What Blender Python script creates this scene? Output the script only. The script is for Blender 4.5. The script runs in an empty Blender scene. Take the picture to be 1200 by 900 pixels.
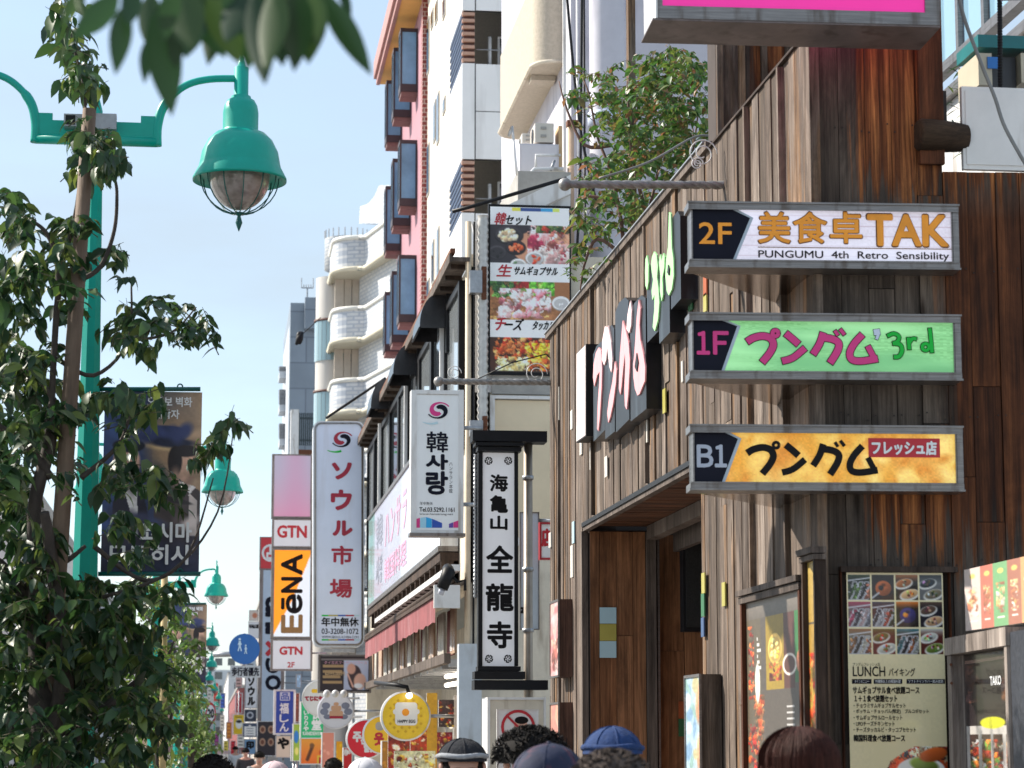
import bpy, bmesh, math, random
import numpy as np
from mathutils import Vector, Matrix
R = math.radians
rnd = random.Random(7)
SC = bpy.context.scene
COL = SC.collection
# ---------------------------------------------------------------- camera, sky, sun, exposure
FPX = 2833.0                         # 85 mm lens on a 1200 px wide frame
TH = math.atan((868-450)/FPX)        # pitch
PS = math.atan((600-245)*math.cos(TH)/FPX)   # yaw, street runs along +Y
EYE = 1.6
KZ = FPX/2333.0
cam = bpy.data.cameras.new('camera'); camo = bpy.data.objects.new('camera', cam); COL.objects.link(camo)
camo.location = (0, 0, EYE); camo.rotation_euler = (math.pi/2+TH, 0, -PS)
cam.sensor_width = 36; cam.lens = 85; cam.clip_start = .05; cam.clip_end = 6000
cam.dof.use_dof = True; cam.dof.focus_distance = 15.0; cam.dof.aperture_fstop = 8.0
SC.camera = camo
SUN_EL, SUN_AZ = R(38), R(-62)       # azimuth from +Y, negative is left
W = bpy.data.worlds.new('World'); SC.world = W; W.use_nodes = True
wn = W.node_tree.nodes; wl = W.node_tree.links; wn.clear()
sky = wn.new('ShaderNodeTexSky'); sky.sky_type = 'NISHITA'; sky.sun_disc = False
sky.sun_elevation = SUN_EL; sky.sun_rotation = SUN_AZ; sky.air_density = 1.0; sky.dust_density = .8; sky.ozone_density = 1.6
bg = wn.new('ShaderNodeBackground'); bg.inputs[1].default_value = 0.15
wo = wn.new('ShaderNodeOutputWorld'); hzn = wn.new('ShaderNodeMixRGB'); hzn.inputs[2].default_value = (2.4, 2.85, 3.25, 1)
tcw = wn.new('ShaderNodeTexCoord'); mpw = wn.new('ShaderNodeMapping'); mpw.inputs['Scale'].default_value = (1.0, 1.0, 3.2); wl.new(tcw.outputs['Generated'], mpw.inputs[0])
nzw = wn.new('ShaderNodeTexNoise'); nzw.inputs['Scale'].default_value = 2.6; nzw.inputs['Detail'].default_value = 7; nzw.inputs['Roughness'].default_value = .55; wl.new(mpw.outputs[0], nzw.inputs[0])
crw = wn.new('ShaderNodeMapRange'); crw.inputs[1].default_value = .40; crw.inputs[2].default_value = .66; crw.inputs[3].default_value = .50; crw.inputs[4].default_value = .92; wl.new(nzw.outputs[0], crw.inputs[0]); wl.new(crw.outputs[0], hzn.inputs[0])   # thin high haze over the whole sky
wl.new(sky.outputs[0], hzn.inputs[1]); wl.new(hzn.outputs[0], bg.inputs[0]); wl.new(bg.outputs[0], wo.inputs[0])
sun = bpy.data.lights.new('sun', 'SUN'); sun.energy = 4.5; sun.angle = R(.5); sun.color = (1, .93, .82)
suno = bpy.data.objects.new('sun', sun); COL.objects.link(suno)
sd = Vector((math.sin(SUN_AZ)*math.cos(SUN_EL), math.cos(SUN_AZ)*math.cos(SUN_EL), math.sin(SUN_EL)))
suno.rotation_euler = sd.to_track_quat('Z', 'Y').to_euler()
suno.location = (-6, 0, 20)
SC.view_settings.view_transform = 'Standard'; SC.view_settings.look = 'None'
SC.view_settings.exposure = 0.8; SC.view_settings.gamma = 1
# ---------------------------------------------------------------- geometry helpers
_f = Vector((math.sin(PS)*math.cos(TH), math.cos(PS)*math.cos(TH), math.sin(TH)))
_r = Vector((math.cos(PS), -math.sin(PS), 0)); _u = _r.cross(_f)
EYEP = Vector((0, 0, EYE))
def ray(px, py): return _f*FPX + _r*(px-600) - _u*(py-450)
def P(px, py, Z):                    # point on the plane Y = Z*KZ seen at that pixel of the photograph
    d = ray(px, py); return EYEP + d*(Z*KZ/d.y)
class Plane:
    def __init__(s, o, u, n): s.o = Vector(o); s.u = Vector(u).normalized(); s.n = Vector(n).normalized(); s.v = Vector((0, 0, 1))
    def ab(s, px, py):
        d = ray(px, py); t = (s.o-EYEP).dot(s.n)/d.dot(s.n); q = EYEP+d*t-s.o
        return q.dot(s.u), q.z
    def w(s, a, b, c=0): return s.o + s.u*a + s.v*b + s.n*c
    def off(s, c): return Plane(s.o+s.n*c, s.u, s.n)
def front(Z, rot=0, at=None):
    c, q = math.cos(R(rot)), math.sin(R(rot))
    o = Vector((0, Z*KZ, 0)) if at is None else Vector((at[0], at[1], 0))
    return Plane(o, (c, -q, 0), (-q, -c, 0))
def side(X): return Plane((X, 0, 0), (0, -1, 0), (-1, 0, 0))
LOC = {}
def setp(o, label=None, cat=None, group=None, kind=None):
    if label: o['label'] = label
    if cat: o['category'] = cat
    if group: o['group'] = group
    if kind: o['kind'] = kind
    return o
def thing(name, label, cat, loc, group=None, rz=0):
    o = bpy.data.objects.new(name, None); COL.objects.link(o); o.empty_display_size = .2
    o.location = loc; o.rotation_euler = (0, 0, rz); LOC[o.name] = Vector(loc)
    return setp(o, label, cat, group)
class MB:
    def __init__(s): s.v = []; s.f = []; s.m = []; s.sm = []
    def add(s, vs, fs, m=0, sm=False):
        b = len(s.v); s.v += [tuple(x) for x in vs]
        for f in fs: s.f.append(tuple(b+i for i in f)); s.m.append(m); s.sm.append(sm)
        return s
    def hexa(s, q, m=0):             # 8 points: bottom four then top four
        return s.add(q, [(0,3,2,1),(4,5,6,7),(0,1,5,4),(1,2,6,5),(2,3,7,6),(3,0,4,7)], m)
    def box(s, x0, x1, y0, y1, z0, z1, m=0):
        return s.hexa([(x0,y0,z0),(x1,y0,z0),(x1,y1,z0),(x0,y1,z0),(x0,y0,z1),(x1,y0,z1),(x1,y1,z1),(x0,y1,z1)], m)
    def pb(s, pl, a0, a1, b0, b1, c0, c1, m=0):   # box in plane coordinates, c along the outward normal
        w = pl.w
        return s.hexa([w(a0,b0,c1),w(a1,b0,c1),w(a1,b0,c0),w(a0,b0,c0),w(a0,b1,c1),w(a1,b1,c1),w(a1,b1,c0),w(a0,b1,c0)], m)
    def pxb(s, pl, x0, y0, x1, y1, c0, c1, m=0):  # same, corners given where the photograph shows them
        a0, b1 = pl.ab(x0, y0); a1, b0 = pl.ab(x1, y1)
        return s.pb(pl, min(a0,a1), max(a0,a1), min(b0,b1), max(b0,b1), c0, c1, m)
    def prism(s, pl, pts, c0, c1, m=0):
        n = len(pts); A = [pl.w(a,b,c1) for a,b in pts]; B = [pl.w(a,b,c0) for a,b in pts]
        s.add(A+B, [tuple(range(n)), tuple(range(2*n-1,n-1,-1))]+[(i,(i+n),(i+1)%n+n,(i+1)%n) for i in range(n)], m)
        return s
    def poly(s, pl, pts, c, m=0): return s.add([pl.w(a,b,c) for a,b in pts], [tuple(range(len(pts)))], m)
    def tube(s, pts, r, n=8, m=0, cap=True):
        pts = [Vector(p) for p in pts]; k = len(pts)
        rs = r if isinstance(r, (list, tuple)) else [r]*k
        b = len(s.v); up = None
        for i, p in enumerate(pts):
            t = (pts[min(i+1,k-1)]-pts[max(i-1,0)]).normalized()
            if up is None: up = Vector((0,0,1)) if abs(t.z) < .9 else Vector((1,0,0))
            e = t.cross(up).normalized(); g = e.cross(t).normalized(); up = g
            for j in range(n):
                an = 2*math.pi*j/n; s.v.append(tuple(p+e*math.cos(an)*rs[i]+g*math.sin(an)*rs[i]))
        for i in range(k-1):
            for j in range(n):
                s.f.append((b+i*n+j, b+i*n+(j+1)%n, b+(i+1)*n+(j+1)%n, b+(i+1)*n+j)); s.m.append(m); s.sm.append(n > 5)
        if cap:
            s.f.append(tuple(b+j for j in range(n-1,-1,-1))); s.m.append(m); s.sm.append(False)
            s.f.append(tuple(b+(k-1)*n+j for j in range(n))); s.m.append(m); s.sm.append(False)
        return s
    def lathe(s, c, prof, n=24, m=0, flat=False):    # prof: (radius, z) from top to bottom about the vertical through c
        c = Vector(c); b = len(s.v); k = len(prof)
        for r, z in prof:
            for j in range(n):
                an = 2*math.pi*(j+.5)/n; s.v.append((c.x+r*math.cos(an), c.y+r*math.sin(an), c.z+z))
        for i in range(k-1):
            for j in range(n):
                s.f.append((b+i*n+j, b+(i+1)*n+j, b+(i+1)*n+(j+1)%n, b+i*n+(j+1)%n)); s.m.append(m); s.sm.append(not flat)
        return s
    def ball(s, c, rx, ry, rz, n=16, k=10, m=0, z0=-1, z1=1):
        t1, t0 = math.asin(z1), math.asin(z0); c = Vector(c); b = len(s.v)
        for i in range(k+1):
            t = t1+(t0-t1)*i/k
            for j in range(n):
                an = 2*math.pi*j/n; s.v.append((c.x+rx*math.cos(t)*math.cos(an), c.y+ry*math.cos(t)*math.sin(an), c.z+rz*math.sin(t)))
        for i in range(k):
            for j in range(n):
                s.f.append((b+i*n+j, b+(i+1)*n+j, b+(i+1)*n+(j+1)%n, b+i*n+(j+1)%n)); s.m.append(m); s.sm.append(True)
        return s
    def ribbon(s, pl, pts, w, c, m=0, grow=0):       # flat brush stroke with butt ends
        pts = [Vector(p) for p in pts]; n = len(pts); L = []; Rr = []
        for i, p in enumerate(pts):
            t = (pts[min(i+1,n-1)]-pts[max(i-1,0)]).normalized(); nn = Vector((-t.y, t.x))
            ww = (w[i] if isinstance(w, (list, tuple)) else w)/2+grow
            q = p - t*grow if i == 0 else (p + t*grow if i == n-1 else p)
            L.append(q+nn*ww); Rr.append(q-nn*ww)
        V = [pl.w(p.x,p.y,c) for p in L]+[pl.w(p.x,p.y,c) for p in Rr]
        return s.add(V, [(i, n+i, n+i+1, i+1) for i in range(n-1)], m)
    def build(s, name, mats, parent=None, kind=None, label=None, cat=None, group=None):
        if not isinstance(mats, (list, tuple)): mats = [mats]
        me = bpy.data.meshes.new(name)
        o = bpy.data.objects.new(name, me); COL.objects.link(o)
        L = Vector((0,0,0)); par = parent
        while par is not None and par.name not in LOC: par = par.parent
        if par is not None: L = LOC[par.name]
        if parent is not None: o.parent = parent
        elif s.v and kind != 'world':
            xs = np.array(s.v); L = Vector(((xs[:,0].min()+xs[:,0].max())/2, (xs[:,1].min()+xs[:,1].max())/2, xs[:,2].min()))
            o.location = L; LOC[o.name] = L
        me.from_pydata([(x-L.x, y-L.y, z-L.z) for x,y,z in s.v], [], s.f)
        for q in mats: me.materials.append(q)
        if len(mats) > 1: me.polygons.foreach_set('material_index', s.m)
        me.polygons.foreach_set('use_smooth', s.sm)
        me.update()
        return setp(o, label, cat, group, kind if kind != 'world' else None)
def catmull(pts, k=6):
    pts = [Vector(p) for p in pts]; out = []
    for i in range(len(pts)-1):
        p0, p1, p2, p3 = pts[max(i-1,0)], pts[i], pts[i+1], pts[min(i+2,len(pts)-1)]
        for j in range(k):
            t = j/k; out.append(.5*((2*p1)+(p2-p0)*t+(2*p0-5*p1+4*p2-p3)*t*t+(3*p1-p0-3*p2+p3)*t**3))
    out.append(pts[-1]); return out
# ---------------------------------------------------------------- materials
MC = {}
def s2l(c): return tuple(((x/12.92) if x <= .04045 else ((x+.055)/1.055)**2.4) for x in c)
def rgb(r, g, b): return s2l((r/255, g/255, b/255))
def newmat(name):
    m = bpy.data.materials.new(name); m.use_nodes = True; nt = m.node_tree
    return m, nt, nt.nodes['Principled BSDF']
def mat(name, col, rough=.6, var=.25, scale=6, metal=0, bump=.15, stretch=(1,1,1), emit=0, dirt=None, spec=.5, coat=0):
    if name in MC: return MC[name]
    m, nt, b = newmat(name); N = nt.nodes; L = nt.links
    tc = N.new('ShaderNodeTexCoord'); mp = N.new('ShaderNodeMapping'); mp.inputs['Scale'].default_value = stretch
    L.new(tc.outputs['Object'], mp.inputs[0])
    n1 = N.new('ShaderNodeTexNoise'); n1.inputs['Scale'].default_value = scale; n1.inputs['Detail'].default_value = 8; n1.inputs['Roughness'].default_value = .65
    L.new(mp.outputs[0], n1.inputs[0])
    cr = N.new('ShaderNodeValToRGB'); e = cr.color_ramp.elements
    e[0].position = .3; e[1].position = .7
    e[0].color = (*[x*(1-var) for x in col], 1); e[1].color = (*[min(1, x*(1+var*.6)) for x in col], 1)
    L.new(n1.outputs[0], cr.inputs[0]); out = cr.outputs[0]
    if dirt:
        n2 = N.new('ShaderNodeTexNoise'); n2.inputs['Scale'].default_value = scale*.6; n2.inputs['Detail'].default_value = 10
        mp2 = N.new('ShaderNodeMapping'); mp2.inputs['Scale'].default_value = (3,3,.5); L.new(tc.outputs['Object'], mp2.inputs[0]); L.new(mp2.outputs[0], n2.inputs[0])
        r2 = N.new('ShaderNodeValToRGB'); r2.color_ramp.elements[0].position = .54; r2.color_ramp.elements[1].position = .68
        r2.color_ramp.elements[1].color = (.7,.7,.7,1)
        mx = N.new('ShaderNodeMixRGB'); mx.inputs[2].default_value = (*dirt, 1)
        L.new(n2.outputs[0], r2.inputs[0]); L.new(r2.outputs[0], mx.inputs[0]); L.new(out, mx.inputs[1]); out = mx.outputs[0]
    L.new(out, b.inputs['Base Color'])
    b.inputs['Roughness'].default_value = rough; b.inputs['Metallic'].default_value = metal
    b.inputs['Specular IOR Level'].default_value = spec; b.inputs['Coat Weight'].default_value = coat
    if bump:
        bp = N.new('ShaderNodeBump'); bp.inputs['Strength'].default_value = bump; bp.inputs['Distance'].default_value = .01
        L.new(n1.outputs[0], bp.inputs['Height']); L.new(bp.outputs[0], b.inputs['Normal'])
    if emit:
        L.new(out, b.inputs['Emission Color']); b.inputs['Emission Strength'].default_value = emit
    MC[name] = m; return m
def math_n(N, L, op, a, b=None, c=None, clamp=False):
    n = N.new('ShaderNodeMath'); n.operation = op; n.use_clamp = clamp
    for i, x in enumerate((a, b, c)):
        if x is None: continue
        if isinstance(x, (int, float)): n.inputs[i].default_value = x
        else: L.new(x, n.inputs[i])
    return n.outputs[0]
def wood(name, cols, gs=1.0, bump=.5, rough=.75, stain=None, hor=False):
    """weathered board: grain runs along local z (or x), colour varies board by board"""
    m, nt, b = newmat(name); N = nt.nodes; L = nt.links
    tc = N.new('ShaderNodeTexCoord'); oi = N.new('ShaderNodeObjectInfo')
    ad = N.new('ShaderNodeVectorMath'); ad.operation = 'ADD'
    cmb = N.new('ShaderNodeCombineXYZ'); k = math_n(N, L, 'MULTIPLY', oi.outputs['Random'], 53.0)
    for i in range(3): L.new(k, cmb.inputs[i])
    L.new(tc.outputs['Object'], ad.inputs[0]); L.new(cmb.outputs[0], ad.inputs[1])
    def nz(sc, det, rg=.6, dist=0):
        mp = N.new('ShaderNodeMapping'); mp.inputs['Scale'].default_value = sc; L.new(ad.outputs[0], mp.inputs[0])
        n = N.new('ShaderNodeTexNoise'); n.inputs['Scale'].default_value = 1; n.inputs['Detail'].default_value = det; n.inputs['Roughness'].default_value = rg; n.inputs['Distortion'].default_value = dist
        L.new(mp.outputs[0], n.inputs[0]); return n.outputs[0]
    def sc(a, z): return ((z, a, a) if hor else (a, a, z))
    g1 = nz(sc(38*gs, 1.1*gs), 6, .65, .6); g2 = nz(sc(150*gs, 4*gs), 4, .7); g3 = nz(sc(7*gs, .9*gs), 3)
    cr = N.new('ShaderNodeValToRGB'); els = cr.color_ramp.elements
    while len(els) < len(cols): els.new(.5)
    for i, c in enumerate(cols): els[i].position = i/(len(cols)-1); els[i].color = (*c, 1)
    f = math_n(N, L, 'MULTIPLY_ADD', g3, .9, -.45); f = math_n(N, L, 'ADD', f, oi.outputs['Random'], clamp=True)
    L.new(f, cr.inputs[0])
    col = cr.outputs[0]
    if stain:
        geo = N.new('ShaderNodeNewGeometry'); sp = N.new('ShaderNodeSeparateXYZ'); L.new(geo.outputs['Position'], sp.inputs[0])
        cr2 = N.new('ShaderNodeValToRGB'); e = cr2.color_ramp.elements; e.new(.5)
        for i, c in enumerate(stain['cols']): e[i].position = (.28,.52,.74)[i]; e[i].color = (*c, 1)
        L.new(g1, cr2.inputs[0])
        drip = math_n(N, L, 'MULTIPLY', math_n(N, L, 'SUBTRACT', g1, .5), stain.get('drip', .9))
        masks = []
        for (x0, sx, z0, sz, z1) in stain['zones']:      # zone grows to the right of x0 and above z0
            mx_ = math_n(N, L, 'MULTIPLY', math_n(N, L, 'SUBTRACT', math_n(N, L, 'ADD', sp.outputs[0], math_n(N, L, 'MULTIPLY', drip, .25)), x0), sx, clamp=True)
            mz_ = math_n(N, L, 'MULTIPLY', math_n(N, L, 'SUBTRACT', math_n(N, L, 'ADD', sp.outputs[2], drip), z0), sz, clamp=True)
            masks.append(math_n(N, L, 'MULTIPLY', math_n(N, L, 'MULTIPLY', mx_, mz_), math_n(N, L, 'MULTIPLY', math_n(N, L, 'SUBTRACT', z1, sp.outputs[2]), 5.0, clamp=True)))
        mk = masks[0]
        for q in masks[1:]: mk = math_n(N, L, 'MAXIMUM', mk, q)
        cr3 = N.new('ShaderNodeValToRGB'); e = cr3.color_ramp.elements; e.new(.5)
        for i, c in enumerate(stain['cols2']): e[i].position = (.25,.52,.78)[i]; e[i].color = (*c, 1)
        L.new(g1, cr3.inputs[0]); sm = N.new('ShaderNodeMixRGB'); L.new(masks[1], sm.inputs[0]); L.new(cr2.outputs[0], sm.inputs[1]); L.new(cr3.outputs[0], sm.inputs[2])
        mm = N.new('ShaderNodeMixRGB'); L.new(mk, mm.inputs[0]); L.new(col, mm.inputs[1]); L.new(sm.outputs[0], mm.inputs[2]); col = mm.outputs[0]
    rr = N.new('ShaderNodeValToRGB'); e = rr.color_ramp.elements; e[0].position = .30; e[0].color = (.22,.19,.17,1); e[1].position = .56; e[1].color = (1.0,1.0,1.0,1)
    L.new(g1, rr.inputs[0])
    m1 = N.new('ShaderNodeMixRGB'); m1.blend_type = 'MULTIPLY'; m1.inputs[0].default_value = .62; L.new(col, m1.inputs[1]); L.new(rr.outputs[0], m1.inputs[2])
    r3 = N.new('ShaderNodeValToRGB'); e = r3.color_ramp.elements; e[0].position = .3; e[0].color = (.35,.33,.32,1); e[1].position = .7; e[1].color = (1.25,1.22,1.2,1)
    L.new(g2, r3.inputs[0])
    m2 = N.new('ShaderNodeMixRGB'); m2.blend_type = 'MULTIPLY'; m2.inputs[0].default_value = .8; L.new(m1.outputs[0], m2.inputs[1]); L.new(r3.outputs[0], m2.inputs[2])
    mpk = N.new('ShaderNodeMapping'); mpk.inputs['Scale'].default_value = sc(9*gs, 1.5*gs); L.new(ad.outputs[0], mpk.inputs[0])
    vk = N.new('ShaderNodeTexVoronoi'); vk.inputs['Scale'].default_value = 1; L.new(mpk.outputs[0], vk.inputs[0])
    kr = N.new('ShaderNodeValToRGB'); e = kr.color_ramp.elements; e[0].position = .05; e[0].color = (.18,.13,.10,1); e[1].position = .13; e[1].color = (1,1,1,1); L.new(vk.outputs['Distance'], kr.inputs[0])
    m3 = N.new('ShaderNodeMixRGB'); m3.blend_type = 'MULTIPLY'; m3.inputs[0].default_value = .9; L.new(m2.outputs[0], m3.inputs[1]); L.new(kr.outputs[0], m3.inputs[2])
    g4 = nz(sc(5*gs, 1.3*gs), 7, .7, 1.2); br_ = N.new('ShaderNodeValToRGB'); e = br_.color_ramp.elements; e[0].position = .36; e[0].color = (.38,.34,.32,1); e[1].position = .62; e[1].color = (1.25,1.2,1.15,1); L.new(g4, br_.inputs[0])
    m4 = N.new('ShaderNodeMixRGB'); m4.blend_type = 'MULTIPLY'; m4.inputs[0].default_value = .85; L.new(m3.outputs[0], m4.inputs[1]); L.new(br_.outputs[0], m4.inputs[2])
    L.new(m4.outputs[0], b.inputs['Base Color']); b.inputs['Roughness'].default_value = rough; b.inputs['Specular IOR Level'].default_value = .25
    bp = N.new('ShaderNodeBump'); bp.inputs['Strength'].default_value = bump; bp.inputs['Distance'].default_value = .006
    hs = math_n(N, L, 'ADD', g1, math_n(N, L, 'MULTIPLY', g2, .6)); L.new(hs, bp.inputs['Height']); L.new(bp.outputs[0], b.inputs['Normal'])
    MC[name] = m; return m
def tile_mat(name, col, mortar, bw, bh, ms=.01, rough=.5, plane='xz'):
    m, nt, b = newmat(name); N = nt.nodes; L = nt.links
    tc = N.new('ShaderNodeTexCoord'); sp = N.new('ShaderNodeSeparateXYZ'); L.new(tc.outputs['Object'], sp.inputs[0])
    cb = N.new('ShaderNodeCombineXYZ'); h = math_n(N, L, 'ADD', sp.outputs[0], sp.outputs[1]); L.new(h, cb.inputs[0]); L.new(sp.outputs[2], cb.inputs[1])
    br = N.new('ShaderNodeTexBrick'); br.inputs['Scale'].default_value = 1; br.inputs['Brick Width'].default_value = bw; br.inputs['Row Height'].default_value = bh; br.inputs['Mortar Size'].default_value = ms
    br.inputs['Color1'].default_value = (*col, 1); br.inputs['Color2'].default_value = (*[x*.85 for x in col], 1); br.inputs['Mortar'].default_value = (*mortar, 1)
    L.new(cb.outputs[0], br.inputs[0])
    n1 = N.new('ShaderNodeTexNoise'); n1.inputs['Scale'].default_value = .6; n1.inputs['Detail'].default_value = 6; L.new(tc.outputs['Object'], n1.inputs[0])
    mx = N.new('ShaderNodeMixRGB'); mx.blend_type = 'MULTIPLY'; mx.inputs[0].default_value = .5
    r = N.new('ShaderNodeValToRGB'); r.color_ramp.elements[0].position = .35; r.color_ramp.elements[0].color = (.65,.65,.66,1); r.color_ramp.elements[1].position = .6; L.new(n1.outputs[0], r.inputs[0])
    L.new(br.outputs[0], mx.inputs[1]); L.new(r.outputs[0], mx.inputs[2]); L.new(mx.outputs[0], b.inputs['Base Color']); b.inputs['Roughness'].default_value = rough
    MC[name] = m; return m
def glass_mat(name, col, rough=.05):
    m, nt, b = newmat(name); N = nt.nodes; L = nt.links
    n1 = N.new('ShaderNodeTexNoise'); n1.inputs['Scale'].default_value = 1.5
    bp = N.new('ShaderNodeBump'); bp.inputs['Strength'].default_value = .04; L.new(n1.outputs[0], bp.inputs['Height']); L.new(bp.outputs[0], b.inputs['Normal'])
    b.inputs['Base Color'].default_value = (*col, 1); b.inputs['Roughness'].default_value = rough; b.inputs['Specular IOR Level'].default_value = 1; b.inputs['Coat Weight'].default_value = .6
    MC[name] = m; return m
def print_mat(name, emit=0, rough=.45, coat=0):
    m, nt, b = newmat(name); N = nt.nodes; L = nt.links
    at = N.new('ShaderNodeVertexColor'); at.layer_name = 'ink'; L.new(at.outputs[0], b.inputs['Base Color'])
    b.inputs['Roughness'].default_value = rough; b.inputs['Coat Weight'].default_value = coat
    if emit: L.new(at.outputs[0], b.inputs['Emission Color']); b.inputs['Emission Strength'].default_value = emit
    MC[name] = m; return m
INK = print_mat('printed_paper'); INKL = print_mat('backlit_print', emit=.35); INKG = print_mat('glossy_print', rough=.2, coat=.4)
# ---------------------------------------------------------------- text
_tc = {}
def glyphs(s):
    if s in _tc: return _tc[s]
    c = bpy.data.curves.new('t', 'FONT'); c.body = s; c.resolution_u = 3; c.size = 1
    o = bpy.data.objects.new('t', c); me = o.to_mesh()
    v = [(p.co.x, p.co.y) for p in me.vertices]; f = [tuple(q.vertices) for q in me.polygons]
    o.to_mesh_clear(); bpy.data.objects.remove(o); bpy.data.curves.remove(c)
    _tc[s] = (v, f); return v, f
def put_text(mb, pl, s, A, B, c, bold=0, shear=0, em=False, m=0, rot=0):
    """A, B: lower-left and upper-right corner in plane coordinates; em keeps the character cell"""
    v, f = glyphs(s)
    if not v: return
    xs = [p[0] for p in v]; ys = [p[1] for p in v]
    x0, x1, y0, y1 = (0, 1, -.12, .88) if em else (min(xs), max(xs), min(ys), max(ys))
    ring = [(0,0)] if not bold else [(bold*math.cos(t*math.pi/4), bold*math.sin(t*math.pi/4)) for t in range(8)]+[(0,0)]
    for k, (dx, dy) in enumerate(ring):
        V = []
        for x, y in v:
            U, T = (x-x0)/(x1-x0), (y-y0)/(y1-y0)
            if rot == 90: U, T = 1-T, U
            a = A[0]+(B[0]-A[0])*U+dx+shear*(T-.5)*(B[1]-A[1]); b = A[1]+(B[1]-A[1])*T+dy
            V.append(pl.w(a, b, c+k*.00012))
        mb.add(V, f, m)
def text(pl, s, x0, y0, x1, y1, mt, parent, bold=0, c=.004, shear=0, em=False, rot=0, mb=None, m=0):
    own = mb is None
    if own: mb = MB()
    a0, b1 = pl.ab(x0, y0); a1, b0 = pl.ab(x1, y1)
    if a0 > a1: a0, a1 = a1, a0
    put_text(mb, pl, s, (a0, b0), (a1, b1), c, bold, shear, em, m, rot)
    if own and mb.v: return mb.build('lettering', mt, parent)
def vtext(pl, s, x0, y0, x1, y1, mt, parent, bold=0, c=.004, gap=0.0):
    mb = MB(); n = len(s); h = (y1-y0)/n
    for i, ch in enumerate(s):
        text(pl, ch, x0, y0+i*h+gap*h/2, x1, y0+(i+1)*h-gap*h/2, None, None, bold, c, em=True, mb=mb)
    return mb.build('lettering', mt, parent)
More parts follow.
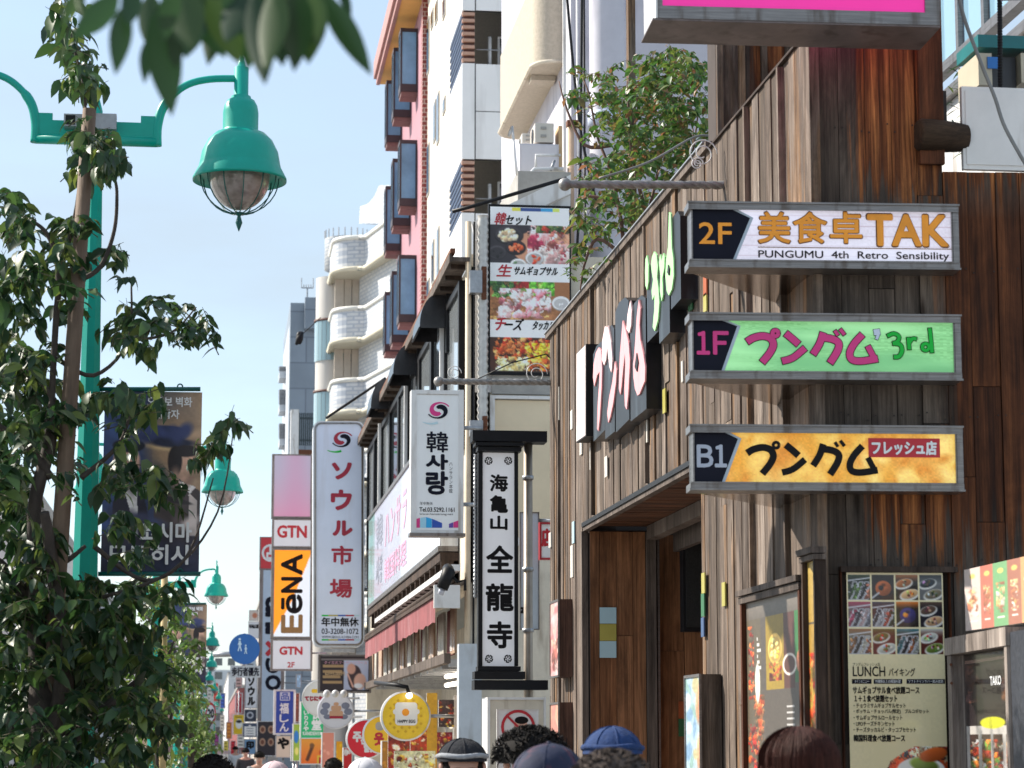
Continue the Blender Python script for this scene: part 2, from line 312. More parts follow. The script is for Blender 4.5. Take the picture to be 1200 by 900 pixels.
# ---------------------------------------------------------------- printed pictures (vertex colours on a fine grid)
class Cv:
    def __init__(s, w, h, bg=(255,255,255)):
        s.w, s.h = w, h; s.a = np.zeros((h, w, 3)); s.a[:] = bg
        s.Y, s.X = np.mgrid[0:h, 0:w].astype(float)
    def blend(s, k, col): k = np.clip(k, 0, 1)[..., None]; s.a = s.a*(1-k)+np.array(col)*k
    def rect(s, x0, y0, x1, y1, col): s.blend(((s.X >= x0) & (s.X < x1) & (s.Y >= y0) & (s.Y < y1)).astype(float), col)
    def ell(s, cx, cy, rx, ry, col, ang=0, soft=1.0, shade=0):
        c, q = math.cos(ang), math.sin(ang); dx, dy = s.X-cx, s.Y-cy
        u, v = (dx*c+dy*q)/rx, (-dx*q+dy*c)/ry; d = np.sqrt(u*u+v*v)
        k = np.clip((1-d)*min(rx, ry)/soft+.5, 0, 1)
        if shade:
            sh = 1-shade*(np.clip(dx/rx*.5+dy/ry*.7, -1, 1))
            k2 = k[..., None]; s.a = s.a*(1-k2)+np.clip(np.array(col)*sh[..., None], 0, 255)*k2
        else: s.blend(k, col)
    def ring(s, cx, cy, r0, r1, col):
        d = np.hypot(s.X-cx, s.Y-cy); s.blend(np.clip(r1-d+.5, 0, 1)*np.clip(d-r0+.5, 0, 1), col)
    def grad(s, x0, y0, x1, y1, c0, c1, hor=False):
        t = (s.X-x0)/(x1-x0) if hor else (s.Y-y0)/(y1-y0); t = np.clip(t, 0, 1)[..., None]
        g = np.array(c0)*(1-t)+np.array(c1)*t; k = ((s.X >= x0) & (s.X < x1) & (s.Y >= y0) & (s.Y < y1))[..., None]
        s.a = np.where(k, g, s.a)
    def line(s, x0, y0, x1, y1, w, col):
        dx, dy = x1-x0, y1-y0; L2 = dx*dx+dy*dy+1e-9; t = np.clip(((s.X-x0)*dx+(s.Y-y0)*dy)/L2, 0, 1)
        d = np.hypot(s.X-x0-t*dx, s.Y-y0-t*dy); s.blend(np.clip(w/2-d+.5, 0, 1), col)
    def poly(s, pts, col):
        k = np.zeros((s.h, s.w), bool); n = len(pts)
        for i in range(n):
            x0, y0 = pts[i]; x1, y1 = pts[(i+1) % n]
            if y0 == y1: continue
            k ^= ((s.Y >= min(y0, y1)) & (s.Y < max(y0, y1)) & (s.X < x0+(s.Y-y0)*(x1-x0)/(y1-y0)))
        s.blend(k.astype(float), col)
    def noise(s, amp, seed=0, cell=3):
        g = np.random.RandomState(seed); b = g.rand(s.h//cell+2, s.w//cell+2, 1)*2-1
        t = np.repeat(np.repeat(b, cell, 0), cell, 1)[:s.h, :s.w]; s.a = np.clip(s.a*(1+amp*t)+g.randn(s.h, s.w, 1)*amp*30, 0, 255)
    def food(s, x0, y0, x1, y1, pal, n, seed, size=.16, bg=None):
        g = random.Random(seed)
        save = s.a.copy()
        if bg is not None: s.rect(x0, y0, x1, y1, bg)
        W_, H_ = x1-x0, y1-y0; q = min(W_, H_)
        for i in range(int(n*1.6)):
            c = g.choice(pal); f = .75+.5*g.random(); r = q*size*(.25+1.1*g.random()**2)
            s.ell(x0+W_*g.random(), y0+H_*g.random(), r, r*(.3+.6*g.random()), [min(255, v*f) for v in c], g.random()*3, max(.7, r*.2), .35)
        rs = np.random.RandomState(seed)
        def smooth(cell):
            h, w = s.h//cell+3, s.w//cell+3; b = rs.rand(h, w)*2-1; yy = s.Y/cell; xx = s.X/cell; iy = yy.astype(int); ix = xx.astype(int); fy = yy-iy; fx = xx-ix
            return (b[iy,ix]*(1-fy)*(1-fx)+b[iy+1,ix]*fy*(1-fx)+b[iy,ix+1]*(1-fy)*fx+b[iy+1,ix+1]*fy*fx)
        am = q*size*.38; wx = np.clip(s.X+(smooth(4)+.6*smooth(2))*am, x0, x1-1).astype(int).clip(0, s.w-1); wy = np.clip(s.Y+(smooth(4)+.6*smooth(2))*am, y0, y1-1).astype(int).clip(0, s.h-1)
        s.a = s.a[wy, wx]; s.a = np.clip(s.a*(1+.10*smooth(2)+.22*smooth(7)+.035*rs.randn(s.h, s.w))[..., None], 0, 255)
        k = ((s.X >= x0) & (s.X < x1) & (s.Y >= y0) & (s.Y < y1))[..., None]; s.a = np.where(k, s.a, save)
    def plate(s, cx, cy, r, col, pal, n, seed, sq=.75):
        g = random.Random(seed); s.ell(cx, cy, r, r*sq, [v*.6 for v in col]); s.ell(cx, cy-r*.06, r*.95, r*sq*.93, col, shade=.15); s.ell(cx, cy, r*.78, r*sq*.74, [v*.75 for v in col])
        for i in range(n):
            t, q = g.random()*6.28, math.sqrt(g.random())*.6; c = g.choice(pal); rr = r*(.12+.14*g.random())
            s.ell(cx+r*q*math.cos(t), cy+r*sq*q*math.sin(t), rr, rr*.7, c, g.random()*3, .8, .35)
def put_print(pl, x0, y0, x1, y1, cv, mt, parent, name='printed_picture', c=.003, corners=None):
    a0, b1 = pl.ab(x0, y0); a1, b0 = pl.ab(x1, y1)
    h, w = cv.h, cv.w
    us = np.linspace(0, 1, w); ts = np.linspace(0, 1, h)
    o = np.array(pl.w(0, 0, c)); u = np.array(pl.u)
    A = a0+(a1-a0)*us[None, :]+0*ts[:, None]; B = b1+(b0-b1)*ts[:, None]+0*us[None, :]
    V = o[None, None]+A[..., None]*u+B[..., None]*np.array((0, 0, 1.0))
    V = V.reshape(-1, 3)
    par = parent
    while par is not None and par.name not in LOC: par = par.parent
    if par is not None: V = V-np.array(LOC[par.name])
    i = np.arange(h-1)[:, None]*w+np.arange(w-1)[None, :]
    F = np.stack([i, i+w, i+w+1, i+1], -1).reshape(-1, 4)
    me = bpy.data.meshes.new(name); me.from_pydata(V.tolist(), [], F.tolist())
    ca = me.color_attributes.new('ink', 'FLOAT_COLOR', 'POINT')
    q = np.clip(cv.a/255, 0, 1); q = np.where(q <= .04045, q/12.92, ((q+.055)/1.055)**2.4)
    ca.data.foreach_set('color', np.concatenate([q.reshape(-1, 3), np.ones((h*w, 1))], 1).ravel().astype(np.float32))
    me.materials.append(mt); ob = bpy.data.objects.new(name, me); COL.objects.link(ob); ob.parent = parent
    return ob
# ================================================================ shared materials
GREY = [(.10,.075,.055), (.17,.135,.11), (.25,.205,.17), (.27,.16,.08), (.15,.12,.10), (.24,.195,.165), (.12,.085,.06), (.32,.275,.24), (.17,.135,.11)]
wood_f = wood('weathered_siding', GREY, 1.0, .7)
wood_w = wood('weathered_front_wall', [(.08,.065,.055), (.14,.115,.095), (.095,.08,.068), (.17,.14,.115), (.085,.068,.055)], .8, .6,
    stain=dict(cols=[(.04,.014,.006), (.19,.065,.022), (.66,.28,.095)], drip=1.1, zones=[(2.68,20,3.88,12,9), (3.02,14,2.30,6,4.0), (2.68,20,2.40,12,2.85)], cols2=[(.05,.017,.008), (.13,.045,.016), (.22,.082,.03)]))
wood_r = wood('red_brown_boards', [(.09,.028,.012), (.15,.05,.02), (.11,.036,.014), (.19,.07,.028)], .8, .5)
wood_n = wood('entrance_boards', [(.26,.115,.05), (.36,.18,.09), (.30,.135,.06), (.42,.22,.115)], .55, .4)
wood_s = wood('soffit_boards', [(.10,.045,.022), (.16,.07,.035), (.13,.055,.028)], .8, .4, hor=True)
wood_d = wood('dark_stained_post', [(.05,.035,.028), (.09,.06,.045), (.07,.05,.04)], .8, .5)
wood_c = wood('coping_wood', [(.11,.09,.08), (.19,.16,.14)], .7, .5)
alu = mat('brushed_aluminium', (.24,.22,.21), .36, .35, 9, .75, .05, stretch=(.6,.6,14), dirt=(.09,.065,.05))
steel = mat('galvanised_steel', (.38,.39,.41), .45, .3, 12, .8, .1)
mirror = mat('dark_polished_sheet', (.30,.25,.22), .16, .3, 4, 1.0, .02)
blk = mat('black_paint', (.009,.009,.011), .5, .3, 8, 0, .05, spec=.25)
blkg = mat('worn_black_letters', (.012,.012,.015), .38, .5, 5, 0, .15, dirt=(.05,.065,.08), spec=.3)
black_ink = mat('black_ink', (.010,.009,.010), .6, .1, 4, 0, 0, spec=.15)
navy_ink = mat('navy_ink', (.007,.008,.018), .55, .2, 4, 0, 0, spec=.15)
white_ink = mat('white_ink', (.80,.80,.80), .5, .04, 4, 0, 0)
silver_ink = mat('silver_ink', (.42,.50,.58), .4, .1, 4, 0, 0)
mag_ink = mat('magenta_ink', (.55,.03,.19), .45, .12, 5, 0, 0, emit=.08)
org_ink = mat('orange_ink', (.80,.30,.015), .4, .2, 7, 0, 0, emit=.06)
red_ink = mat('red_ink', (.52,.02,.035), .5, .08, 4, 0, 0)
dred_ink = mat('crimson_ink', (.36,.012,.04), .5, .15, 4, 0, 0)
green_ink = mat('green_ink', (.01,.50,.05), .45, .1, 4, 0, 0, spec=.25)
brown_ink = mat('brown_outline_ink', (.16,.06,.01), .5, .1, 4, 0, 0)
pink_f = mat('pink_letter_face', (.80,.36,.38), .5, .08, 6, 0, .03, dirt=(.45,.22,.22))
green_f = mat('pale_green_letter_face', (.40,.78,.34), .5, .08, 6, 0, .03, dirt=(.25,.4,.2))
white_m = mat('white_painted_metal', (.72,.71,.70), .4, .1, 5, 0, .05, dirt=(.32,.27,.22))
cream = mat('cream_render', (.62,.56,.46), .8, .15, 5, 0, .3, dirt=(.30,.24,.18))
conc = mat('concrete', (.36,.35,.33), .85, .25, 4, 0, .3)
# ================================================================ ground
asph = mat('asphalt', (.10,.10,.10), .9, .3, 60, 0, .4)
pave = tile_mat('paving_slabs', (.44,.42,.39), (.12,.11,.10), .3, .3, .008, .8)
mb = MB().box(-900, 900, -300, 2500, -.5, -.02); mb.build('ground', conc, kind='structure')
mb = MB().box(-2.9, .9, -30, 900, -.016, 0); mb.build('road', asph, kind='structure')
mb = MB().box(1.0, 5.0, -30, 900, -.016, .12); mb.build('pavement', pave, kind='structure')
mb = MB().box(-5.2, -3.0, -30, 900, -.016, .12); mb.build('pavement', pave, kind='structure')
for x0, x1 in ((.9,1.0), (-3.0,-2.9)):
    MB().box(x0, x1, -30, 900, -.016, .125).build('kerb', conc, kind='structure')
mb = MB()
for i in range(60): mb.box(-1.06, -.94, 2+i*6, 5+i*6, 0, .004)
mb.build('road_marking', white_ink, kind='structure')
GH = .12
# ================================================================ wooden corner restaurant
XF = 2.51
SF = side(XF)
def yS(px, X=XF): return -side(X).ab(px, 600)[0]
def hS(px, py, X=XF): return side(X).ab(px, py)[1]
Yc = yS(960); Yfar = yS(645); Yd0, Yd1 = yS(822), yS(685)
Htop = hS(800, 215); Hlin = hS(750, 575)
FW = front(0, 3.9, (XF, Yc))
WB = thing('wooden_building', 'corner restaurant clad in weathered grey and rust-brown wooden boards', 'building', (3.4, 11.5, 0))
ang = R(3.9)
def strips(a0, a1, lo, hi):
    out = []; a = a0
    while a < a1-.02:
        w = rnd.uniform(lo, hi)
        if a+w > a1-lo*.6: w = a1-a
        out.append((a, a+w)); a += w
    return out
def plank(pl, a0, a1, b0, b1, m, th=.02, c=0, name='plank', par=None, gap=.0014):
    d = rnd.uniform(-.004, .005)
    mb = MB(); w = pl.w; g0 = gap*rnd.uniform(.5, 1.8)
    t = [rnd.uniform(-.0015, .0015) for _ in range(4)]
    mb.hexa([w(a0+g0,b0,c+th+d+t[0]), w(a1-g0,b0,c+th+d+t[1]), w(a1-g0,b0,c), w(a0+g0,b0,c),
             w(a0+g0,b1,c+th+d+t[2]), w(a1-g0,b1,c+th+d+t[3]), w(a1-g0,b1,c), w(a0+g0,b1,c)])
    return mb.build(name, m, par or WB)
def cut(b0, b1, n, lo=.5):
    c = sorted(rnd.uniform(b0+lo, b1-lo) for _ in range(n)) if b1-b0 > 2*lo else []
    c = [b0]+[x for i, x in enumerate(c) if i == 0 or x-c[i-1] > .25]+[b1]
    return [(c[i]+(.0015 if i else 0), c[i+1]-.0015) for i in range(len(c)-1)]
# carcass (solid core walls behind the boards)
core = MB()
core.box(XF+.02, XF+.22, Yd1+.02, Yfar-.01, GH, Htop-.03)                 # far wall piece
core.box(XF+.02, XF+.22, Yd0, Yd1+.02, Hlin+.02, Htop-.03)                # above the entrance
core.box(XF+.02, XF+.20, Yc+.03, Yd0-.01, GH, Htop-.03)
core.box(XF+.22, 3.75, Yfar-.2, Yfar-.01, GH, Htop-.06)
core.box(XF+.22, 3.2, Yc+.30, Yfar-.2, Htop-.35, Htop-.15)                # roof slab
core.box(3.60, 3.75, Yd0-.4, Yfar-.2, GH, Hlin+.1)
core.box(XF+.20, 3.6, Yd0-.15, Yd0-.02, GH, Hlin+.1)
core.build('core_wall', mat('building_core', (.06,.045,.04), .9), WB)
fwc = MB().pb(FW, .012, 3.4, GH, 3.995, -.25, -.012); fwc.pb(FW, .012, .56, 3.995, 5.6, -.25, -.012)
fwc.build('front_core_wall', MC['building_core'], WB)
# street facade boards
for a0, a1 in strips(-Yfar, -Yc, .07, .15):
    ym = -(a0+a1)/2
    b0 = GH if (ym > Yd1 or ym < Yd0) else Hlin
    segs = [(b0, Htop)]
    if b0 == GH and ym < Yd0: segs = cut(GH, Htop, 1, .8)
    elif rnd.random() < .3: segs = cut(b0, Htop, 1, .35)
    for s0, s1 in segs: plank(SF, a0, a1, s0, s1, wood_f, rnd.uniform(.014,.026), -.012)
    if rnd.random() < .03: MB().pb(SF, a1-.018, a1+.010, b0+.01, Htop-.01, .0, .03).build('cover_batten', wood_f, WB)
# coping on the facade and trim under it
MB().pb(SF, -Yfar-.02, -yS(840), Htop, Htop+.04, -.16, .035).build('coping', wood_c, WB)
MB().pb(SF, -yS(840)+.001, -Yc-.02, Htop, Htop+.012, -.1, .022).build('coping', wood_d, WB)
MB().pb(SF, -Yfar-.03, -yS(838), Htop+.0405, Htop+.049, -.18, .045).build('coping_flashing', steel, WB)
MB().pb(SF, -Yd1, -Yd0, Hlin-.03, Hlin-.002, -.01, .022).build('lintel_trim', blk, WB)
MB().pb(SF, -Yd1, -Yd0, Hlin-.058, Hlin-.032, -.03, .012).build('lintel_trim', wood_c, WB)
MB().pb(SF, -Yd1-.03, -Yd1+.012, GH, Hlin-.06, -.02, .022).build('door_jamb', wood_c, WB)
# upper wall set back above the coping, board and batten
UW = front(0, 0, (XF+.02, yS(840)-.02))
for i, (a0, a1) in enumerate(strips(0, .62, .1, .13)):
    plank(UW, a0, a1, Htop+.0, 6.2, wood_w if i % 3 else wood_f, .015, 0)
    MB().pb(UW, a0-.004, a0+.026, Htop+.0, 6.2, .016, .05).build('cover_batten', wood_f, WB)
MB().pb(UW, -.002, .62, Htop+.06, 6.2, -.2, -.002).build('upper_core_wall', MC['building_core'], WB)
# entrance recess
JP = front(0, 0, (0, Yd1-.02))
def ax(pl, px, py=700): return pl.ab(px, py)[0]
edges = [XF+.03]+[ax(JP, q) for q in (702, 722, 741, 756)]
for i in range(4):
    for s0, s1 in cut(GH, Hlin-.06, 1, .6): plank(JP, edges[i], edges[i+1], s0, s1, wood_n, .02)
MB().pb(JP, edges[4]+.004, ax(JP, 767), GH, Hlin-.062, 0, .07).build('door_post', wood_c, WB)
MB().pb(JP, ax(JP, 769), ax(JP, 771.5), GH, Hlin-.064, 0, .05).build('steel_trim', alu, WB)
JP2 = JP.off(-.12)
for a0, a1 in [(ax(JP2, q), ax(JP2, q2)) for q, q2 in ((772,800), (800.5,828), (828.5,850))]:
    for s0, s1 in cut(GH, Hlin-.07, 2, .5): plank(JP2, a0, a1, s0, s1, wood_n, .02)
MB().pb(JP, XF+.03, 3.7, GH, Hlin-.05, -.30, -.125).build('jamb_core', MC['building_core'], WB)
MB().pb(JP, XF+.03, ax(JP, 771), GH, Hlin-.05, -.122, -.002).build('jamb_core', MC['building_core'], WB)
y = Yd0-.0
while y < Yd1-.04:
    w = rnd.uniform(.10,.16); y2 = min(y+w, Yd1-.022)
    MB().box(XF+.012, 3.55, y+.002, y2-.002, Hlin-.025+rnd.uniform(0,.004), Hlin-.004).build('soffit_board', wood_s, WB); y = y2
MB().box(2.92, 3.0, Yd0, Yd1-.11, Hlin-.12, Hlin-.028).build('soffit_beam', wood_c, WB)
MB().box(3.10, 3.14, Yd0, Yd1-.11, Hlin-.20, Hlin-.028).build('soffit_beam', wood_c, WB)
for i in range(18):
    y0 = Yd0+i*(Yd1-Yd0)/18
    MB().box(3.56, 3.58, y0+.003, y0+(Yd1-Yd0)/18-.003, GH, Hlin-.03).build('plank', wood_r, WB)
t = thing('wall_speaker', 'black box speaker hanging inside the dark entrance recess', 'speaker', (3.2, Yd1-.35, 2.0))
q = front(0, 0, (0, Yd1-.30)); mb = MB().pxb(q, 800, 612, 824, 740, -.12, 0); mb.build('cabinet', blk, t)
mb = MB().pxb(q, 803, 617, 824, 735, .002, .008); mb.build('grille', mat('speaker_cloth', (.02,.02,.02), .9, .4, 90, 0, .4), t)
mb = MB().pxb(q, 808, 570, 814, 611, -.08, -.06); mb.build('bracket', steel, t)
# small coloured inserts
sk = {'w': mat('white_film', (.62,.58,.52), .4, .05), 'y': mat('yellow_film', (.42,.37,.08), .4, .1), 'g': mat('green_film', (.03,.15,.06), .4, .1), 'b': mat('blue_film', (.05,.10,.22), .4, .1), 'o': mat('orange_film', (.42,.10,.03), .4, .1), 'c': mat('pale_blue_film', (.42,.60,.66), .4, .05)}
for x0, x1, y0, y1, k in ((656.5,658.5,455,492,'w'), (672,674.5,482,502,'w'), (683,685.5,519,532,'w'), (695,697.5,525,549,'w'), (712.5,715.5,536,558,'w'), (759.5,763,494,518,'w'), (781,784.5,457,483,'y'), (803,805,424,447,'w'), (829,833,320,345,'o'), (829,833,346,364,'y'), (811,816,335,362,'g'),
        (827,831,672,695,'y'), (826.5,830.5,696,722,'g'), (826.5,830,724,746,'b'), (851,855,683,710,'y'), (674,676.5,612,636,'c'), (672,675,640,676,'w'), (646.5,649,625,641,'w'), (691,693,290,300,'w')):
    MB().pxb(SF, x0, y0, x1, y1, .016, .0235).build('film_insert', sk[k], WB)
for y0, y1, k in ((712,731,'c'), (731.4,751,'y'), (751.4,771,'c')): MB().pxb(JP, 702, y0, 721.5, y1, .024, .029).build('film_insert', sk[k], WB)
for y0, y1, k in ((822,842,'o'), (842.4,863,'g')): MB().pxb(JP2, 794, y0, 802, y1, .028, .032).build('film_insert', sk[k], WB)
# front wall boards
fe = [0, .112, .226, .338, .446, .556]
x = .556
while x < 3.3: x += rnd.uniform(.095, .125); fe.append(x)
for i in range(len(fe)-1):
    top = 5.6 if i < 5 else 4.005
    for s0, s1 in cut(GH, top, 3 if i < 5 else 2, .35): plank(FW, fe[i], fe[i+1], s0, s1, wood_w, .018, -.008)
nh = MB()
for i in range(len(fe)-1):
    for zz_ in [GH+.35+.62*q for q in range(9)]:
        if zz_ > (5.4 if i < 5 else 3.9): continue
        for a_ in (fe[i]+.016, fe[i+1]-.016):
            b_ = zz_+rnd.uniform(-.02,.02); nh.pb(FW, a_-.0028, a_+.0028, b_-.0028, b_+.0028, .012, .0165)
nh.build('nail_heads', MC['dark_core'] if 'dark_core' in MC else mat('nail_iron', (.02,.012,.01), .7, .2), WB)['kind'] = 'stuff'
MB().pb(FW, -.012, .03, GH, 5.6, .012, .02).build('corner_board', wood_f, WB)
MB().pb(FW, .455, .56, 4.03, 5.4, .014, .045).build('corner_post', wood('red_brown_post', [(.09,.03,.015),(.14,.05,.02)], .8, .5), WB)
lg = MB(); zlg = P(1105, 173, 8.2).z; c0 = FW.w(.445, zlg, .045); c1 = FW.w(.66, zlg, .0)
lg.tube([c0, c0.lerp(c1, .05), c0.lerp(c1, .5), c1], [.06,.07,.07,.06], 14); lg.build('roof_log', wood('log_wood', [(.045,.03,.02),(.08,.05,.03),(.03,.02,.015)], .5, .8, hor=True), WB)
# ---- 3D restaurant lettering on the street facade
LP = side(XF-.10)
def za(zx, zy, oy): return LP.ab(640+zx/4.5, oy+zy/4.5)
L3 = thing('fascia_sign', 'raised black sign with pink and pale green brush letters on the weathered street facade', 'sign', (XF-.05, yS(740), 3.3), None)
def block(px0, px1, y0, y1, m=blkg, dep=.112, pl=LP, seed=0):
    a0, b1 = pl.ab(px0, y0); a1, b0 = pl.ab(px1, y1); b1 = pl.ab((px0+px1)/2, y0)[1]
    g = random.Random(seed); w_ = a1-a0
    pts = [(a0, b0), (a1, b0+g.uniform(0,.02)), (a1, b1-.04), (a1-w_*.25, b1), (a0+w_*.3, b1+g.uniform(-.02,.01)), (a0, b1-.03)]
    MB().prism(pl, pts, -dep+.012, 0).build('letter_block', m, L3)
MB().prism(LP, [LP.ab(675.5,519), LP.ab(687,511), LP.ab(687,403), LP.ab(675.5,414)], -.086, 0).build('letter_block', blk, L3)
MB().poly(LP, [LP.ab(675.9,517.5), LP.ab(686.6,510), LP.ab(686.6,404.2), LP.ab(675.9,415)], .003).build('panel_face', mat('washed_pink_panel', (.66,.56,.55), .6, .2, 9, 0, .1, dirt=(.4,.36,.34)), L3)
for k, q in enumerate(((695,709,403,507), (708.5,720.5,383,506), (720.8,737.5,352,495), (738,757.5,350,480))): block(*q, seed=k)
for k, q in enumerate(((757.8,771.5,306,390), (771.8,785,304,392), (785.3,798,250,352))): block(*q, seed=k+9)
def shp(pts, m, c=.004):
    P_ = [za(x, y, 230 if o == 'A' else 400) for o, x, y in pts]
    MB().prism(LP, P_, c-.003, c+.006).build('letter_face', m, L3)
def AB(s, o='B'):
    out = []
    for tok in s.split():
        if tok in 'AB': o = tok; continue
        x, y_ = tok.split(','); out.append((o, float(x), float(y_)))
    return out
pink2 = mat('pale_pink_letter_face', (.86,.62,.62), .5, .05, 6, 0, .02)
shp(AB('B 276,460 280,330 288,220 290,160 276,180 262,238 255,190 258,120 270,60 285,32 298,48 300,80 303,150 300,250 291,400 283,474'), pink_f)
shp(AB('A 318,686 331,692 331,780 324,860 314,892 302,862 304,760'), pink2)
shp(AB('A 333,680 350,770 357,862 352,930 342,900 331,800'), pink2)
shp(AB('B 336,430 330,380 340,300 358,210 371,105 380,150 376,220 361,330 346,400'), pink_f)
shp(AB('A 412,655 426,700 443,770 450,860 B 449,130 441,280 433,360 424,340 421,250 426,120 424,62 414,150 406,235 400,282 392,250 394,150 398,60 A 402,780'), pink_f)
shp(AB('A 452,550 459,600 456,680 446,722 432,700 438,625'), pink2)
shp(AB('A 497,545 506,590 501,680 506,760 521,830 531,900 B 531,150 529,210 514,245 501,278 490,286 477,250 469,190 467,120 A 471,860 479,760 486,640'), pink_f)
shp(AB('B 491,62 499,110 492,160 481,135'), blk, .011)
shp(AB('A 541,310 549,360 548,450 541,495 532,470 530,400 533,330'), green_f)
shp(AB('A 578,292 592,310 598,370 594,430 601,480 606,560 599,650 582,712 571,690 579,600 581,520 569,548 565,500 573,440 566,400 562,360 567,320'), green_f)
shp(AB('A 610,305 618,340 627,300 634,320 632,380 622,430 625,520 618,555 609,500 611,420 604,350'), green_f)
shp(AB('A 657,84 667,92 671,200 672,270 680,330 682,420 672,490 656,524 645,500 638,420 642,330 652,270 654,180'), green_f)
shp(AB('A 658,362 665,380 662,418 654,402'), blk, .011)
# ---- three shelf signs on the corner
FS = FW.off(.13)
def zz(ox, oy, k=3.53): return lambda x, y: FS.ab(ox+x/k, oy+y/k)
GL = {'pu': [([(265,160),(292,144),(330,136),(362,146),(374,172),(360,205),(328,245)], 29)],
      'nn': [([(425,125),(452,147),(478,170)], 29), ([(410,240),(455,226),(505,186)], 27)],
      'gu': [([(580,122),(565,168),(538,212)], 28), ([(568,142),(615,148),(644,166),(638,200),(608,248)], 29), ([(628,114),(641,134)], 14), ([(650,108),(668,131)], 15)],
      'mu': [([(742,130),(708,168),(690,205),(698,233),(735,240),(805,230)], 28), ([(764,178),(796,238)], 24)]}
def strokes(conv, items, mt, edge, parent, c=.005, g=3.2, s=1.0):
    for mm, gr, cc in ((edge, g, c), (mt, 0, c+.002)):
        if mm is None: continue
        mb = MB()
        for k, (pts, w) in enumerate(items):
            q = [Vector(p) for p in (catmull([(*p, 0) for p in pts], 5) if len(pts) > 2 else [(*p, 0) for p in pts])]
            ab = [conv(p.x, p.y) for p in q]; sc_ = abs(conv(1, 0)[0]-conv(0, 0)[0])
            mb.ribbon(FS, ab, w*sc_, cc+k*.0002, 0, gr*sc_)
        mb.build('lettering', mm, parent)
def ring_pts(cx, cy, r, n=18): return [(cx+r*math.cos(t*2*math.pi/n), cy+r*math.sin(t*2*math.pi/n)) for t in range(n+1)]
def shelf_sign(label, y0, y1, xl, xr, cv, pent, lean, txt, tmat):
    top, bot = y0, y1; ym = (y0+y1)/2
    T = thing('floor_sign', label, 'sign', FS.w(FS.ab((xl+xr)/2, y1)[0], FS.ab(xl, y1)[1], 0), 'shelf signs stacked on the wooden corner')
    a0, b1 = FS.ab(xl, y0); a1, b0 = FS.ab(xr, y1); b0l = FS.ab(xl, y1)[1]; b0 = (b0+b0l)/2
    b1 = (b1+FS.ab(xr, y0+4)[1])/2
    MB().pb(FS, a0+.012, a1-.012, b0+.012, b1-.012, -.12, -.001).build('casing', steel, T)
    h = .030
    m = MB(); m.pb(FS, a0, a1, b1-h, b1, -.13, .018); m.pb(FS, a0-.004, a1+.003, b1-.007, b1+.001, .0185, .026); m.pb(FS, a0+.003, a1-.003, b1-h-.004, b1-h+.003, .019, .023); m.build('top_rail', alu, T)
    m = MB(); m.pb(FS, a0, a1, b0, b0+h, -.13, .018); m.pb(FS, a0-.004, a1+.003, b0-.001, b0+.007, .0185, .026); m.pb(FS, a0+.003, a1-.003, b0+h-.003, b0+h+.004, .019, .023); m.build('bottom_rail', alu, T)
    m = MB(); m.pb(FS, a1-.026, a1-.001, b0+h, b1-h, -.12, .017); m.pb(FS, a1-.031, a1-.027, b0+h, b1-h, .0, .0125); m.build('end_cap', alu, T)
    MB().pb(FS, a0+.012, a0+.018, b0+h, b1-h, -.12, .010).build('end_cap', alu, T)
    c0, c1 = FS.ab(xl, y0+9), FS.ab(xr-7, y1-8)
    # face print
    hh = b0+h, b1-h
    fp = Plane(FS.o, FS.u, FS.n); fp.ab = lambda px, py, A=(a0+.018, a1-.031), B=hh, q=(xl, xr, y0, y1): ((A[0] if px == 0 else A[1]), (B[1] if py == 0 else B[0]))
    put_print(fp, 0, 0, 1, 1, cv, INKL, T, 'sign_face', .001)
    conv = zz(800, top-11)
    pe = [conv(*q) for q in pent]
    pe[0] = (a0+.018, hh[1]); pe[-1] = (a0+.018, hh[0]); pe[1] = (pe[1][0], hh[1]); pe[3] = (pe[3][0], hh[0])
    MB().poly(FS, [pe[4], pe[3], pe[2], pe[1], pe[0]], .0035).build('storey_panel', navy_ink, T)
    k = .011
    MB().poly(FS, [pe[3], (pe[3][0]+k*1.2, pe[3][1]), (pe[2][0]+k*1.3, pe[2][1]+.001), (pe[1][0]+k*2.2, hh[1]), pe[1], pe[2]], .003).build('storey_panel_edge', silver_ink, T)
    # wedge box between the sign and the facade corner
    A = FS.w(a0+.012, 0, -.121); B = Vector((XF+.002, yS(914), 0)); C = FW.w(.004, 0, .004); D = FS.w(.01, 0, -.121)
    zt, zb = b1-.014, b0+.006
    bo = MB(); pts = [A, D, C, B]; n = 4
    bo.add([(p.x, p.y, zb) for p in pts]+[(p.x, p.y, zt) for p in pts], [(0,1,2,3), (7,6,5,4)]+[(i, i+4, (i+1)%4+4, (i+1)%4) for i in range(4)]); bo.build('wedge_box', mirror, T)
    if txt: 
        for s_, x0, ya, x1, yb in txt: text(FS, s_, x0, ya, x1, yb, tmat, T, bold=.0034 if s_ != '2F' else .0016, c=.005)
    return T, conv
cv = Cv(300, 62, (202,196,208)); cv.noise(.03, 1, 2)
for k in range(5): cv.rect(0, 6+k*12, 300, 6.9+k*12, (178,160,172))
cv.ell(60, 0, 60, 16, (225,224,240), 0, 40); cv.ell(200, 60, 90, 16, (222,222,236), 0, 40)
T2, cz = shelf_sign('topmost shelf sign, lavender white board with orange TAK lettering and 2F', 237, 315.5, 806, 1124, cv, [(35,62),(205,65),(278,105),(205,288),(40,288)], 0, [('2F', 819, 261, 857, 286)], org_ink)
for s_, x0, x1 in (('美', 888, 926), ('食', 929, 969), ('卓', 972, 1010)):
    text(FS, s_, x0, 248.5, x1, 285.5, brown_ink, T2, bold=.0052, c=.0035); text(FS, s_, x0+.7, 249.3, x1-.7, 284.8, org_ink, T2, bold=.0032, c=.0065)
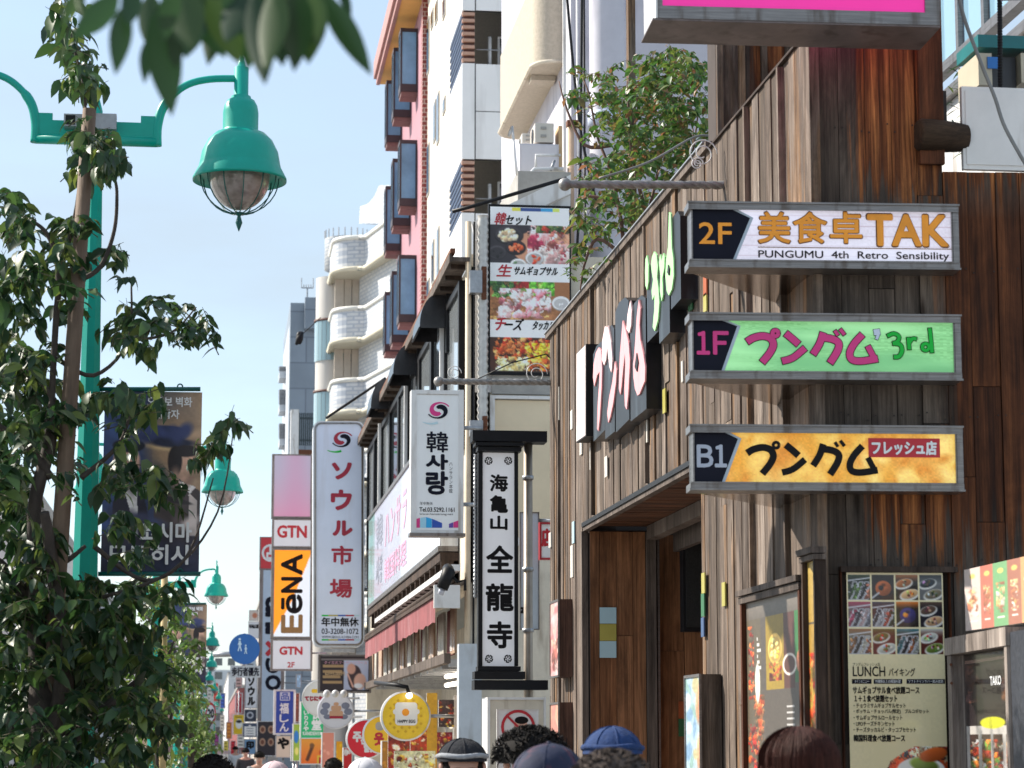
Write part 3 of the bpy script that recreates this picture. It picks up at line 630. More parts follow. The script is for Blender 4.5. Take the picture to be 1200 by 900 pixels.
text(FS, 'TAK', 1016, 251.5, 1111, 289, brown_ink, T2, bold=.0075, c=.0035); text(FS, 'TAK', 1017, 252.5, 1110, 288, org_ink, T2, bold=.0055, c=.0065)
text(FS, 'PUNGUMU  4th  Retro  Sensibility', 888.5, 293.5, 1112, 307, black_ink, T2, bold=.0007, c=.004)
a, b = FS.ab(888, 290.3); a2, b2 = FS.ab(1117, 292.5); MB().poly(FS, [(a,b2-.001),(a2,b2-.001),(a2,b2+.0025),(a,b2+.0025)], .004).build('print_rule', brown_ink, T2)
g = np.random.RandomState(3)
cv = Cv(300, 62, (128,192,128)); cv.a += (g.randn(62, 1, 1)*5)+(np.repeat(g.randn(62, 75, 1), 4, 1)*6)
for k in range(14): cv.ell(g.rand()*300, g.rand()*62, 40, 8, (150,212,150) if k % 2 else (110,176,118), 0, 10)
T1, cz = shelf_sign('middle shelf sign, mint green board with magenta katakana and green 3rd', 366.5, 445.5, 807, 1126.5, cv, [(35,57),(160,60),(225,95),(158,290),(38,290)], 0, [('１', 817, 389, 831, 415), ('Ｆ', 836, 389, 853, 415)], mag_ink)
def it(*n): return [i for k in n for i in GL[k]]
strokes(cz, it('pu','nn','gu','mu')+[(ring_pts(382,125,12), 17)], mag_ink, black_ink, T1)
strokes(cz, [([(845,136),(872,126),(893,138),(888,158),(868,168)], 15), ([(868,166),(898,172),(906,196),(894,220),(872,223)], 16), ([(932,142),(936,192)], 15), ([(936,164),(950,147),(966,149)], 14), (ring_pts(1003,182,14), 13), ([(1020,104),(1025,150),(1030,205)], 15)], green_ink, black_ink, T1)
strokes(cz, [([(800,108),(804,132)], 26), ([(808,130),(800,150)], 12)], mat('pale_blue_ink', (.6,.68,.82), .4, .05), black_ink, T1, g=2)
cv = Cv(300, 62, (226,182,84)); 
for k in range(150):
    x, y_ = g.rand()*300, g.rand()*62; r_ = 4+g.rand()*16
    cv.ell(x, y_, r_, r_*.5, [(238,206,120), (214,150,50), (232,190,96), (204,130,44)][k % 4], g.rand()*3, r_*.9)
cv.noise(.05, 5, 2)
T0, cz = shelf_sign('lowest shelf sign, marbled yellow board with black katakana and small red label', 497, 575.5, 808, 1129, cv, [(45,62),(170,65),(228,100),(160,292),(46,292)], 0, [('Ｂ', 817, 522, 835, 547), ('１', 838, 522, 851, 547)], mat('pale_grey_ink', (.42,.46,.55), .4, .05))
strokes(cz, it('pu','nn','gu','mu')+[(ring_pts(385,127,12), 13)], black_ink, None, T0)
a, b = cz(768, 176); a2, b2 = cz(1062, 99); MB().poly(FS, [(a,b),(a2,b),(a2,b2),(a,b2)], .0045).build('red_label', red_ink, T0)
text(FS, 'フレッシュ店', 800+782/3.53, 486+110/3.53, 800+1048/3.53, 486+166/3.53, white_ink, T0, bold=.0026, c=.007)
# ---- pink box sign overhead
PF = front(7.62, 2.0, None); PF.o = P(930, 23, 7.62)*1; PF.o.z = 0
a0, b0 = PF.ab(765, 23); a1 = PF.ab(1102, 25)[0]
PK = thing('overhead_sign', 'vivid pink box sign with grimy metal casing jutting out overhead', 'sign', PF.w((a0+a1)/2, b0, -.15))
hz_ = .06
m = MB(); m.pb(PF, a0, a1, b0, b0+.008, -.33, -.004); m.build('underside', mat('grimy_sheet', (.16,.13,.125), .5, .4, 5, .3, .1, dirt=(.05,.035,.03)), PK)
m = MB(); m.pb(PF, a0+.02, a1, b0+.008, b0+hz_, -.33, 0); m.pb(PF, a1-.062, a1, b0+hz_, b0+.75, -.33, 0); m.pb(PF, a0+.02, a0+.04, b0+hz_, b0+.75, -.33, 0); m.build('casing', alu, PK)
MB().pb(PF, a0+.012, a0+.0195, b0+.008, b0+.75, -.33, .0).build('side_panel', white_m, PK)
MB().pb(PF, a0+.041, a1-.0625, b0+hz_+.0005, b0+.75, -.28, -.008).build('sign_face', mat('lit_pink_acrylic', (.85,.03,.33), .3, .05, 3, 0, 0, emit=.22), PK)
# ---- LUNCH menu panel on the front wall
FM = FW.off(.035)
LM = thing('menu_board', 'tall LUNCH menu poster with twelve food photos in a reddish wooden frame', 'menu board', FM.w(.35, GH, 0))
MB().pxb(FM, 984, 668, 991.5, 990, -.03, .02).build('frame_stile', wood_r, LM); MB().pxb(FM, 1112, 668, 1120, 990, -.03, .02).build('frame_stile', wood_r, LM)
MB().pxb(FM, 984, 664, 1121, 671, -.03, .026).build('frame_rail', wood_d, LM)
cv = Cv(122, 300, (190,182,142)); cv.grad(0, 0, 122, 300, (240,226,182), (226,212,168)); cv.noise(.012, 2)
pals = [[(40,60,30),(90,120,60),(30,30,34),(150,90,70)], [(40,32,34),(170,90,50),(80,60,60),(190,180,170)], [(170,100,50),(210,170,120),(60,40,30),(200,190,180)], [(40,44,50),(120,110,90),(190,190,190),(80,60,40)],
        [(170,60,90),(60,50,60),(200,170,170),(90,90,100)], [(60,60,80),(180,180,190),(140,60,50),(50,70,50)], [(220,120,40),(50,50,110),(30,30,30),(200,160,90)], [(90,70,60),(190,150,110),(50,50,70),(150,120,90)],
        [(150,100,60),(60,40,30),(220,210,190),(120,60,30)], [(110,90,40),(190,190,180),(180,40,30),(70,80,40)], [(60,120,130),(30,40,50),(120,70,40),(160,160,150)], [(190,190,180),(100,120,50),(150,50,40),(70,50,40)]]
def dish(cv, x0, y0, x1, y1, pal, k):
    g = random.Random(k+40); save = cv.a.copy(); w, h = x1-x0, y1-y0
    cv.rect(x0, y0, x1, y1, [v*.55 for v in pal[2]]); cv.grad(x0, y0, x1, y0+h*.3, [min(255, v*1.0) for v in pal[0]], [v*.5 for v in pal[2]])
    if k in (0, 4, 5, 8, 10):                      # counter with rows of trays
        for i in range(4):
            xo = x0+w*(.0+.26*i); c = pal[i % len(pal)]
            cv.poly([(xo+6,y0+h*.25),(xo+w*.22+6,y0+h*.25),(xo+w*.24-4,y1),(xo-6,y1)], (176,176,182)); cv.poly([(xo+7,y0+h*.3),(xo+w*.2+5,y0+h*.3),(xo+w*.2-3,y1-1),(xo-3,y1-1)], [v*.8 for v in c])
            cv.food(xo, y0+h*.35, min(x1, xo+w*.22), y1-2, [c, [min(255, v*1.3) for v in c], [v*.6 for v in c]], 14, k*9+i, .28)
        cv.line(x0, y0+h*.22, x1, y0+h*.1, 1.4, (220,220,226))
    elif k in (1, 6):                              # round pot
        cv.ell(x0+w*.52, y0+h*.55, w*.44, h*.38, (36,34,38)); cv.ell(x0+w*.5, y0+h*.52, w*.36, h*.30, pal[1], 0, 1, .3); cv.ell(x0+w*.4, y0+h*.5, w*.12, h*.1, [min(255, v*1.25) for v in pal[0]], .4, 1, .3); cv.ell(x0+w*.62, y0+h*.55, w*.12, h*.09, pal[1], -.4, 1, .3); cv.ell(x0+w*.5, y0+h*.38, w*.1, h*.06, [v*.6 for v in pal[1]], 0, 1, .3); cv.line(x0, y1-3, x0+w*.3, y1-h*.3, 2, (200,200,206))
    else:                                          # oblong dishes
        for i, (cx, cy, rx, ry) in enumerate(((.35,.35,.42,.2), (.6,.78,.46,.22))):
            cv.ell(x0+w*cx, y0+h*cy, w*rx, h*ry, (226,222,214), -.25); cv.ell(x0+w*cx, y0+h*cy-1, w*rx*.84, h*ry*.78, pal[i], -.25, 1, .3)
            for q in range(9): t = g.random()*6.28; cv.ell(x0+w*cx+math.cos(t)*w*rx*.5*g.random(), y0+h*cy-1+math.sin(t)*h*ry*.4, w*.07, h*.045, [min(255, v*(.8+.6*g.random())) for v in pal[(i+q) % len(pal)]], g.random()*3, .8, .3)
    k_ = ((cv.X >= x0) & (cv.X < x1) & (cv.Y >= y0) & (cv.Y < y1))[..., None]; cv.a = np.where(k_, cv.a, save)
for r in range(3):
    for c in range(4):
        dish(cv, 2+c*30, 3+r*32, 30+c*30, 33+r*32, pals[r*4+c], r*4+c)
cv.food(40, 205, 122, 300, [(170,40,30),(200,70,40),(90,120,50),(220,200,160),(60,70,80),(240,235,225),(40,30,30),(150,60,30)], 160, 5, .17)
cv.ell(88, 232, 30, 15, (236,232,226)); cv.ell(58, 246, 22, 13, (200,60,50), 0, 2, .3); cv.ell(92, 226, 18, 8, (120,140,60), .2, 2, .3); cv.ell(104, 214, 18, 8, (190,90,40), -.2, 2, .3)
cv.poly([(30,190),(122,190),(122,204),(96,196),(84,203),(66,212),(50,222),(40,245),(30,260)], (230,216,172))
put_print(FM, 991.5, 671, 1112, 970, cv, INKG, LM, 'menu_print', .004)
def mt_(s, x0, y0, x1, y1, b=.0004, m=black_ink): text(FM, s, x0, y0, x1, y1, m, LM, bold=b, c=.0055)
for x0, x1 in ((998,1021), (1023.5,1057), (1062,1107)): MB().poly(FM, [FM.ab(x0,801.3), FM.ab(x1,801.3), FM.ab(x1,795.8), FM.ab(x0,795.8)], .0048).build('print_bar', navy_ink, LM)
mt_('LUNCH', 999, 781, 1037, 792.5, .0005); mt_('バイキング', 1041, 783, 1072, 792.5, .0004); mt_('プングムフレッシュ店', 999, 776.5, 1031, 780.5, 0)
mt_('サムギョプサル食べ放題コース', 999, 804.5, 1077, 813, .0009); mt_('１＋１食べ放題セット', 1001, 814.5, 1051, 822.5, .0009)
for k, (s, w_) in enumerate((('・チョウミサムギョプサルセット', 61), ('・ポッサム・チョッパル(限定)　プルコギセット', 88), ('・サムギョプサルロールセット', 57), ('・UFOチーズチキンセット', 48), ('・チーズタッカルビ・タッコプセセット', 73))):
    mt_(s, 1000, 823.8+k*7.1, 1000+w_, 829.6+k*7.1, .0003)
mt_('韓国料理食べ放題コース', 1000, 861, 1060, 869, .0009)
mt_('メインメニュー', 1001, 796.4, 1018, 800.4, 0, white_ink); mt_('70種類以上の韓国料理', 1025, 796.4, 1055, 800.4, 0, white_ink); mt_('ソフトドリンクバー飲み放題', 1064, 796.4, 1105, 800.4, 0, white_ink)
# ---- framed posters on the street facade
def framed(label, x0, y0, x1, y1, cv, fw=.03, dep=.05, mt=None, X=XF-.05, ht=None, gb=GH+.3, sill=True):
    pl = side(X); a0, b1 = pl.ab(x0, y0); a1 = pl.ab(x1, y0)[0]; b1 = ht or b1
    T = thing('framed_poster', label, 'poster', pl.w((a0+a1)/2, gb, 0))
    MB().pb(pl, a0, a0+fw, gb, b1-fw, -dep+.012, .012).build('frame_stile', mt, T); MB().pb(pl, a1-fw, a1, gb, b1-fw, -dep+.012, .012).build('frame_stile', mt, T)
    m = MB(); m.pb(pl, a0-.01, a1+.01, b1-fw, b1, -dep+.012, .018); m.pb(pl, a0-.02, a1+.012, b1+.004, b1+.03, -dep+.012, .03); m.build('frame_rail', wood_c, T)
    fp = Plane(pl.o, pl.u, pl.n); fp.ab = lambda px, py: ((a0+fw) if px == 0 else (a1-fw), (b1-fw) if py == 0 else gb)
    put_print(fp, 0, 0, 1, 1, cv, INK, T, 'poster_print', -.01)
    return T, fp
cv = Cv(110, 260, (84,76,68)); cv.rect(0, 0, 30, 260, (92,82,66)); cv.rect(40, 20, 74, 110, (150,124,40)); cv.rect(74, 12, 94, 110, (84,50,42)); cv.rect(94, 14, 110, 104, (52,110,60))
cv.grad(0, 0, 110, 22, (120,112,104), (96,88,80)); cv.plate(57, 62, 14, (220,180,90), [(240,200,60),(250,230,140)], 12, 3, 1.4); cv.food(46, 78, 70, 100, [(90,30,20),(160,60,30)], 20, 5, .2)
cv.food(4, 30, 16, 120, [(180,60,30),(210,100,50),(120,30,20)], 40, 6, .3); cv.food(14, 115, 36, 200, [(190,80,40),(160,110,70),(120,90,60)], 60, 7, .22); cv.food(2, 150, 24, 260, [(150,30,20),(200,90,40),(90,20,20)], 60, 8, .22)
cv.ell(22, 100, 5, 24, (220,215,205)); cv.ring(84, 82, 10, 13, (220,210,200)); cv.ell(104, 80, 8, 14, (190,120,90)); cv.noise(.04, 3)
for k in range(8): cv.rect(22, 45+k*7, 24+k % 3*3, 49+k*7, (200,196,190))
for k in range(5): cv.rect(78, 130+k*7, 92, 132+k*7, (190,186,182))
T, fp = framed('large dark framed menu poster with pale egg and meat dishes left of the corner', 870, 712, 940, 900, cv, mt=wood_r, ht=2.26, gb=1.27)
cv = Cv(24, 200, (150,120,50)); cv.rect(0, 22, 24, 30, (200,196,180)); cv.grad(0, 0, 24, 90, (176,150,80), (160,124,50)); cv.rect(0, 60, 24, 62, (80,70,60)); cv.food(0, 90, 14, 200, [(190,70,30),(160,40,20),(220,130,70)], 40, 9, .3); cv.ell(20, 150, 7, 60, (214,204,184)); cv.noise(.05, 3)
framed('narrow mustard poster strip squeezed between the large frame and the wall corner', 942, 676, 957.5, 900, cv, fw=.022, mt=wood_d, ht=2.36, X=XF-.045, gb=1.5)
# ---- small light boxes on the facade
def wallbox(label, xn, xw, y0, y1, cvp, m, xf):
    """camera-facing side spans xn..xw, street face reaches back to xf"""
    Yn = yS(xw); X0 = P(xn, 700, Yn/KZ).x; pl = side(X0); a1 = -Yn; a0 = pl.ab(xf, 700)[0]; b1 = pl.ab(xn, y0)[1]; b0 = pl.ab(xn, y1)[1]
    T = thing('light_box', label, 'sign', (X0+.05, Yn, b0), 'small wooden light boxes on the street facade')
    MB().pb(pl, a0, a1, b0, b1, -(XF-X0)+.014, -.004).build('casing', m, T)
    mm = MB(); mm.pb(pl, a0, a1, b1-.012, b1+.002, -.003, .008); mm.pb(pl, a0, a1, b0-.002, b0+.012, -.003, .008); mm.pb(pl, a0, a0+.012, b0+.012, b1-.012, -.003, .008); mm.pb(pl, a1-.012, a1+.001, b0+.012, b1-.012, -.003, .008); mm.build('face_frame', alu, T)
    fp = Plane(pl.o, pl.u, pl.n); fp.ab = lambda px, py: ((a0+.012) if px == 0 else (a1-.012), (b1-.012) if py == 0 else b0+.012)
    put_print(fp, 0, 0, 1, 1, cvp, INK, T, 'face_print', .001)
def pinkprint(seed, bg=(226,178,176)):
    c = Cv(24, 60, bg); g = random.Random(seed)
    for k in range(16): c.ell(g.random()*24, g.random()*60, 2+g.random()*5, 3+g.random()*8, g.choice([(200,110,110),(236,214,214),(190,80,84),(232,190,170)]), g.random()*3, 2)
    c.a = c.a*.45+np.array(bg)*.45; c.food(3, 30, 21, 56, [(170,90,80),(214,150,130),(120,70,60),(226,190,170)], 18, seed+5, .3); c.noise(.06, seed, 2)
    return c
brownbox = wood('box_casing_wood', [(.09,.045,.035), (.13,.07,.05)], .6, .3)
wallbox('upper light box with pink printed face nearest the entrance', 655, 673, 702, 793, pinkprint(1), brownbox, 645)
wallbox('lower light box with peach printed face nearest the entrance', 655, 673, 823, 930, pinkprint(2, (222,170,140)), brownbox, 645)
c = Cv(30, 90, (176,206,222)); g_ = random.Random(4)
for k in range(26): c.ell(g_.random()*30, g_.random()*90, 2+g_.random()*5, 3+g_.random()*6, g_.choice([(90,140,190),(226,236,240),(120,170,150),(210,180,90)]), g_.random()*3, 2)
c.a = c.a*.5+np.array((178,196,206))*.42; c.ell(26, 22, 6, 14, (206,140,104), 0, 3, .3); c.ell(26, 60, 5, 14, (206,150,112), 0, 3, .3); c.noise(.07, 3, 2)
wallbox('wood-sided light box with pale blue printed face on the entrance pillar', 820, 846, 790, 930, c, wood_f, 802)
# ---- twisted iron rods with scrolls
def rod(label, Y, px0, px1, py, rr=.016, scrolls=()):
    A, B = P(px0, py, Y/KZ), P(px1, py+1, Y/KZ)
    T = thing('iron_rod', label, 'bracket', (B.x, B.y, B.z-.05))
    m = MB(); n = 60
    for k in range(3):
        m.tube([A.lerp(B, i/n)+Vector((0, math.cos(i*.55+k*2.1)*rr*.55, math.sin(i*.55+k*2.1)*rr*.55)) for i in range(n+1)], rr*.75, 6)
    m.ball(A, rr*1.9, rr*1.9, rr*1.9, 12, 8); m.build('twisted_bar', mat('galvanised_twist', (.30,.29,.28), .5, .4, 20, .6, .2), T)
    for cx, cy, r_ in scrolls:
        c = P(cx, cy, Y/KZ); s_ = Y/FPX
        m = MB(); m.tube([c+Vector((math.cos(t*.35)*r_*s_*(1-t/44), 0, math.sin(t*.35)*r_*s_*(1-t/44))) for t in range(34)], .0035, 6); m.build('scroll', white_m, T)
    return T
Yr = yS(855)
T = rod('long twisted iron rod jutting left from the wooden wall below the shrub', Yr, 662, 857, 216, .0175, ((823,180,19), (817,192,8)))
MB().pxb(front(Yr/KZ), 853, 152, 859.5, 236, -.02, .02).build('wall_plate', white_m, T)
MB().tube([P(857, 236, Yr/KZ), Vector((XF-.0, Yr, P(857,236,Yr/KZ).z))], .012, 6).build('fixing', steel, T)
T = rod('twisted iron rod with small scrolls above the white vertical sign', yS(647), 514, 646, 447, .02, ((628,438,14), (532,437,9)))
MB().tube([P(560, 444, yS(647)/KZ), P(600, 425, yS(647)/KZ), P(640, 415, yS(647)/KZ), P(645, 420, yS(647)/KZ)], .005, 6).build('stay_cable', blk, T)
# ---- steel case stand with lightbox at the right
Xb = 2.95
sp = side(Xb)
T = thing('menu_light_box', 'lit menu light box with coloured food strips on top of the grey wooden case', 'sign', (Xb+.1, 8.8, 2.2))
a0, b1 = sp.ab(1130, 668); a1 = sp.ab(1262, 640)[0]; b0 = sp.ab(1128, 740)[1]
MB().pb(sp, a0, a1, b0, b1, -.22, -.004).build('casing', white_m, T)
c = Cv(150, 76, (196,180,168)); 
for k, (x0, x1, cc) in enumerate(((0,24,(206,190,184)), (24,42,(180,74,56)), (42,62,(70,150,84)), (62,80,(142,70,50)), (80,108,(214,140,76)), (108,150,(150,70,50)))):
    c.rect(x0, 0, x1, 76, cc); c.food(x0+4, 24, x1-4, 60, [(230,190,120),(200,120,60),(150,70,40),(236,220,200)], 22, 30+k, .3); c.rect(x0+5, 64, x1-5, 65.5, (230,225,215)); c.ell((x0+x1)/2, 10, 4, 3, (240,200,80))
c.noise(.03, 4)
fp = Plane(sp.o, sp.u, sp.n); fp.ab = lambda px, py: (a0 if px == 0 else a1, b1 if py == 0 else b0)
c.a = c.a*.62+np.array((205,190,180))*.38; put_print(fp, 0, 0, 1, 1, c, INK, T, 'face_print', .001)
A_ = P(1118, 800, 7.9); B_ = P(1190, 800, 7.05); uu = Vector((B_.x-A_.x, B_.y-A_.y, 0)).normalized(); BP = Plane((A_.x, A_.y, 0), uu, (uu.y, -uu.x, 0))
T = thing('display_case', 'weathered grey wooden case holding a dark menu sheet in the bottom right corner', 'menu board', (A_.x+.1, A_.y, GH))
a0, b1 = BP.ab(1118, 757); aR = BP.ab(1187, 740)[0]; wf = .075
gw = wood('pale_peeling_wood', [(.30,.27,.25), (.42,.38,.35), (.24,.21,.19)], .6, .6)
MB().pb(BP, a0, a0+wf, GH, b1-.04, -.05, .03).build('frame_stile', gw, T); MB().pb(BP, aR-.02, aR+.02, GH, b1-.04, -.05, .03).build('frame_stile', gw, T)
MB().pb(BP, a0-.02, aR+.03, b1-.038, b1+.03, -.05, .036).build('frame_rail', gw, T)
MB().pb(BP, a0, aR+.30, GH, b1-.01, -.3, -.055).build('case_back', steel, T); MB().pb(BP, aR+.035, aR+.4, GH, b1+.01, -.3, .02).build('side_panel', mat('dark_grille', (.06,.065,.08), .5, .6, 60, .5, .3), T)
c = Cv(66, 180, (44,36,38)); c.rect(2, 8, 66, 12, (150,120,110)); c.food(2, 14, 24, 60, [(70,50,50),(90,60,50),(50,40,44)], 20, 1, .3); c.food(46, 14, 66, 60, [(70,50,50),(110,70,50),(50,40,44)], 20, 2, .3); c.rect(24, 14, 46, 60, (36,30,34))
c.rect(2, 88, 66, 180, (206,200,194)); c.ell(34, 84, 15, 7, (214,214,40))
for k in range(4): c.rect(6+k*14.5, 98, 17+k*14.5, 150, (70,50,44)); c.food(6+k*14.5, 104, 17+k*14.5, 148, [(220,120,50),(90,130,50),(240,220,200),(150,50,30)], 26, 50+k, .4)
for k in range(3): c.rect(6, 156+k*6, 60, 158+k*6, (120,116,112))
c.noise(.03, 8)
fp = Plane(BP.o, BP.u, BP.n); A0, A1, B0, B1 = a0+wf+.002, aR-.022, b1-.62, b1-.04
MB().pb(BP, a0+wf+.002, aR-.022, GH, b1-.625, -.05, .0).build('kick_panel', gw, T)
fp.ab = lambda px, py: (A0 if px == 0 else A1, B1 if py == 0 else B0)
put_print(fp, 0, 0, 1, 1, c, INKG, T, 'menu_print', -.02)
text(BP, 'TAKO', 1155, 793, 1168, 802, white_ink, T, bold=.001, c=-.017)
for y_ in (778, 800): MB().tube([BP.w(a0+.07, BP.ab(1130, y_)[1], .03), BP.w(a0+.10, BP.ab(1130, y_)[1], .036)], .006, 6).build('hinge', mat('rusty_iron', (.16,.06,.03), .8, .4, 30, .2, .4), T)
# ---- things on the low roof at the top right
bp = front(8.03)
T = thing('cabinet', 'plain white metal cabinet standing on the low roof at the right edge', 'cabinet', P(1170, 196, 8.03))
a0, b1 = bp.ab(1125, 101); a1 = bp.ab(1330, 95)[0]; b0 = bp.ab(1132, 198)[1]
MB().pb(bp, a0+.006, a1, b0, b1, -.03, 0).build('cabinet_body', white_m, T); MB().pb(bp, a0+.02, a1-.02, b0+.02, b1-.02, .001, .006).build('cabinet_door', white_m, T)
T = thing('cooling_unit', 'beige equipment housing with teal cap and small blue label above the white cabinet', 'equipment', P(1190, 101, 8.5))
cp = front(8.5); be = mat('beige_enamel', (.56,.50,.38), .4, .1, 5)
MB().pxb(cp, 1146, 62, 1163, 100, -.3, 0).build('housing', be, T); MB().pxb(cp, 1163.5, 62, 1196, 100, -.3, -.06).build('fan_drum', mat('dark_enamel', (.04,.04,.045), .4), T); MB().pxb(cp, 1196, 62, 1290, 100, -.3, 0).build('housing', be, T)
MB().pxb(cp, 1145, 41, 1292, 61, -.31, .01).build('cap', mat('teal_enamel', (.01,.16,.17), .4, .2), T)
MB().pxb(cp, 1156.5, 67, 1170, 81, .001, .008).build('label_plate', mat('blue_enamel', (.02,.18,.55), .4, .1), T)
GX = 4.3; gp = side(GX)
T = thing('glazed_balcony', 'aluminium framed glazing reflecting the sky at the upper right edge', 'window', (GX, yS(1140, GX), 4.4))
gl = glass_mat('painted_sky_glass', (.25,.42,.55))  # blue base colour paints in the sky reflection
y0g, y1g = yS(1118, GX)+.5, yS(1330, GX)
for (pa, pb_, th) in ((72, 0, .05), (106, 0, .05)):
    z_ = gp.ab(1122, pa)[1]; MB().pb(gp, -y0g, -y1g, z_-.03, z_+.03, -.02, .05).build('rail', alu, T)
zt, zb = gp.ab(1122, 106)[1], gp.ab(1122, 72)[1]
for k in range(8):
    a_ = -y0g+(y0g-y1g)*k/7; MB().pb(gp, a_-.025, a_+.025, zb+.03, zb+1.6, -.02, .045).build('mullion', alu, T)
    if k < 7: MB().pb(gp, a_+.026, a_+(y0g-y1g)/7-.026, zb+.031, zb+1.6, .0, .012).build('pane', gl, T)
MB().pb(gp, -y0g, -y1g, zb-1.0, zt-.031, -.15, .0).build('parapet', white_m, T)
MB().tube([P(1196, -60, 8.0), P(1196, 0, 8.0), P(1173, 0, 8.0)], .004, 6).build('hook', steel, T)
T = thing('threaded_rod', 'dark threaded steel rod hanging in front of the white cabinet', 'rod', P(1172, 135, 8.0))
m = MB(); A_, B_ = P(1171, -60, 8.05), P(1172.5, 136, 8.05); m.tube([A_, B_], .009, 8)
for k in range(60): q = A_.lerp(B_, k/60); m.tube([q, q+Vector((0,0,.006))], .012, 8)
m.build('bar', blk, T)
setp(MB().tube(catmull([P(1118,-40,7.9), P(1128,15,7.9), P(1150,75,7.9), P(1166,115,7.9), P(1178,150,7.9), P(1206,200,7.9)], 6), .0085, 8).build('hanging_cable', mat('grey_cable', (.20,.20,.20), .5), None), 'thick grey cable sagging across the white cabinet at the right', 'cable')
# ================================================================ low cream building behind (restaurant row)
X2 = 2.3; S2 = side(X2); Yn2, Yf2 = yS(548, X2), yS(431, X2)
He = hS(500, 352, 2.08)
rust = mat('rusty_iron', (.16,.06,.03), .8, .4, 30, .2, .4)
lav = mat('lavender_white_wall', (.55,.54,.60), .7, .1, 3, 0, .15, dirt=(.36,.35,.42))
dglass = glass_mat('dark_window_glass', (.05,.06,.07)); hglass = glass_mat('pale_window_glass', (.35,.38,.40), .12)
B2 = thing('shop_building', 'low two-storey cream building with brown eave and black framed upper windows', 'building', (4.5, (Yn2+Yf2)/2, 0))
m = MB(); m.box(X2, X2+.2, Yn2, Yf2, GH+2.9, He-.02); m.box(X2, 8, Yn2, Yn2+.2, GH, He+.1); m.box(X2+.2, 8, Yn2+.2, Yf2, He-.25, He-.05); m.box(X2, 8, Yf2-.2, Yf2, GH, He-.05); m.box(3.4, 3.6, Yn2+.2, Yf2-.2, GH, GH+3)
m.build('wall', cream, B2)
m = MB(); m.box(2.13, X2, Yn2-.15, Yf2, He, He+.04); m.box(2.11, 2.13, Yn2-.15, Yf2, He-.01, He+.07); m.build('eave_board', wood_c, B2)
n_ = 12
for k in range(26): y_ = Yn2+(Yf2-Yn2)*k/26; MB().box(2.14, X2, y_, y_+.05, He-.04, He-.002).build('rafter_end', wood_d, B2)
MB().box(2.115, 2.16, Yn2-.2, Yf2, He+.071, He+.11).build('gutter', rust, B2)
# upper windows
wz0, wz1 = hS(470, 602, X2), He-.10
nb = 9
for k in range(nb):
    y0 = Yn2+.25+(Yf2-Yn2-.9)*k/nb; y1 = Yn2+.25+(Yf2-Yn2-.9)*(k+1)/nb
    w_ = MB(); w_.box(X2-.06, X2-.001, y0, y0+.10, wz0-.1, wz1); w_.box(X2-.06, X2-.001, y1-.08, y1, wz0-.1, wz1); w_.box(X2-.06, X2-.001, y0+.1, y1-.08, wz1-.07, wz1); w_.box(X2-.06, X2-.001, y0+.1, y1-.08, wz0-.1, wz0-.03)
    wo_ = w_.build('window', blk, B2); MB().box(X2-.03, X2-.015, y0+.1, y1-.08, wz0-.03, wz1-.07).build('pane', dglass if k % 2 else hglass, wo_)
    if k % 3 == 1: MB().box(X2-.10, X2-.062, y0-.04, y0+.03, wz0-.1, wz1).build('pilaster', white_m, B2)
# hood canopies
hood_m = mat('black_vinyl_hood', (.03,.03,.034), .24, .4, 6, 0, .3)
for px0, px1, yt, yb, lab in ((491, 521, 342, 384, 'nearest black dome hood under the brown eave'), (460, 487, 401, 439, 'middle black dome hood under the brown eave'), (434, 455, 443, 479, 'farthest black dome hood under the brown eave')):
    Yh = yS(px1, X2-.06); A_ = P(px0, yb, Yh/KZ); xr = X2-.062; w_ = (xr-A_.x)*.97; z0 = A_.z; h_ = P(px0, yt, Yh/KZ).z-z0
    T = thing('hood_canopy', lab, 'awning', (xr, Yh, z0)); m = MB(); N_ = 10
    prof = [(xr-w_*math.cos(t*math.pi/2/N_)**.8, z0+.08*h_+h_*.92*math.sin(t*math.pi/2/N_)) for t in range(N_+1)]; prof = [(prof[0][0], z0)]+prof
    L_ = .85
    V = [(x, Yh, z) for x, z in prof]+[(x, Yh+L_, z) for x, z in prof]; k = len(prof)
    m.add(V, [(i, i+1, i+1+k, i+k) for i in range(k-1)], 0, True); m.add([(x, Yh, z) for x, z in prof]+[(xr, Yh, z0)], [tuple(range(k+1))]); m.add([(x, Yh+L_, z) for x, z in prof]+[(xr, Yh+L_, z0)], [tuple(range(k, -1, -1))])
    m.build('hood', hood_m, T); MB().tube([(prof[0][0], Yh, z0), (prof[0][0], Yh+L_, z0)], .012, 6).build('hem_bar', blk, T)
    MB().box(xr+.001, xr+.05, Yh-.10, Yh-.01, z0-.25, z0+h_+.05).build('bracket', blk, T)
# street signboard
SB = side(2.12); a0, a1 = SB.ab(432, 650)[0], SB.ab(516, 600)[0]; b0 = (SB.ab(432, 705)[1]+SB.ab(515, 648)[1])/2; b1 = SB.ab(480, 545)[1]
T = thing('fascia_board', 'long faded white signboard with pink lettering above the red awning', 'sign', SB.w((a0+a1)/2, b0, 0))
MB().pb(SB, a0, a1, b0, b1, -.17, -.003).build('casing', white_m, T); mm = MB(); mm.pb(SB, a0, a1, b1, b1+.04, -.17, .02); mm.pb(SB, a0, a1, b0-.05, b0, -.17, .02); mm.build('trim_rail', alu, T)
cv = Cv(260, 60, (208,210,228)); g_ = random.Random(8)
for k in range(40): cv.rect(g_.random()*260, 0, g_.random()*260, 60, (208,210,228))
cv.grad(0, 0, 30, 60, (120,170,160), (150,190,180)); cv.rect(200, 0, 260, 60, (222,220,226))
for k in range(60): x = g_.random()*260; cv.line(x, g_.random()*60, x+g_.random()*4-2, g_.random()*60, 1+g_.random(), (222,214,232))
cv.noise(.02, 9)
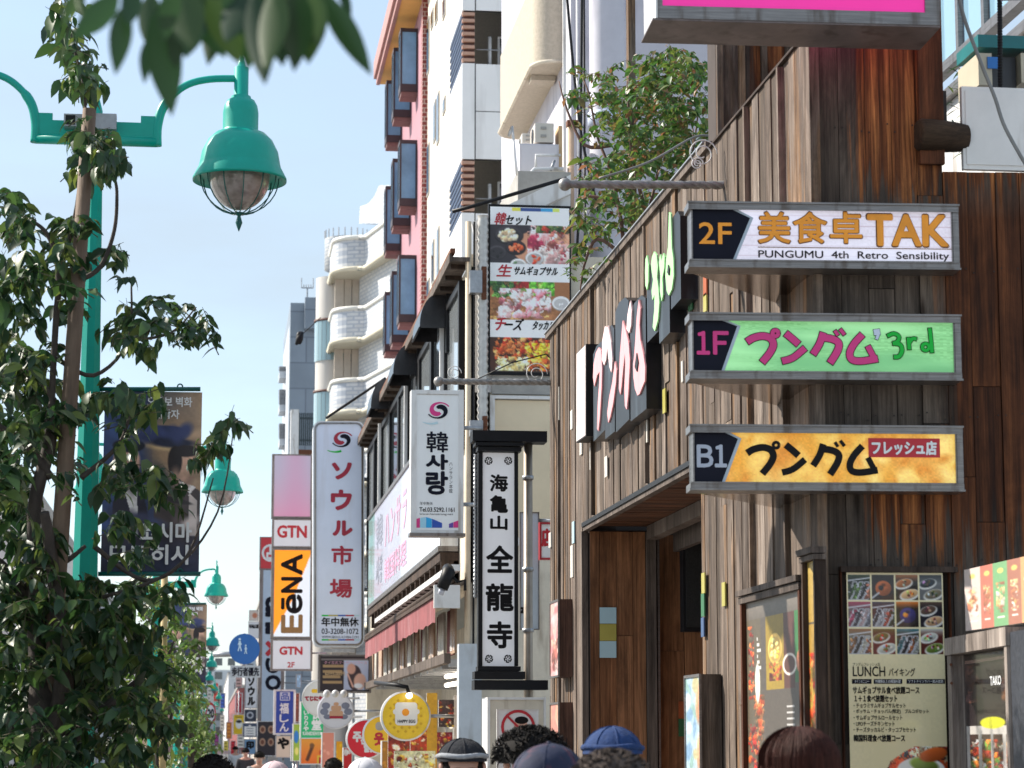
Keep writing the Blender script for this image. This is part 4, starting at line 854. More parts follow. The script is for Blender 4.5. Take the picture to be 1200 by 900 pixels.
fp = Plane(SB.o, SB.u, SB.n); fp.ab = lambda px, py: (a0 if px == 0 else a1, b1 if py == 0 else b0)
put_print(fp, 0, 0, 1, 1, cv, INKG, T, 'sign_face', .001)
L_ = a1-a0; H_ = b1-b0; pkk = mat('faded_pink_ink', (.78,.38,.56), .4, .2); gyi = mat('faded_grey_ink', (.28,.3,.38), .4, .2)
mb = MB(); 
for i, ch in enumerate('ハンサラン'): put_text(mb, SB, ch, (a0+L_*(.30+.085*i), b0+H_*.42), (a0+L_*(.375+.085*i), b0+H_*.88), .004, .008, em=True)
mb.build('lettering', pkk, T)
mb = MB(); put_text(mb, SB, '韓国料理', (a0+L_*.30, b0+H_*.10), (a0+L_*.62, b0+H_*.34), .004, .006); mb.build('lettering', pkk, T)
mb = MB(); put_text(mb, SB, '韓', (a0+L_*.15, b0+H_*.55), (a0+L_*.26, b0+H_*.9), .004, .004); put_text(mb, SB, '사랑', (a0+L_*.15, b0+H_*.15), (a0+L_*.26, b0+H_*.45), .004, .004); mb.build('lettering', gyi, T)
m = MB(); m.box(2.12, 2.3, -a1, -a0, b0-.14, b0-.06); 
for k in range(18): y_ = -a1+(a1-a0)*k/18; m.box(2.13, 2.29, y_, y_+.05, b0-.32, b0-.14)
m.box(2.25, 2.30, -a1, -a0, b0-.34, b0-.14); m.build('support_truss', wood_d, B2)
# red awning
AW = side(1.98); a0, a1 = AW.ab(428, 760)[0], AW.ab(510, 720)[0]; zb = (AW.ab(427, 768)[1]+AW.ab(510, 735)[1])/2; zt = zb+.22
T = thing('awning', 'red and faded pink fabric awning with brown roller below the signboard', 'awning', (2.1, -(a0+a1)/2, zb))
redc = mat('faded_red_canvas', (.24,.065,.07), .9, .3, 3, 0, .3, dirt=(.36,.18,.19))
V = []; n = 30
for i in range(n+1):
    y_ = -a0+(a0-a1)*i/n; V += [(1.98+.01*math.sin(i*2.2), y_, zb+.012*math.sin(i*3.1)), (1.98, y_, zt)]
MB().add(V, [(2*i, 2*i+1, 2*i+3, 2*i+2) for i in range(n)], 0, True).build('valance', redc, T)
m = MB(); m.add([(1.98,-a0,zt),(1.98,-a1,zt),(2.28,-a1,zt+.20),(2.28,-a0,zt+.20)], [(0,1,2,3)]); m.build('canopy', mat('brown_canvas', (.09,.055,.05), .9, .3), T)
m = MB(); m.box(1.96, 1.99, -a1, -a0, zt, zt+.035); m.tube([(2.0,-a1,zt+.06),(2.0,-a0,zt+.06)], .035, 8); m.build('front_bar', wood_d, T)
MB().box(2.10, 2.2, -a1-.05, -a0, zt+.235, zt+.29).build('cassette', white_m, T)
MB().pxb(front(-a1/KZ), 508, 686, 538, 713, 0, .08).build('end_box', white_m, T)
# security camera
cY = yS(520, 2.05)-.6
T = thing('security_camera', 'dark hooded security lamp on a bracket under the white signboard', 'camera', P(545, 688, cY/KZ))
m = MB(); A_, B_ = P(526, 670, cY/KZ), P(518, 690, cY/KZ); m.tube([A_+Vector((0,.1,.03)), A_, B_], [.05,.06,.05], 12); m.build('housing', blk, T)
m = MB(); m.tube([B_, P(516, 697, cY/KZ)], .028, 10); m.build('lens_tube', mat('lens_glass', (.5,.5,.55), .1, .1, coat=1), T)
m = MB(); m.tube([A_, P(536, 682, cY/KZ), P(545, 680, cY/KZ), P(545, 692, cY/KZ)], .015, 6); m.build('bracket_arm', blk, T)
# shop interior under the awning
shopy0, shopy1 = yS(535, 2.5), Yf2-.3
zsh = hS(480, 790, 2.15)
m = MB(); m.box(2.10, 2.16, Yn2+.1, Yf2-.2, zsh-.02, zsh+.07); m.build('lower_eave_board', wood_c, B2)
for k in range(14): MB().box(2.16, 3.3, Yn2+.2+k*.75, Yn2+.32+k*.75, zsh-.05, zsh+.02).build('eave_joist', steel, B2)
g_ = random.Random(12)
paperm = [mat('kraft_hanging', (.40,.26,.17), .8, .3, 9), mat('maroon_hanging', (.14,.025,.02), .8, .3, 9), mat('cream_hanging', (.50,.46,.38), .8, .3, 9)]
y_ = Yn2+.15; k = 0
while y_ < Yf2-1.2:
    w_ = g_.uniform(.25,.6); T_ = k % 2 == 0
    MB().box(2.20+.03*(k % 2), 2.22+.03*(k % 2), y_, y_+w_, zsh+.075, zsh+.50).build('hanging_slat', paperm[(0,1,2,1)[k % 4]], B2)
    if T_:
        mm = MB()
        for q in range(9): yy = y_+w_*g_.random(); mm.add([(2.196,yy,zsh+.10),(2.196,yy+.02,zsh+.10),(2.196,yy+.03*g_.random(),zsh+.3+.18*g_.random())], [(0,1,2)])
        mm.build('printed_streak', white_ink, B2)
    y_ += w_+.02; k += 1
m = MB(); m.pxb(front(Yn2/KZ).off(.02), 536, 755, 562, 990, -.02, .14); m.build('corner_pillar', mat('bluish_white_post', (.50,.54,.58), .6, .15, 4, 0, .2, dirt=(.25,.24,.22)), B2)
for k, (x0, x1, y0, y1, cc, nm) in enumerate(((455,480,842,905,(150,40,20),0), (481,500,846,905,(176,60,30),0), (500,512,812,905,(196,150,40),1), (512,530,858,885,(120,20,40),0), (514,532,820,852,(60,44,46),0), (532,541,815,905,(188,178,170),1), (462,510,880,910,(212,206,160),0))):
    c = Cv(int(x1-x0)+2, int(y1-y0)+2, cc); c.food(0, 0, c.w, c.h, [(210,160,60),(170,50,30),(230,210,180),(90,30,20),cc], 40, 70+k, .12) if nm == 0 else None; c.noise(.05, k)
    Zp = 19.2+.12*k if x0 != 462 else 18.6; pl = front(Zp)
    T = thing('menu_banner', ('dark red menu banner left of the shop entrance', 'orange menu banner behind the yellow disc sign', 'plain mustard door post panel inside the shop', 'small maroon price sheet inside the shop', 'small dark photo sheet under the shop eave', 'pale curtain strip beside the bluish pillar', 'pale yellow menu card low in the shop front')[k], 'banner', P((x0+x1)/2, 1050, Zp))
    put_print(pl, x0, y0, x1, y1, c, INK, T, 'print', .004); MB().pxb(pl, x0, y0, x1, y1, -.02, .002).build('backing', white_m, T); 
    MB().pxb(pl, (x0+x1)/2-.7, y1, (x0+x1)/2+.7, 1075, -.015, 0).build('stand_post', steel, T)
T = thing('shop_lamp', 'small lit bulb lamp under the shop eave beside the yellow disc', 'lamp', P(479, 808, 18.8))
MB().ball(P(479.5, 815, 18.8), .03, .03, .03).build('bulb', mat('lit_bulb', (1,.85,.6), .4, 0, emit=6), T); MB().tube([P(479, 812, 18.8), P(477, 805, 18.8), P(466, 803, 18.8), P(440, 800, 19.5)], .02, 8).build('lamp_arm', blk, T)
for x0, x1, yy in ((523, 541, 793), (523, 541, 803)):
    setp(MB().tube([P(x0, yy, 20.5), P(x1, yy-3, 19.0)], .022, 8).build('tube_light', mat('lit_tube', (1,.9,.75), .4, 0, emit=3)), 'upper lit fluorescent tube inside the shop' if yy < 800 else 'lower lit fluorescent tube inside the shop', 'light')
# ---- camera-facing end wall of the cream building
E2 = front((Yn2-.005)/KZ)
m = MB(); p0 = [E2.ab(*q) for q in ((552,262),(668,206),(668,228),(556,282))]; m.prism(E2, p0, 0, .05); m.build('verge_board', white_m, B2)
m = MB(); p0 = [E2.ab(*q) for q in ((556,283),(668,229),(668,460),(556,460))]; m.prism(E2, p0, 0, .006); m.build('wall_sheet', white_m, B2)
for x0, y0, x1, y1 in ((576,440,700,464),): MB().pxb(E2, x0, y0, x1, y1, 0, .03).build('panel_band', conc, B2)
w_ = MB(); w_.pxb(E2, 574, 464, 579, 640, 0, .05); w_.pxb(E2, 579, 464, 650, 469, 0, .05); w_.pxb(E2, 579, 630, 650, 640, 0, .05); wo_ = w_.build('window', white_m, B2); MB().pxb(E2, 579, 469, 650, 630, .005, .015).build('pane', mat('cream_blind', (.72,.60,.42), .3, .08, 3), wo_)
E3 = E2.off(.03)
for x0, x1, y0, y1, mm_, nm in ((544.5,551.5,262,960,mat('cream_pipe',(.60,.48,.34),.6,.15),'drain_pipe'), (553.5,556,262,900,blk,'conduit')):
    c0, c1 = E3.w(*E3.ab((x0+x1)/2, y0), .08), E3.w(E3.ab((x0+x1)/2, y0)[0], GH, .08); r_ = abs(E3.ab(x1,500)[0]-E3.ab(x0,500)[0])/2
    MB().tube([c0, c1], r_, 12).build(nm, mm_, B2)
m = MB(); c0 = E3.w(*E3.ab(565, 255), .07); c1 = E3.w(E3.ab(565, 255)[0], E3.ab(565,515)[1], .07); n = 62
prof = [(0.042 if i % 2 else .054, -(c0.z-c1.z)*i/n) for i in range(n+1)]; m.lathe(c0, prof, 14); m.build('ribbed_duct', mat('duct_foil', (.55,.53,.50), .45, .2, 20, .6, .2), B2)
for x0, y0, x1, y1 in ((548,322,562,348), (548,496,563,514)):
    MB().pxb(E3, x0, y0, x1, y1, .10, .22).build('junction_box', steel, B2); MB().pxb(E3, x1+.5, y0-6, x1+6, y1+6, .06, .16).build('rusty_clamp', rust, B2)
# food poster
T = thing('food_poster', 'tall white poster with three food photographs hanging on the cream end wall', 'poster', E3.w(*E3.ab(620, 438)))
MB().pxb(E3, 572, 240, 669, 441, .0, .035).build('board', blk, T)
cv = Cv(94, 190, (226,224,226))
cv.rect(26, 1, 36, 5, (212,206,70)); cv.rect(36, 1, 60, 5, (50,74,130)); cv.rect(60, 1, 74, 5, (60,150,200)); cv.rect(74, 1, 82, 5, (200,214,100))
y = 21; cv.rect(0, y, 94, y+46, (52,48,52)); cv.ell(66, y+26, 40, 22, (196,140,110)); cv.food(44, y, 94, y+46, [(222,150,150),(232,180,175),(190,60,90),(236,214,206),(200,110,100)], 46, 21, .2); cv.food(50, y, 94, y+9, [(60,80,50),(90,110,60),(150,50,40)], 30, 22, .5)
cv.rect(0, y+44, 94, y+46, (226,224,226)); cv.plate(22, y+12, 17, (60,56,60), [(226,206,176),(236,220,190),(214,180,140)], 26, 1, .62); cv.plate(30, y+26, 12, (50,44,48), [(214,90,50),(230,120,80),(190,70,40)], 18, 2, .7); cv.plate(8, y+32, 11, (70,66,70), [(40,38,40)], 3, 3); cv.plate(52, y+38, 11, (220,216,214), [(200,60,40),(214,90,60)], 9, 4); cv.plate(33, y+46, 10, (226,224,220), [(90,120,80)], 4, 5)
cv.rect(0, y+45, 94, y+66, (226,224,226))
y = 86; cv.rect(0, y, 94, y+44, (150,100,64)); cv.food(0, y+30, 94, y+44, [(206,150,90),(220,170,100)], 10, 8, .5); cv.food(0, y, 40, y+18, [(60,100,50),(90,130,60),(40,70,40)], 50, 31, .3); cv.food(44, y, 76, y+16, [(90,160,50),(120,190,70),(60,120,40)], 60, 32, .3); cv.food(28, y, 46, y+8, [(150,40,40),(120,60,40)], 14, 33, .5)
cv.food(8, y+8, 72, y+42, [(232,160,165),(244,214,210),(220,120,130),(250,236,230),(238,190,190)], 90, 34, .16); cv.plate(83, y+24, 11, (244,240,238), [(240,236,236)], 3, 7); cv.food(0, y+22, 10, y+40, [(120,80,50)], 8, 3, .4)
cv.rect(0, y+44, 94, y+64, (226,224,226))
y = 150; cv.rect(0, y, 94, 190, (60,36,26)); cv.ell(40, y+24, 44, 20, (70,40,28)); cv.food(4, y, 70, y+26, [(214,80,40),(230,120,60),(190,50,30),(240,150,90)], 110, 41, .14); cv.food(40, y+6, 78, y+26, [(250,200,40),(244,180,30),(252,220,80)], 110, 42, .10); cv.food(6, y+22, 46, y+40, [(240,220,150),(236,206,130),(246,232,180)], 60, 43, .2); cv.food(44, y+24, 84, y+40, [(230,130,50),(214,90,40),(240,170,80)], 50, 44, .18)
cv.rect(0, 188, 94, 190, (50,40,36)); cv.noise(.02, 4, 2); cv.a = np.clip(cv.a*1.12+6, 0, 255)
put_print(E3, 574, 243, 667, 438, cv, INK, T, 'poster_print', .038)
for s_, x0, x1, y0, y1, b_ in (('セット', 592, 622, 253.5, 265, .0025), ('サムギョプサル', 602, 653, 313, 324, .0022), ('タッカルビ', 624, 655, 377, 388, .0022), ('ーズ', 591, 612, 374, 388, .003)):
    text(E3, s_, x0, y0, x1, y1, black_ink, T, bold=b_, c=.042, shear=.25)
text(E3, '韓', 580, 250, 592, 264.5, red_ink, T, bold=.002, c=.042, shear=.25); text(E3, '생' if 0 else '生', 583, 311, 599, 325, red_ink, T, bold=.0025, c=.042, shear=.25); text(E3, 'チ', 580, 373, 592, 388, red_ink, T, bold=.003, c=.042, shear=.2)
MB().tube([P(530, 248, 17.4), P(560, 240, 17.4), P(620, 222, 17.4), P(664, 209, 17.4)], .018, 6).build('cable_bundle', blk, B2)
# ---- vertical temple-style sign on its pole
vz = 15.6; V = front(vz)
T = thing('vertical_sign', 'black framed vertical sign with brush characters hung on a tall steel pipe', 'sign', (V.w(V.ab(621, 800)[0], GH)))
c0, c1 = V.w(*V.ab(621, 515), -.12), V.w(V.ab(621, 515)[0], GH, -.12)
MB().tube([c0, c1], .036, 14).build('pole', mat('dull_bronze_pipe', (.36,.30,.24), .4, .25, 6, .5, .1), T)
for yy in (560, 668, 740): MB().tube([V.w(*V.ab(621,yy), -.12)+Vector((0,0,.0)), V.w(*V.ab(621,yy), -.12)+Vector((0,0,.03))], .046, 14).build('clamp', steel, T)
MB().pxb(V, 553, 505, 640, 519, -.14, .06).build('top_beam', blk, T)
MB().pxb(V, 555, 797, 641, 808.5, -.14, .06).build('bottom_beam', blk, T)
m = MB(); m.pxb(V, 556, 519.5, 613, 524, -.1, .08); m.pxb(V, 559, 524.5, 610, 530, -.09, .065); m.build('cap_moulding', blk, T)
m = MB(); m.pxb(V, 559, 781, 609, 786.5, -.09, .065); m.pxb(V, 555, 787, 614, 796, -.1, .08); m.build('base_moulding', blk, T)
MB().pxb(V, 565, 530, 603, 781, -.06, -.001).build('casing', white_m, T)
MB().pxb(V, 560.5, 530.5, 565, 780.5, -.07, .02).build('frame_stile', blk, T); MB().pxb(V, 602.5, 530.5, 607, 780.5, -.07, .02).build('frame_stile', blk, T)
MB().pxb(V, 565, 530.5, 602.5, 780.5, 0, .004).build('sign_face', mat('white_acrylic', (.74,.74,.76), .35, .05, 3, 0, 0, emit=.12), T)
for i, (ch, ya, yb) in enumerate((('海',556.5,575.5), ('亀',581,600.5), ('山',605,620.5), ('全',640,670.5), ('龍',684.5,715.5), ('寺',729,759))):
    xm, hw = (584.5 if i < 3 else 585.5), (10, 10, 9.5, 15, 15.5, 14)[i]; text(V, ch, xm-hw, ya, xm+hw, yb, black_ink, T, bold=.005 if i < 3 else .007, c=.006)
for cx, cy in ((572.5,540), (595.5,540), (573,772), (595,772)):
    a_, b_ = V.ab(cx, cy); m = MB(); s_ = .036
    for q in range(5):
        an = q*1.2566+.3; m.ribbon(V, [(a_+math.cos(an+t*.35)*s_*.75, b_+math.sin(an+t*.35)*s_*.75) for t in range(4)], .011, .006); m.ribbon(V, [(a_+math.cos(an)*s_*.2, b_+math.sin(an)*s_*.2), (a_+math.cos(an)*s_*.62, b_+math.sin(an)*s_*.62)], .009, .0065)
    m.build('ornament', black_ink, T)
m = MB(); A_, B_ = V.w(*V.ab(557.5, 532), -.03), V.w(*V.ab(557.5, 700), -.03); n = 120
for k in range(2): m.tube([A_.lerp(B_, i/n)+Vector((math.cos(i*.9+k*3.14)*.009, math.sin(i*.9+k*3.14)*.009, 0)) for i in range(n+1)], .007, 5)
m.build('twisted_chain', steel, T)
# white vertical sign (two Korean syllables)
def panel_sign(label, x0, y0, x1, y1, Z, face, frame=alu, fw=4, dep=.12, cat='sign', group=None, rr=None, name='projecting_sign', arm=None, post=False, emit_m=None):
    pl = front(Z); s_ = Z/2333.
    T = thing(name, label, cat, pl.w(pl.ab((x0+x1)/2, y1)[0], pl.ab(x0, y1)[1]), group)
    MB().pxb(pl, x0+fw*.5, y0+fw*.5, x1-fw*.5, y1-fw*.5, -dep, -.002).build('casing', frame, T)
    for q4 in ((x0, y0, x0+fw, y1), (x1-fw, y0, x1, y1)): MB().pxb(pl, *q4, -dep*.9, .012).build('frame_stile', frame, T)
    for q4 in ((x0+fw, y0, x1-fw, y0+fw), (x0+fw, y1-fw, x1-fw, y1)): MB().pxb(pl, *q4, -dep*.9, .014).build('frame_rail', frame, T)
    if isinstance(face, Cv): put_print(pl, x0+fw, y0+fw, x1-fw, y1-fw, face, emit_m or INK, T, 'sign_face', .002)
    else: MB().pxb(pl, x0+fw, y0+fw, x1-fw, y1-fw, -.001, .003).build('sign_face', face, T)
    if arm:
        for ya in arm[1:]:
            q = P(x1-2, ya, Z); MB().tube([q+Vector((0,dep*.5,0)), Vector((arm[0], q.y+dep*.5, q.z))], .018, 8).build('bracket_arm', steel, T)
    if post: q = P((x0+x1)/2, y1, Z); MB().tube([q+Vector((0,.05,0)), Vector((q.x, q.y+.05, GH))], .02, 8).build('post', steel, T)
    return T, pl
wface = mat('aged_white_acrylic', (.70,.72,.73), .4, .06, 3, 0, .03, emit=.06, dirt=(.62,.62,.60))
T, pl = panel_sign('white vertical lightbox with swirl logo and Korean syllables beside the black framed sign', 482, 457, 543, 627, 16.9, wface, white_m, 5.5, .16, arm=(X2, 500, 590))
MB().pxb(pl, 480, 624.5, 545, 629, -.15, .03).build('drip_tray', alu, T)
def swirl(pl, cx, cy, s, T, c1, c2, c3, c4=None, oc=.006):
    m = MB(); 
    def arc(cx_, cy_, r0, a0, a1, w0, w1, n=16): 
        pts = [pl.ab(cx_+r0*math.cos(R(a0+(a1-a0)*i/n)), cy_-r0*math.sin(R(a0+(a1-a0)*i/n))) for i in range(n+1)]
        k = abs(pl.ab(1,0)[0]-pl.ab(0,0)[0]); return pts, [k*(w0+(w1-w0)*i/n) for i in range(n+1)]
    k = abs(pl.ab(1,0)[0]-pl.ab(0,0)[0])
    for a0, mm, o_ in ((300, c1, 0), (120, c2, .001)):
        p, w = [], []
        for i in range(21):
            t = i/20; a = R(a0-275*t); r = s*(.26+.62*t); p.append(pl.ab(cx+r*math.cos(a), cy-r*.8*math.sin(a))); w.append(k*s*(.10+.36*math.sin(math.pi*min(1, t*1.05+.12))**1.2*(1-.55*t)))
        MB().ribbon(pl, p, w, oc+o_).build('logo_swirl', mm, T)
    p, w = arc(cx-.6*s, cy-.5*s, 1.55*s, 245, 290, .05*s, .2*s); MB().ribbon(pl, p, w, oc+.0015).build('logo_swirl', c3, T)
swirl(pl, 514, 481, 15, T, mag_ink, navy_ink, mat('pale_teal_ink', (.5,.68,.74), .4, .1))
text(pl, '韓', 500, 506, 524.5, 530, navy_ink, T, bold=.003, c=.006)
for ch, ya, yb in (('사', 533, 550), ('랑', 553, 579)): text(pl, ch, 500, ya, 524, yb, navy_ink, T, bold=.008, c=.006)
vtext(pl, 'ハンサラン本館', 526, 541, 530.5, 578, navy_ink, T, 0, .006)
text(pl, '年中無休', 492, 588, 507, 592, navy_ink, T, 0, .006); text(pl, 'Tel.03.5292.1161', 491.5, 594.5, 532.5, 600, navy_ink, T, .0008, .006); text(pl, 'www.hansarang.net', 491.5, 601, 531, 604.5, navy_ink, T, 0, .006)
for pts, mm_ in ((((488,608),(492,607),(492,618.5),(488,618.5)), mag_ink), (((492.3,607),(499,606),(499,618.5),(492.3,618.5)), mat('sky_ink', (.35,.65,.8), .4, .05)), (((499.3,606),(506,608),(506,618.5),(499.3,618.5)), mat('cyan_ink', (.02,.38,.75), .4, .05)), (((506.3,608),(518,613),(518,618.5),(506.3,618.5)), mat('royal_ink', (.02,.08,.42), .4, .05)), (((526,614),(531,612),(531,618.5),(526,618.5)), mat('violet_ink', (.12,.06,.35), .4, .05)), (((531.3,612),(537,610),(537,618.5),(531.3,618.5)), mag_ink)):
    MB().poly(pl, [pl.ab(*q) for q in reversed(pts)], .006).build('logo_band', mm_, T)
# Seoul market sign (rounded)
sz = 29.4; pl = front(sz); s_ = sz/2333
T = thing('projecting_sign', 'tall rounded pale blue sign with crimson brush katakana', 'sign', pl.w(*pl.ab(396, 757)))
def rrect(pl, x0, y0, x1, y1, r, n=6):
    out = []
    for cx, cy, a in ((x1-r,y0+r,0),(x0+r,y0+r,90),(x0+r,y1-r,180),(x1-r,y1-r,270)):
        for i in range(n+1): t = R(a+90*i/n); out.append(pl.ab(cx+r*math.cos(t), cy-r*math.sin(t)))
    return out
MB().prism(pl, rrect(pl, 367, 493.5, 427, 758, 9), -.35, 0).build('casing', mat('grimy_white_casing', (.60,.63,.68), .4, .1, 3, 0, .05, dirt=(.28,.28,.30)), T)
m = MB(); q = rrect(pl, 368.5, 495, 425.5, 756.5, 8); q2 = rrect(pl, 370.5, 497, 423.5, 754.5, 7); n = len(q)
m.add([pl.w(*p, .004) for p in q]+[pl.w(*p, .02) for p in q2]+[pl.w(*p, .0025) for p in q2], [(i,(i+1)%n,(i+1)%n+n,i+n) for i in range(n)]+[(i+n,(i+1)%n+n,(i+1)%n+2*n,i+2*n) for i in range(n)]); m.build('rim', alu, T)
MB().poly(pl, rrect(pl, 370.5, 497, 423.5, 754.5, 7), .003).build('sign_face', mat('pale_blue_acrylic', (.56,.62,.76), .35, .07, 2, 0, .02, emit=.05, dirt=(.46,.48,.56)), T)
swirl(pl, 401, 515, 14, T, dred_ink, navy_ink, green_ink)
def k2(ch, x0, y0, x1, y1): text(pl, ch, x0, y0, x1, y1, dred_ink, T, bold=(.017 if ch in 'ソウル' else .009), c=.008)
k2('ソ', 390, 543, 411, 561); k2('ウ', 389, 575, 411, 597); k2('ル', 391, 611, 412, 627); k2('市', 389, 640, 413, 661); k2('場', 387, 679, 412, 700)
for x0, x1, mm_ in ((377,385,green_ink),(385,396,MC['yellow_film']),(396,405,MC['royal_ink']),(405,415,dred_ink),(415,421,MC['pale_blue_film'])):
    for yy in (720.5, 749): MB().poly(pl, [pl.ab(x0,yy+1.6), pl.ab(x1,yy+1.6), pl.ab(x1,yy), pl.ab(x0,yy)], .008).build('colour_stripe', mm_, T)
text(pl, '年中無休', 377, 723.5, 420, 734, black_ink, T, .004, .008); text(pl, '03-3208-1072', 377, 736.5, 420, 743, black_ink, T, .001, .008); text(pl, 'WWW.SEOUL-ICHIBA.COM', 377, 745, 420, 748, black_ink, T, 0, .008)
for ya in (560, 690): q = P(424, ya, sz); MB().tube([q+Vector((0,.2,0)), Vector((X2+.1, q.y+.2, q.z))], .03, 8).build('bracket_arm', steel, T)
m = MB(); m.pxb(pl, 380, 760, 416, 764, -.2, 0); m.build('hanging_rail', steel, T)
# stacked orange and white sign
gz = 43.5
gcv = Cv(46, 76, (205,208,226))
for y_ in range(76): gcv.a[y_, :, :] = np.array((196,208,228))*(1-(y_/76)**1.8)+np.array((232,180,208))*(y_/76)**1.8
for cx in range(46): gcv.a[:, cx, :] = gcv.a[:, cx, :]*(1-.35*math.exp(-((cx-26)/16)**2))+.35*math.exp(-((cx-26)/16)**2)*np.array((228,150,196))
gface = mat('white_lightbox', (.68,.76,.79), .4, .04, 3, 0, 0, emit=.08)
T, pl = panel_sign('plain lilac to pink gradient panel at the top of the orange and white sign column', 319, 532, 366, 607, gz, gcv, alu, 1.6, .3, group=None, emit_m=INK, arm=(2.5, 560))
T, pl = panel_sign('upper white GTN lightbox directly above the orange panel', 319, 607.5, 366, 642, gz, gface, alu, 1.8, .3, arm=(2.5, 625))
text(pl, 'GTN', 325.5, 616, 359, 630, red_ink, T, .012, .008)
cv = Cv(44, 104, (212,224,230)); cv.poly([(0,0),(40,0),(0,104)], (245,150,20)); cv.poly([(0,0),(44,0),(22,60),(0,104)], (246,152,22)); 
T, pl = panel_sign('orange and white lightbox with sideways lettering in the sign column', 318.5, 642.5, 366, 748, gz, cv, alu, 2, .3, emit_m=INKL, arm=(2.5, 690))
for ch, ya, yb, mm_ in (('A',650,673,black_ink),('N',677,694,black_ink),('ē',697,718,black_ink),('E',721,741,mat('bronze_ink',(.32,.19,.06),.5,.3,60))):
    text(pl, ch, 330.5, ya, 353.5, yb, mm_, T, .02, .008, rot=90)
T, pl = panel_sign('lower white GTN 2F lightbox directly beneath the orange panel', 317.5, 748.5, 366, 786, gz, gface, alu, 2, .3, arm=(2.5, 765))
text(pl, 'GTN', 328, 758, 354, 767, red_ink, T, .010, .008); text(pl, '2F', 337, 776, 345, 782, red_ink, T, .004, .008)
# tall blue-grey sideways-lettered sign with red top
T, pl = panel_sign('very tall pale blue sign with sideways dark lettering and a red crossed mark', 304.5, 667, 332, 880, 62, mat('pale_blue_panel', (.50,.60,.72), .5, .05), alu, 1, .4, arm=(3.6, 720, 800))
for ch, ya, yb, mm_ in (('n',700,716,navy_ink),('u',718,734,navy_ink),('I',736,742,navy_ink),('×',752,768,red_ink),('C',772,788,navy_ink),('O',792,808,navy_ink)):
    text(pl, ch, 312, ya, 328, yb, mm_, T, .03, .01, rot=90)
T, pl = panel_sign('square red sign with white ring mark above the tall blue sign', 304.5, 629, 328, 667, 62, mat('bright_red_panel', (.62,.04,.05), .4, .05), alu, .8, .4, arm=(3.6, 640))
m = MB(); a_, b_ = pl.ab(317, 648); m.ribbon(pl, [(a_+.24*math.cos(t*.35), b_+.24*math.sin(t*.35)) for t in range(19)], .07, .01); m.build('ring_mark', white_ink, T); text(pl, '占', 313, 640, 322, 656, white_ink, T, .02, .012)
# dark panel under the Seoul sign
cv = Cv(58, 40, (44,34,40)); cv.grad(28, 5, 56, 38, (190,200,222), (170,178,205)); cv.ell(40, 24, 8, 14, (60,44,50)); cv.ell(46, 28, 7, 9, (216,170,150)); cv.ell(36, 14, 5, 6, (210,160,140)); cv.ell(44, 33, 5, 3, (226,226,230)); cv.line(32, 20, 38, 34, 2, (220,170,150)); cv.rect(2, 3, 56, 5, (120,110,110))
for k, w_ in enumerate((24, 22, 20, 22)): cv.rect(4, 10+k*6, 4+w_, 12.4+k*6, (170,140,100))
T, pl = panel_sign('dark photo lightbox with a seated figure hung below the rounded blue sign', 373, 767, 435, 812, 27.5, cv, alu, 2, .2, arm=(X2+.1, 780))
text(pl, 'タイ古式マッサージコース', 380, 774.5, 430, 778.5, mat('pink_ink', (.7,.35,.45), .4), T, 0, .006); text(pl, '60分5,000円', 381, 787, 404, 792, mat('gold_ink', (.6,.42,.22), .4), T, .001, .006)
# disc signs
def disc(label, cx, cy, r, Z, face, rim, cvf=None, txt=(), arm=None, dep=.1):
    pl = front(Z); T = thing('disc_sign', label, 'sign', pl.w(*pl.ab(cx, cy+r)), 'round projecting shop signs'); n = 40
    def circ(k): return [pl.ab(cx+r*k*math.cos(2*math.pi*i/n), cy-r*k*math.sin(2*math.pi*i/n)) for i in range(n)]
    MB().prism(pl, circ(1), -dep, -.001).build('casing', rim, T)
    q, q2 = circ(1), circ(.93); m = MB(); m.add([pl.w(*p, .001) for p in q]+[pl.w(*p, .012) for p in q2], [(i,(i+1)%n,(i+1)%n+n,i+n) for i in range(n)]); m.build('rim', rim, T)
    MB().poly(pl, circ(.94), .0025).build('sign_face', face, T)
    if arm:
        q = P(cx+r*.9, cy, Z); MB().tube([q+Vector((0,dep/2,0)), Vector((arm, q.y+dep/2, q.z))], .016, 8).build('bracket_arm', steel, T)
    return T, pl, circ
yel = mat('yellow_checked_acrylic', (.66,.44,.02), .35, .15, 12, 0, 0, emit=.12)
T, pl, ci = disc('largest yellow disc sign showing a fried egg on toast', 475.5, 839, 29.5, 18.9, yel, white_m, arm=X2)
m = MB(); a_, b_ = pl.ab(475.5, 839); 
for i in range(-6, 7):
    for j in range(-6, 7):
        if (i*i+j*j) < 26 and (i+j) % 2 == 0: s_ = .0165; cx, cy = a_+i*.036, b_+j*.036; m.poly(pl, [(cx-s_,cy),(cx,cy-s_),(cx+s_,cy),(cx,cy+s_)], .0035)
m.build('check_pattern', mat('golden_ink', (.58,.34,.01), .4, .1), T)
MB().poly(pl, rrect(pl, 463, 823, 489, 850, 4), .006).build('toast_shape', white_ink, T); MB().poly(pl, rrect(pl, 460.5, 831, 491.5, 837, 2.5), .0055).build('toast_shape', white_ink, T)
MB().poly(pl, rrect(pl, 471, 830.5, 479.5, 839, 4.2), .008).build('yolk', org_ink, T); text(pl, 'HAPPY EGG', 466, 843.5, 486.5, 847, black_ink, T, .001, .008)
redf = mat('red_acrylic', (.60,.012,.03), .35, .05, 3, 0, 0, emit=.08)
T, pl, ci = disc('red disc sign with white Korean lettering left of the yellow discs', 429, 866, 23.5, 23.5, redf, white_m, arm=X2)
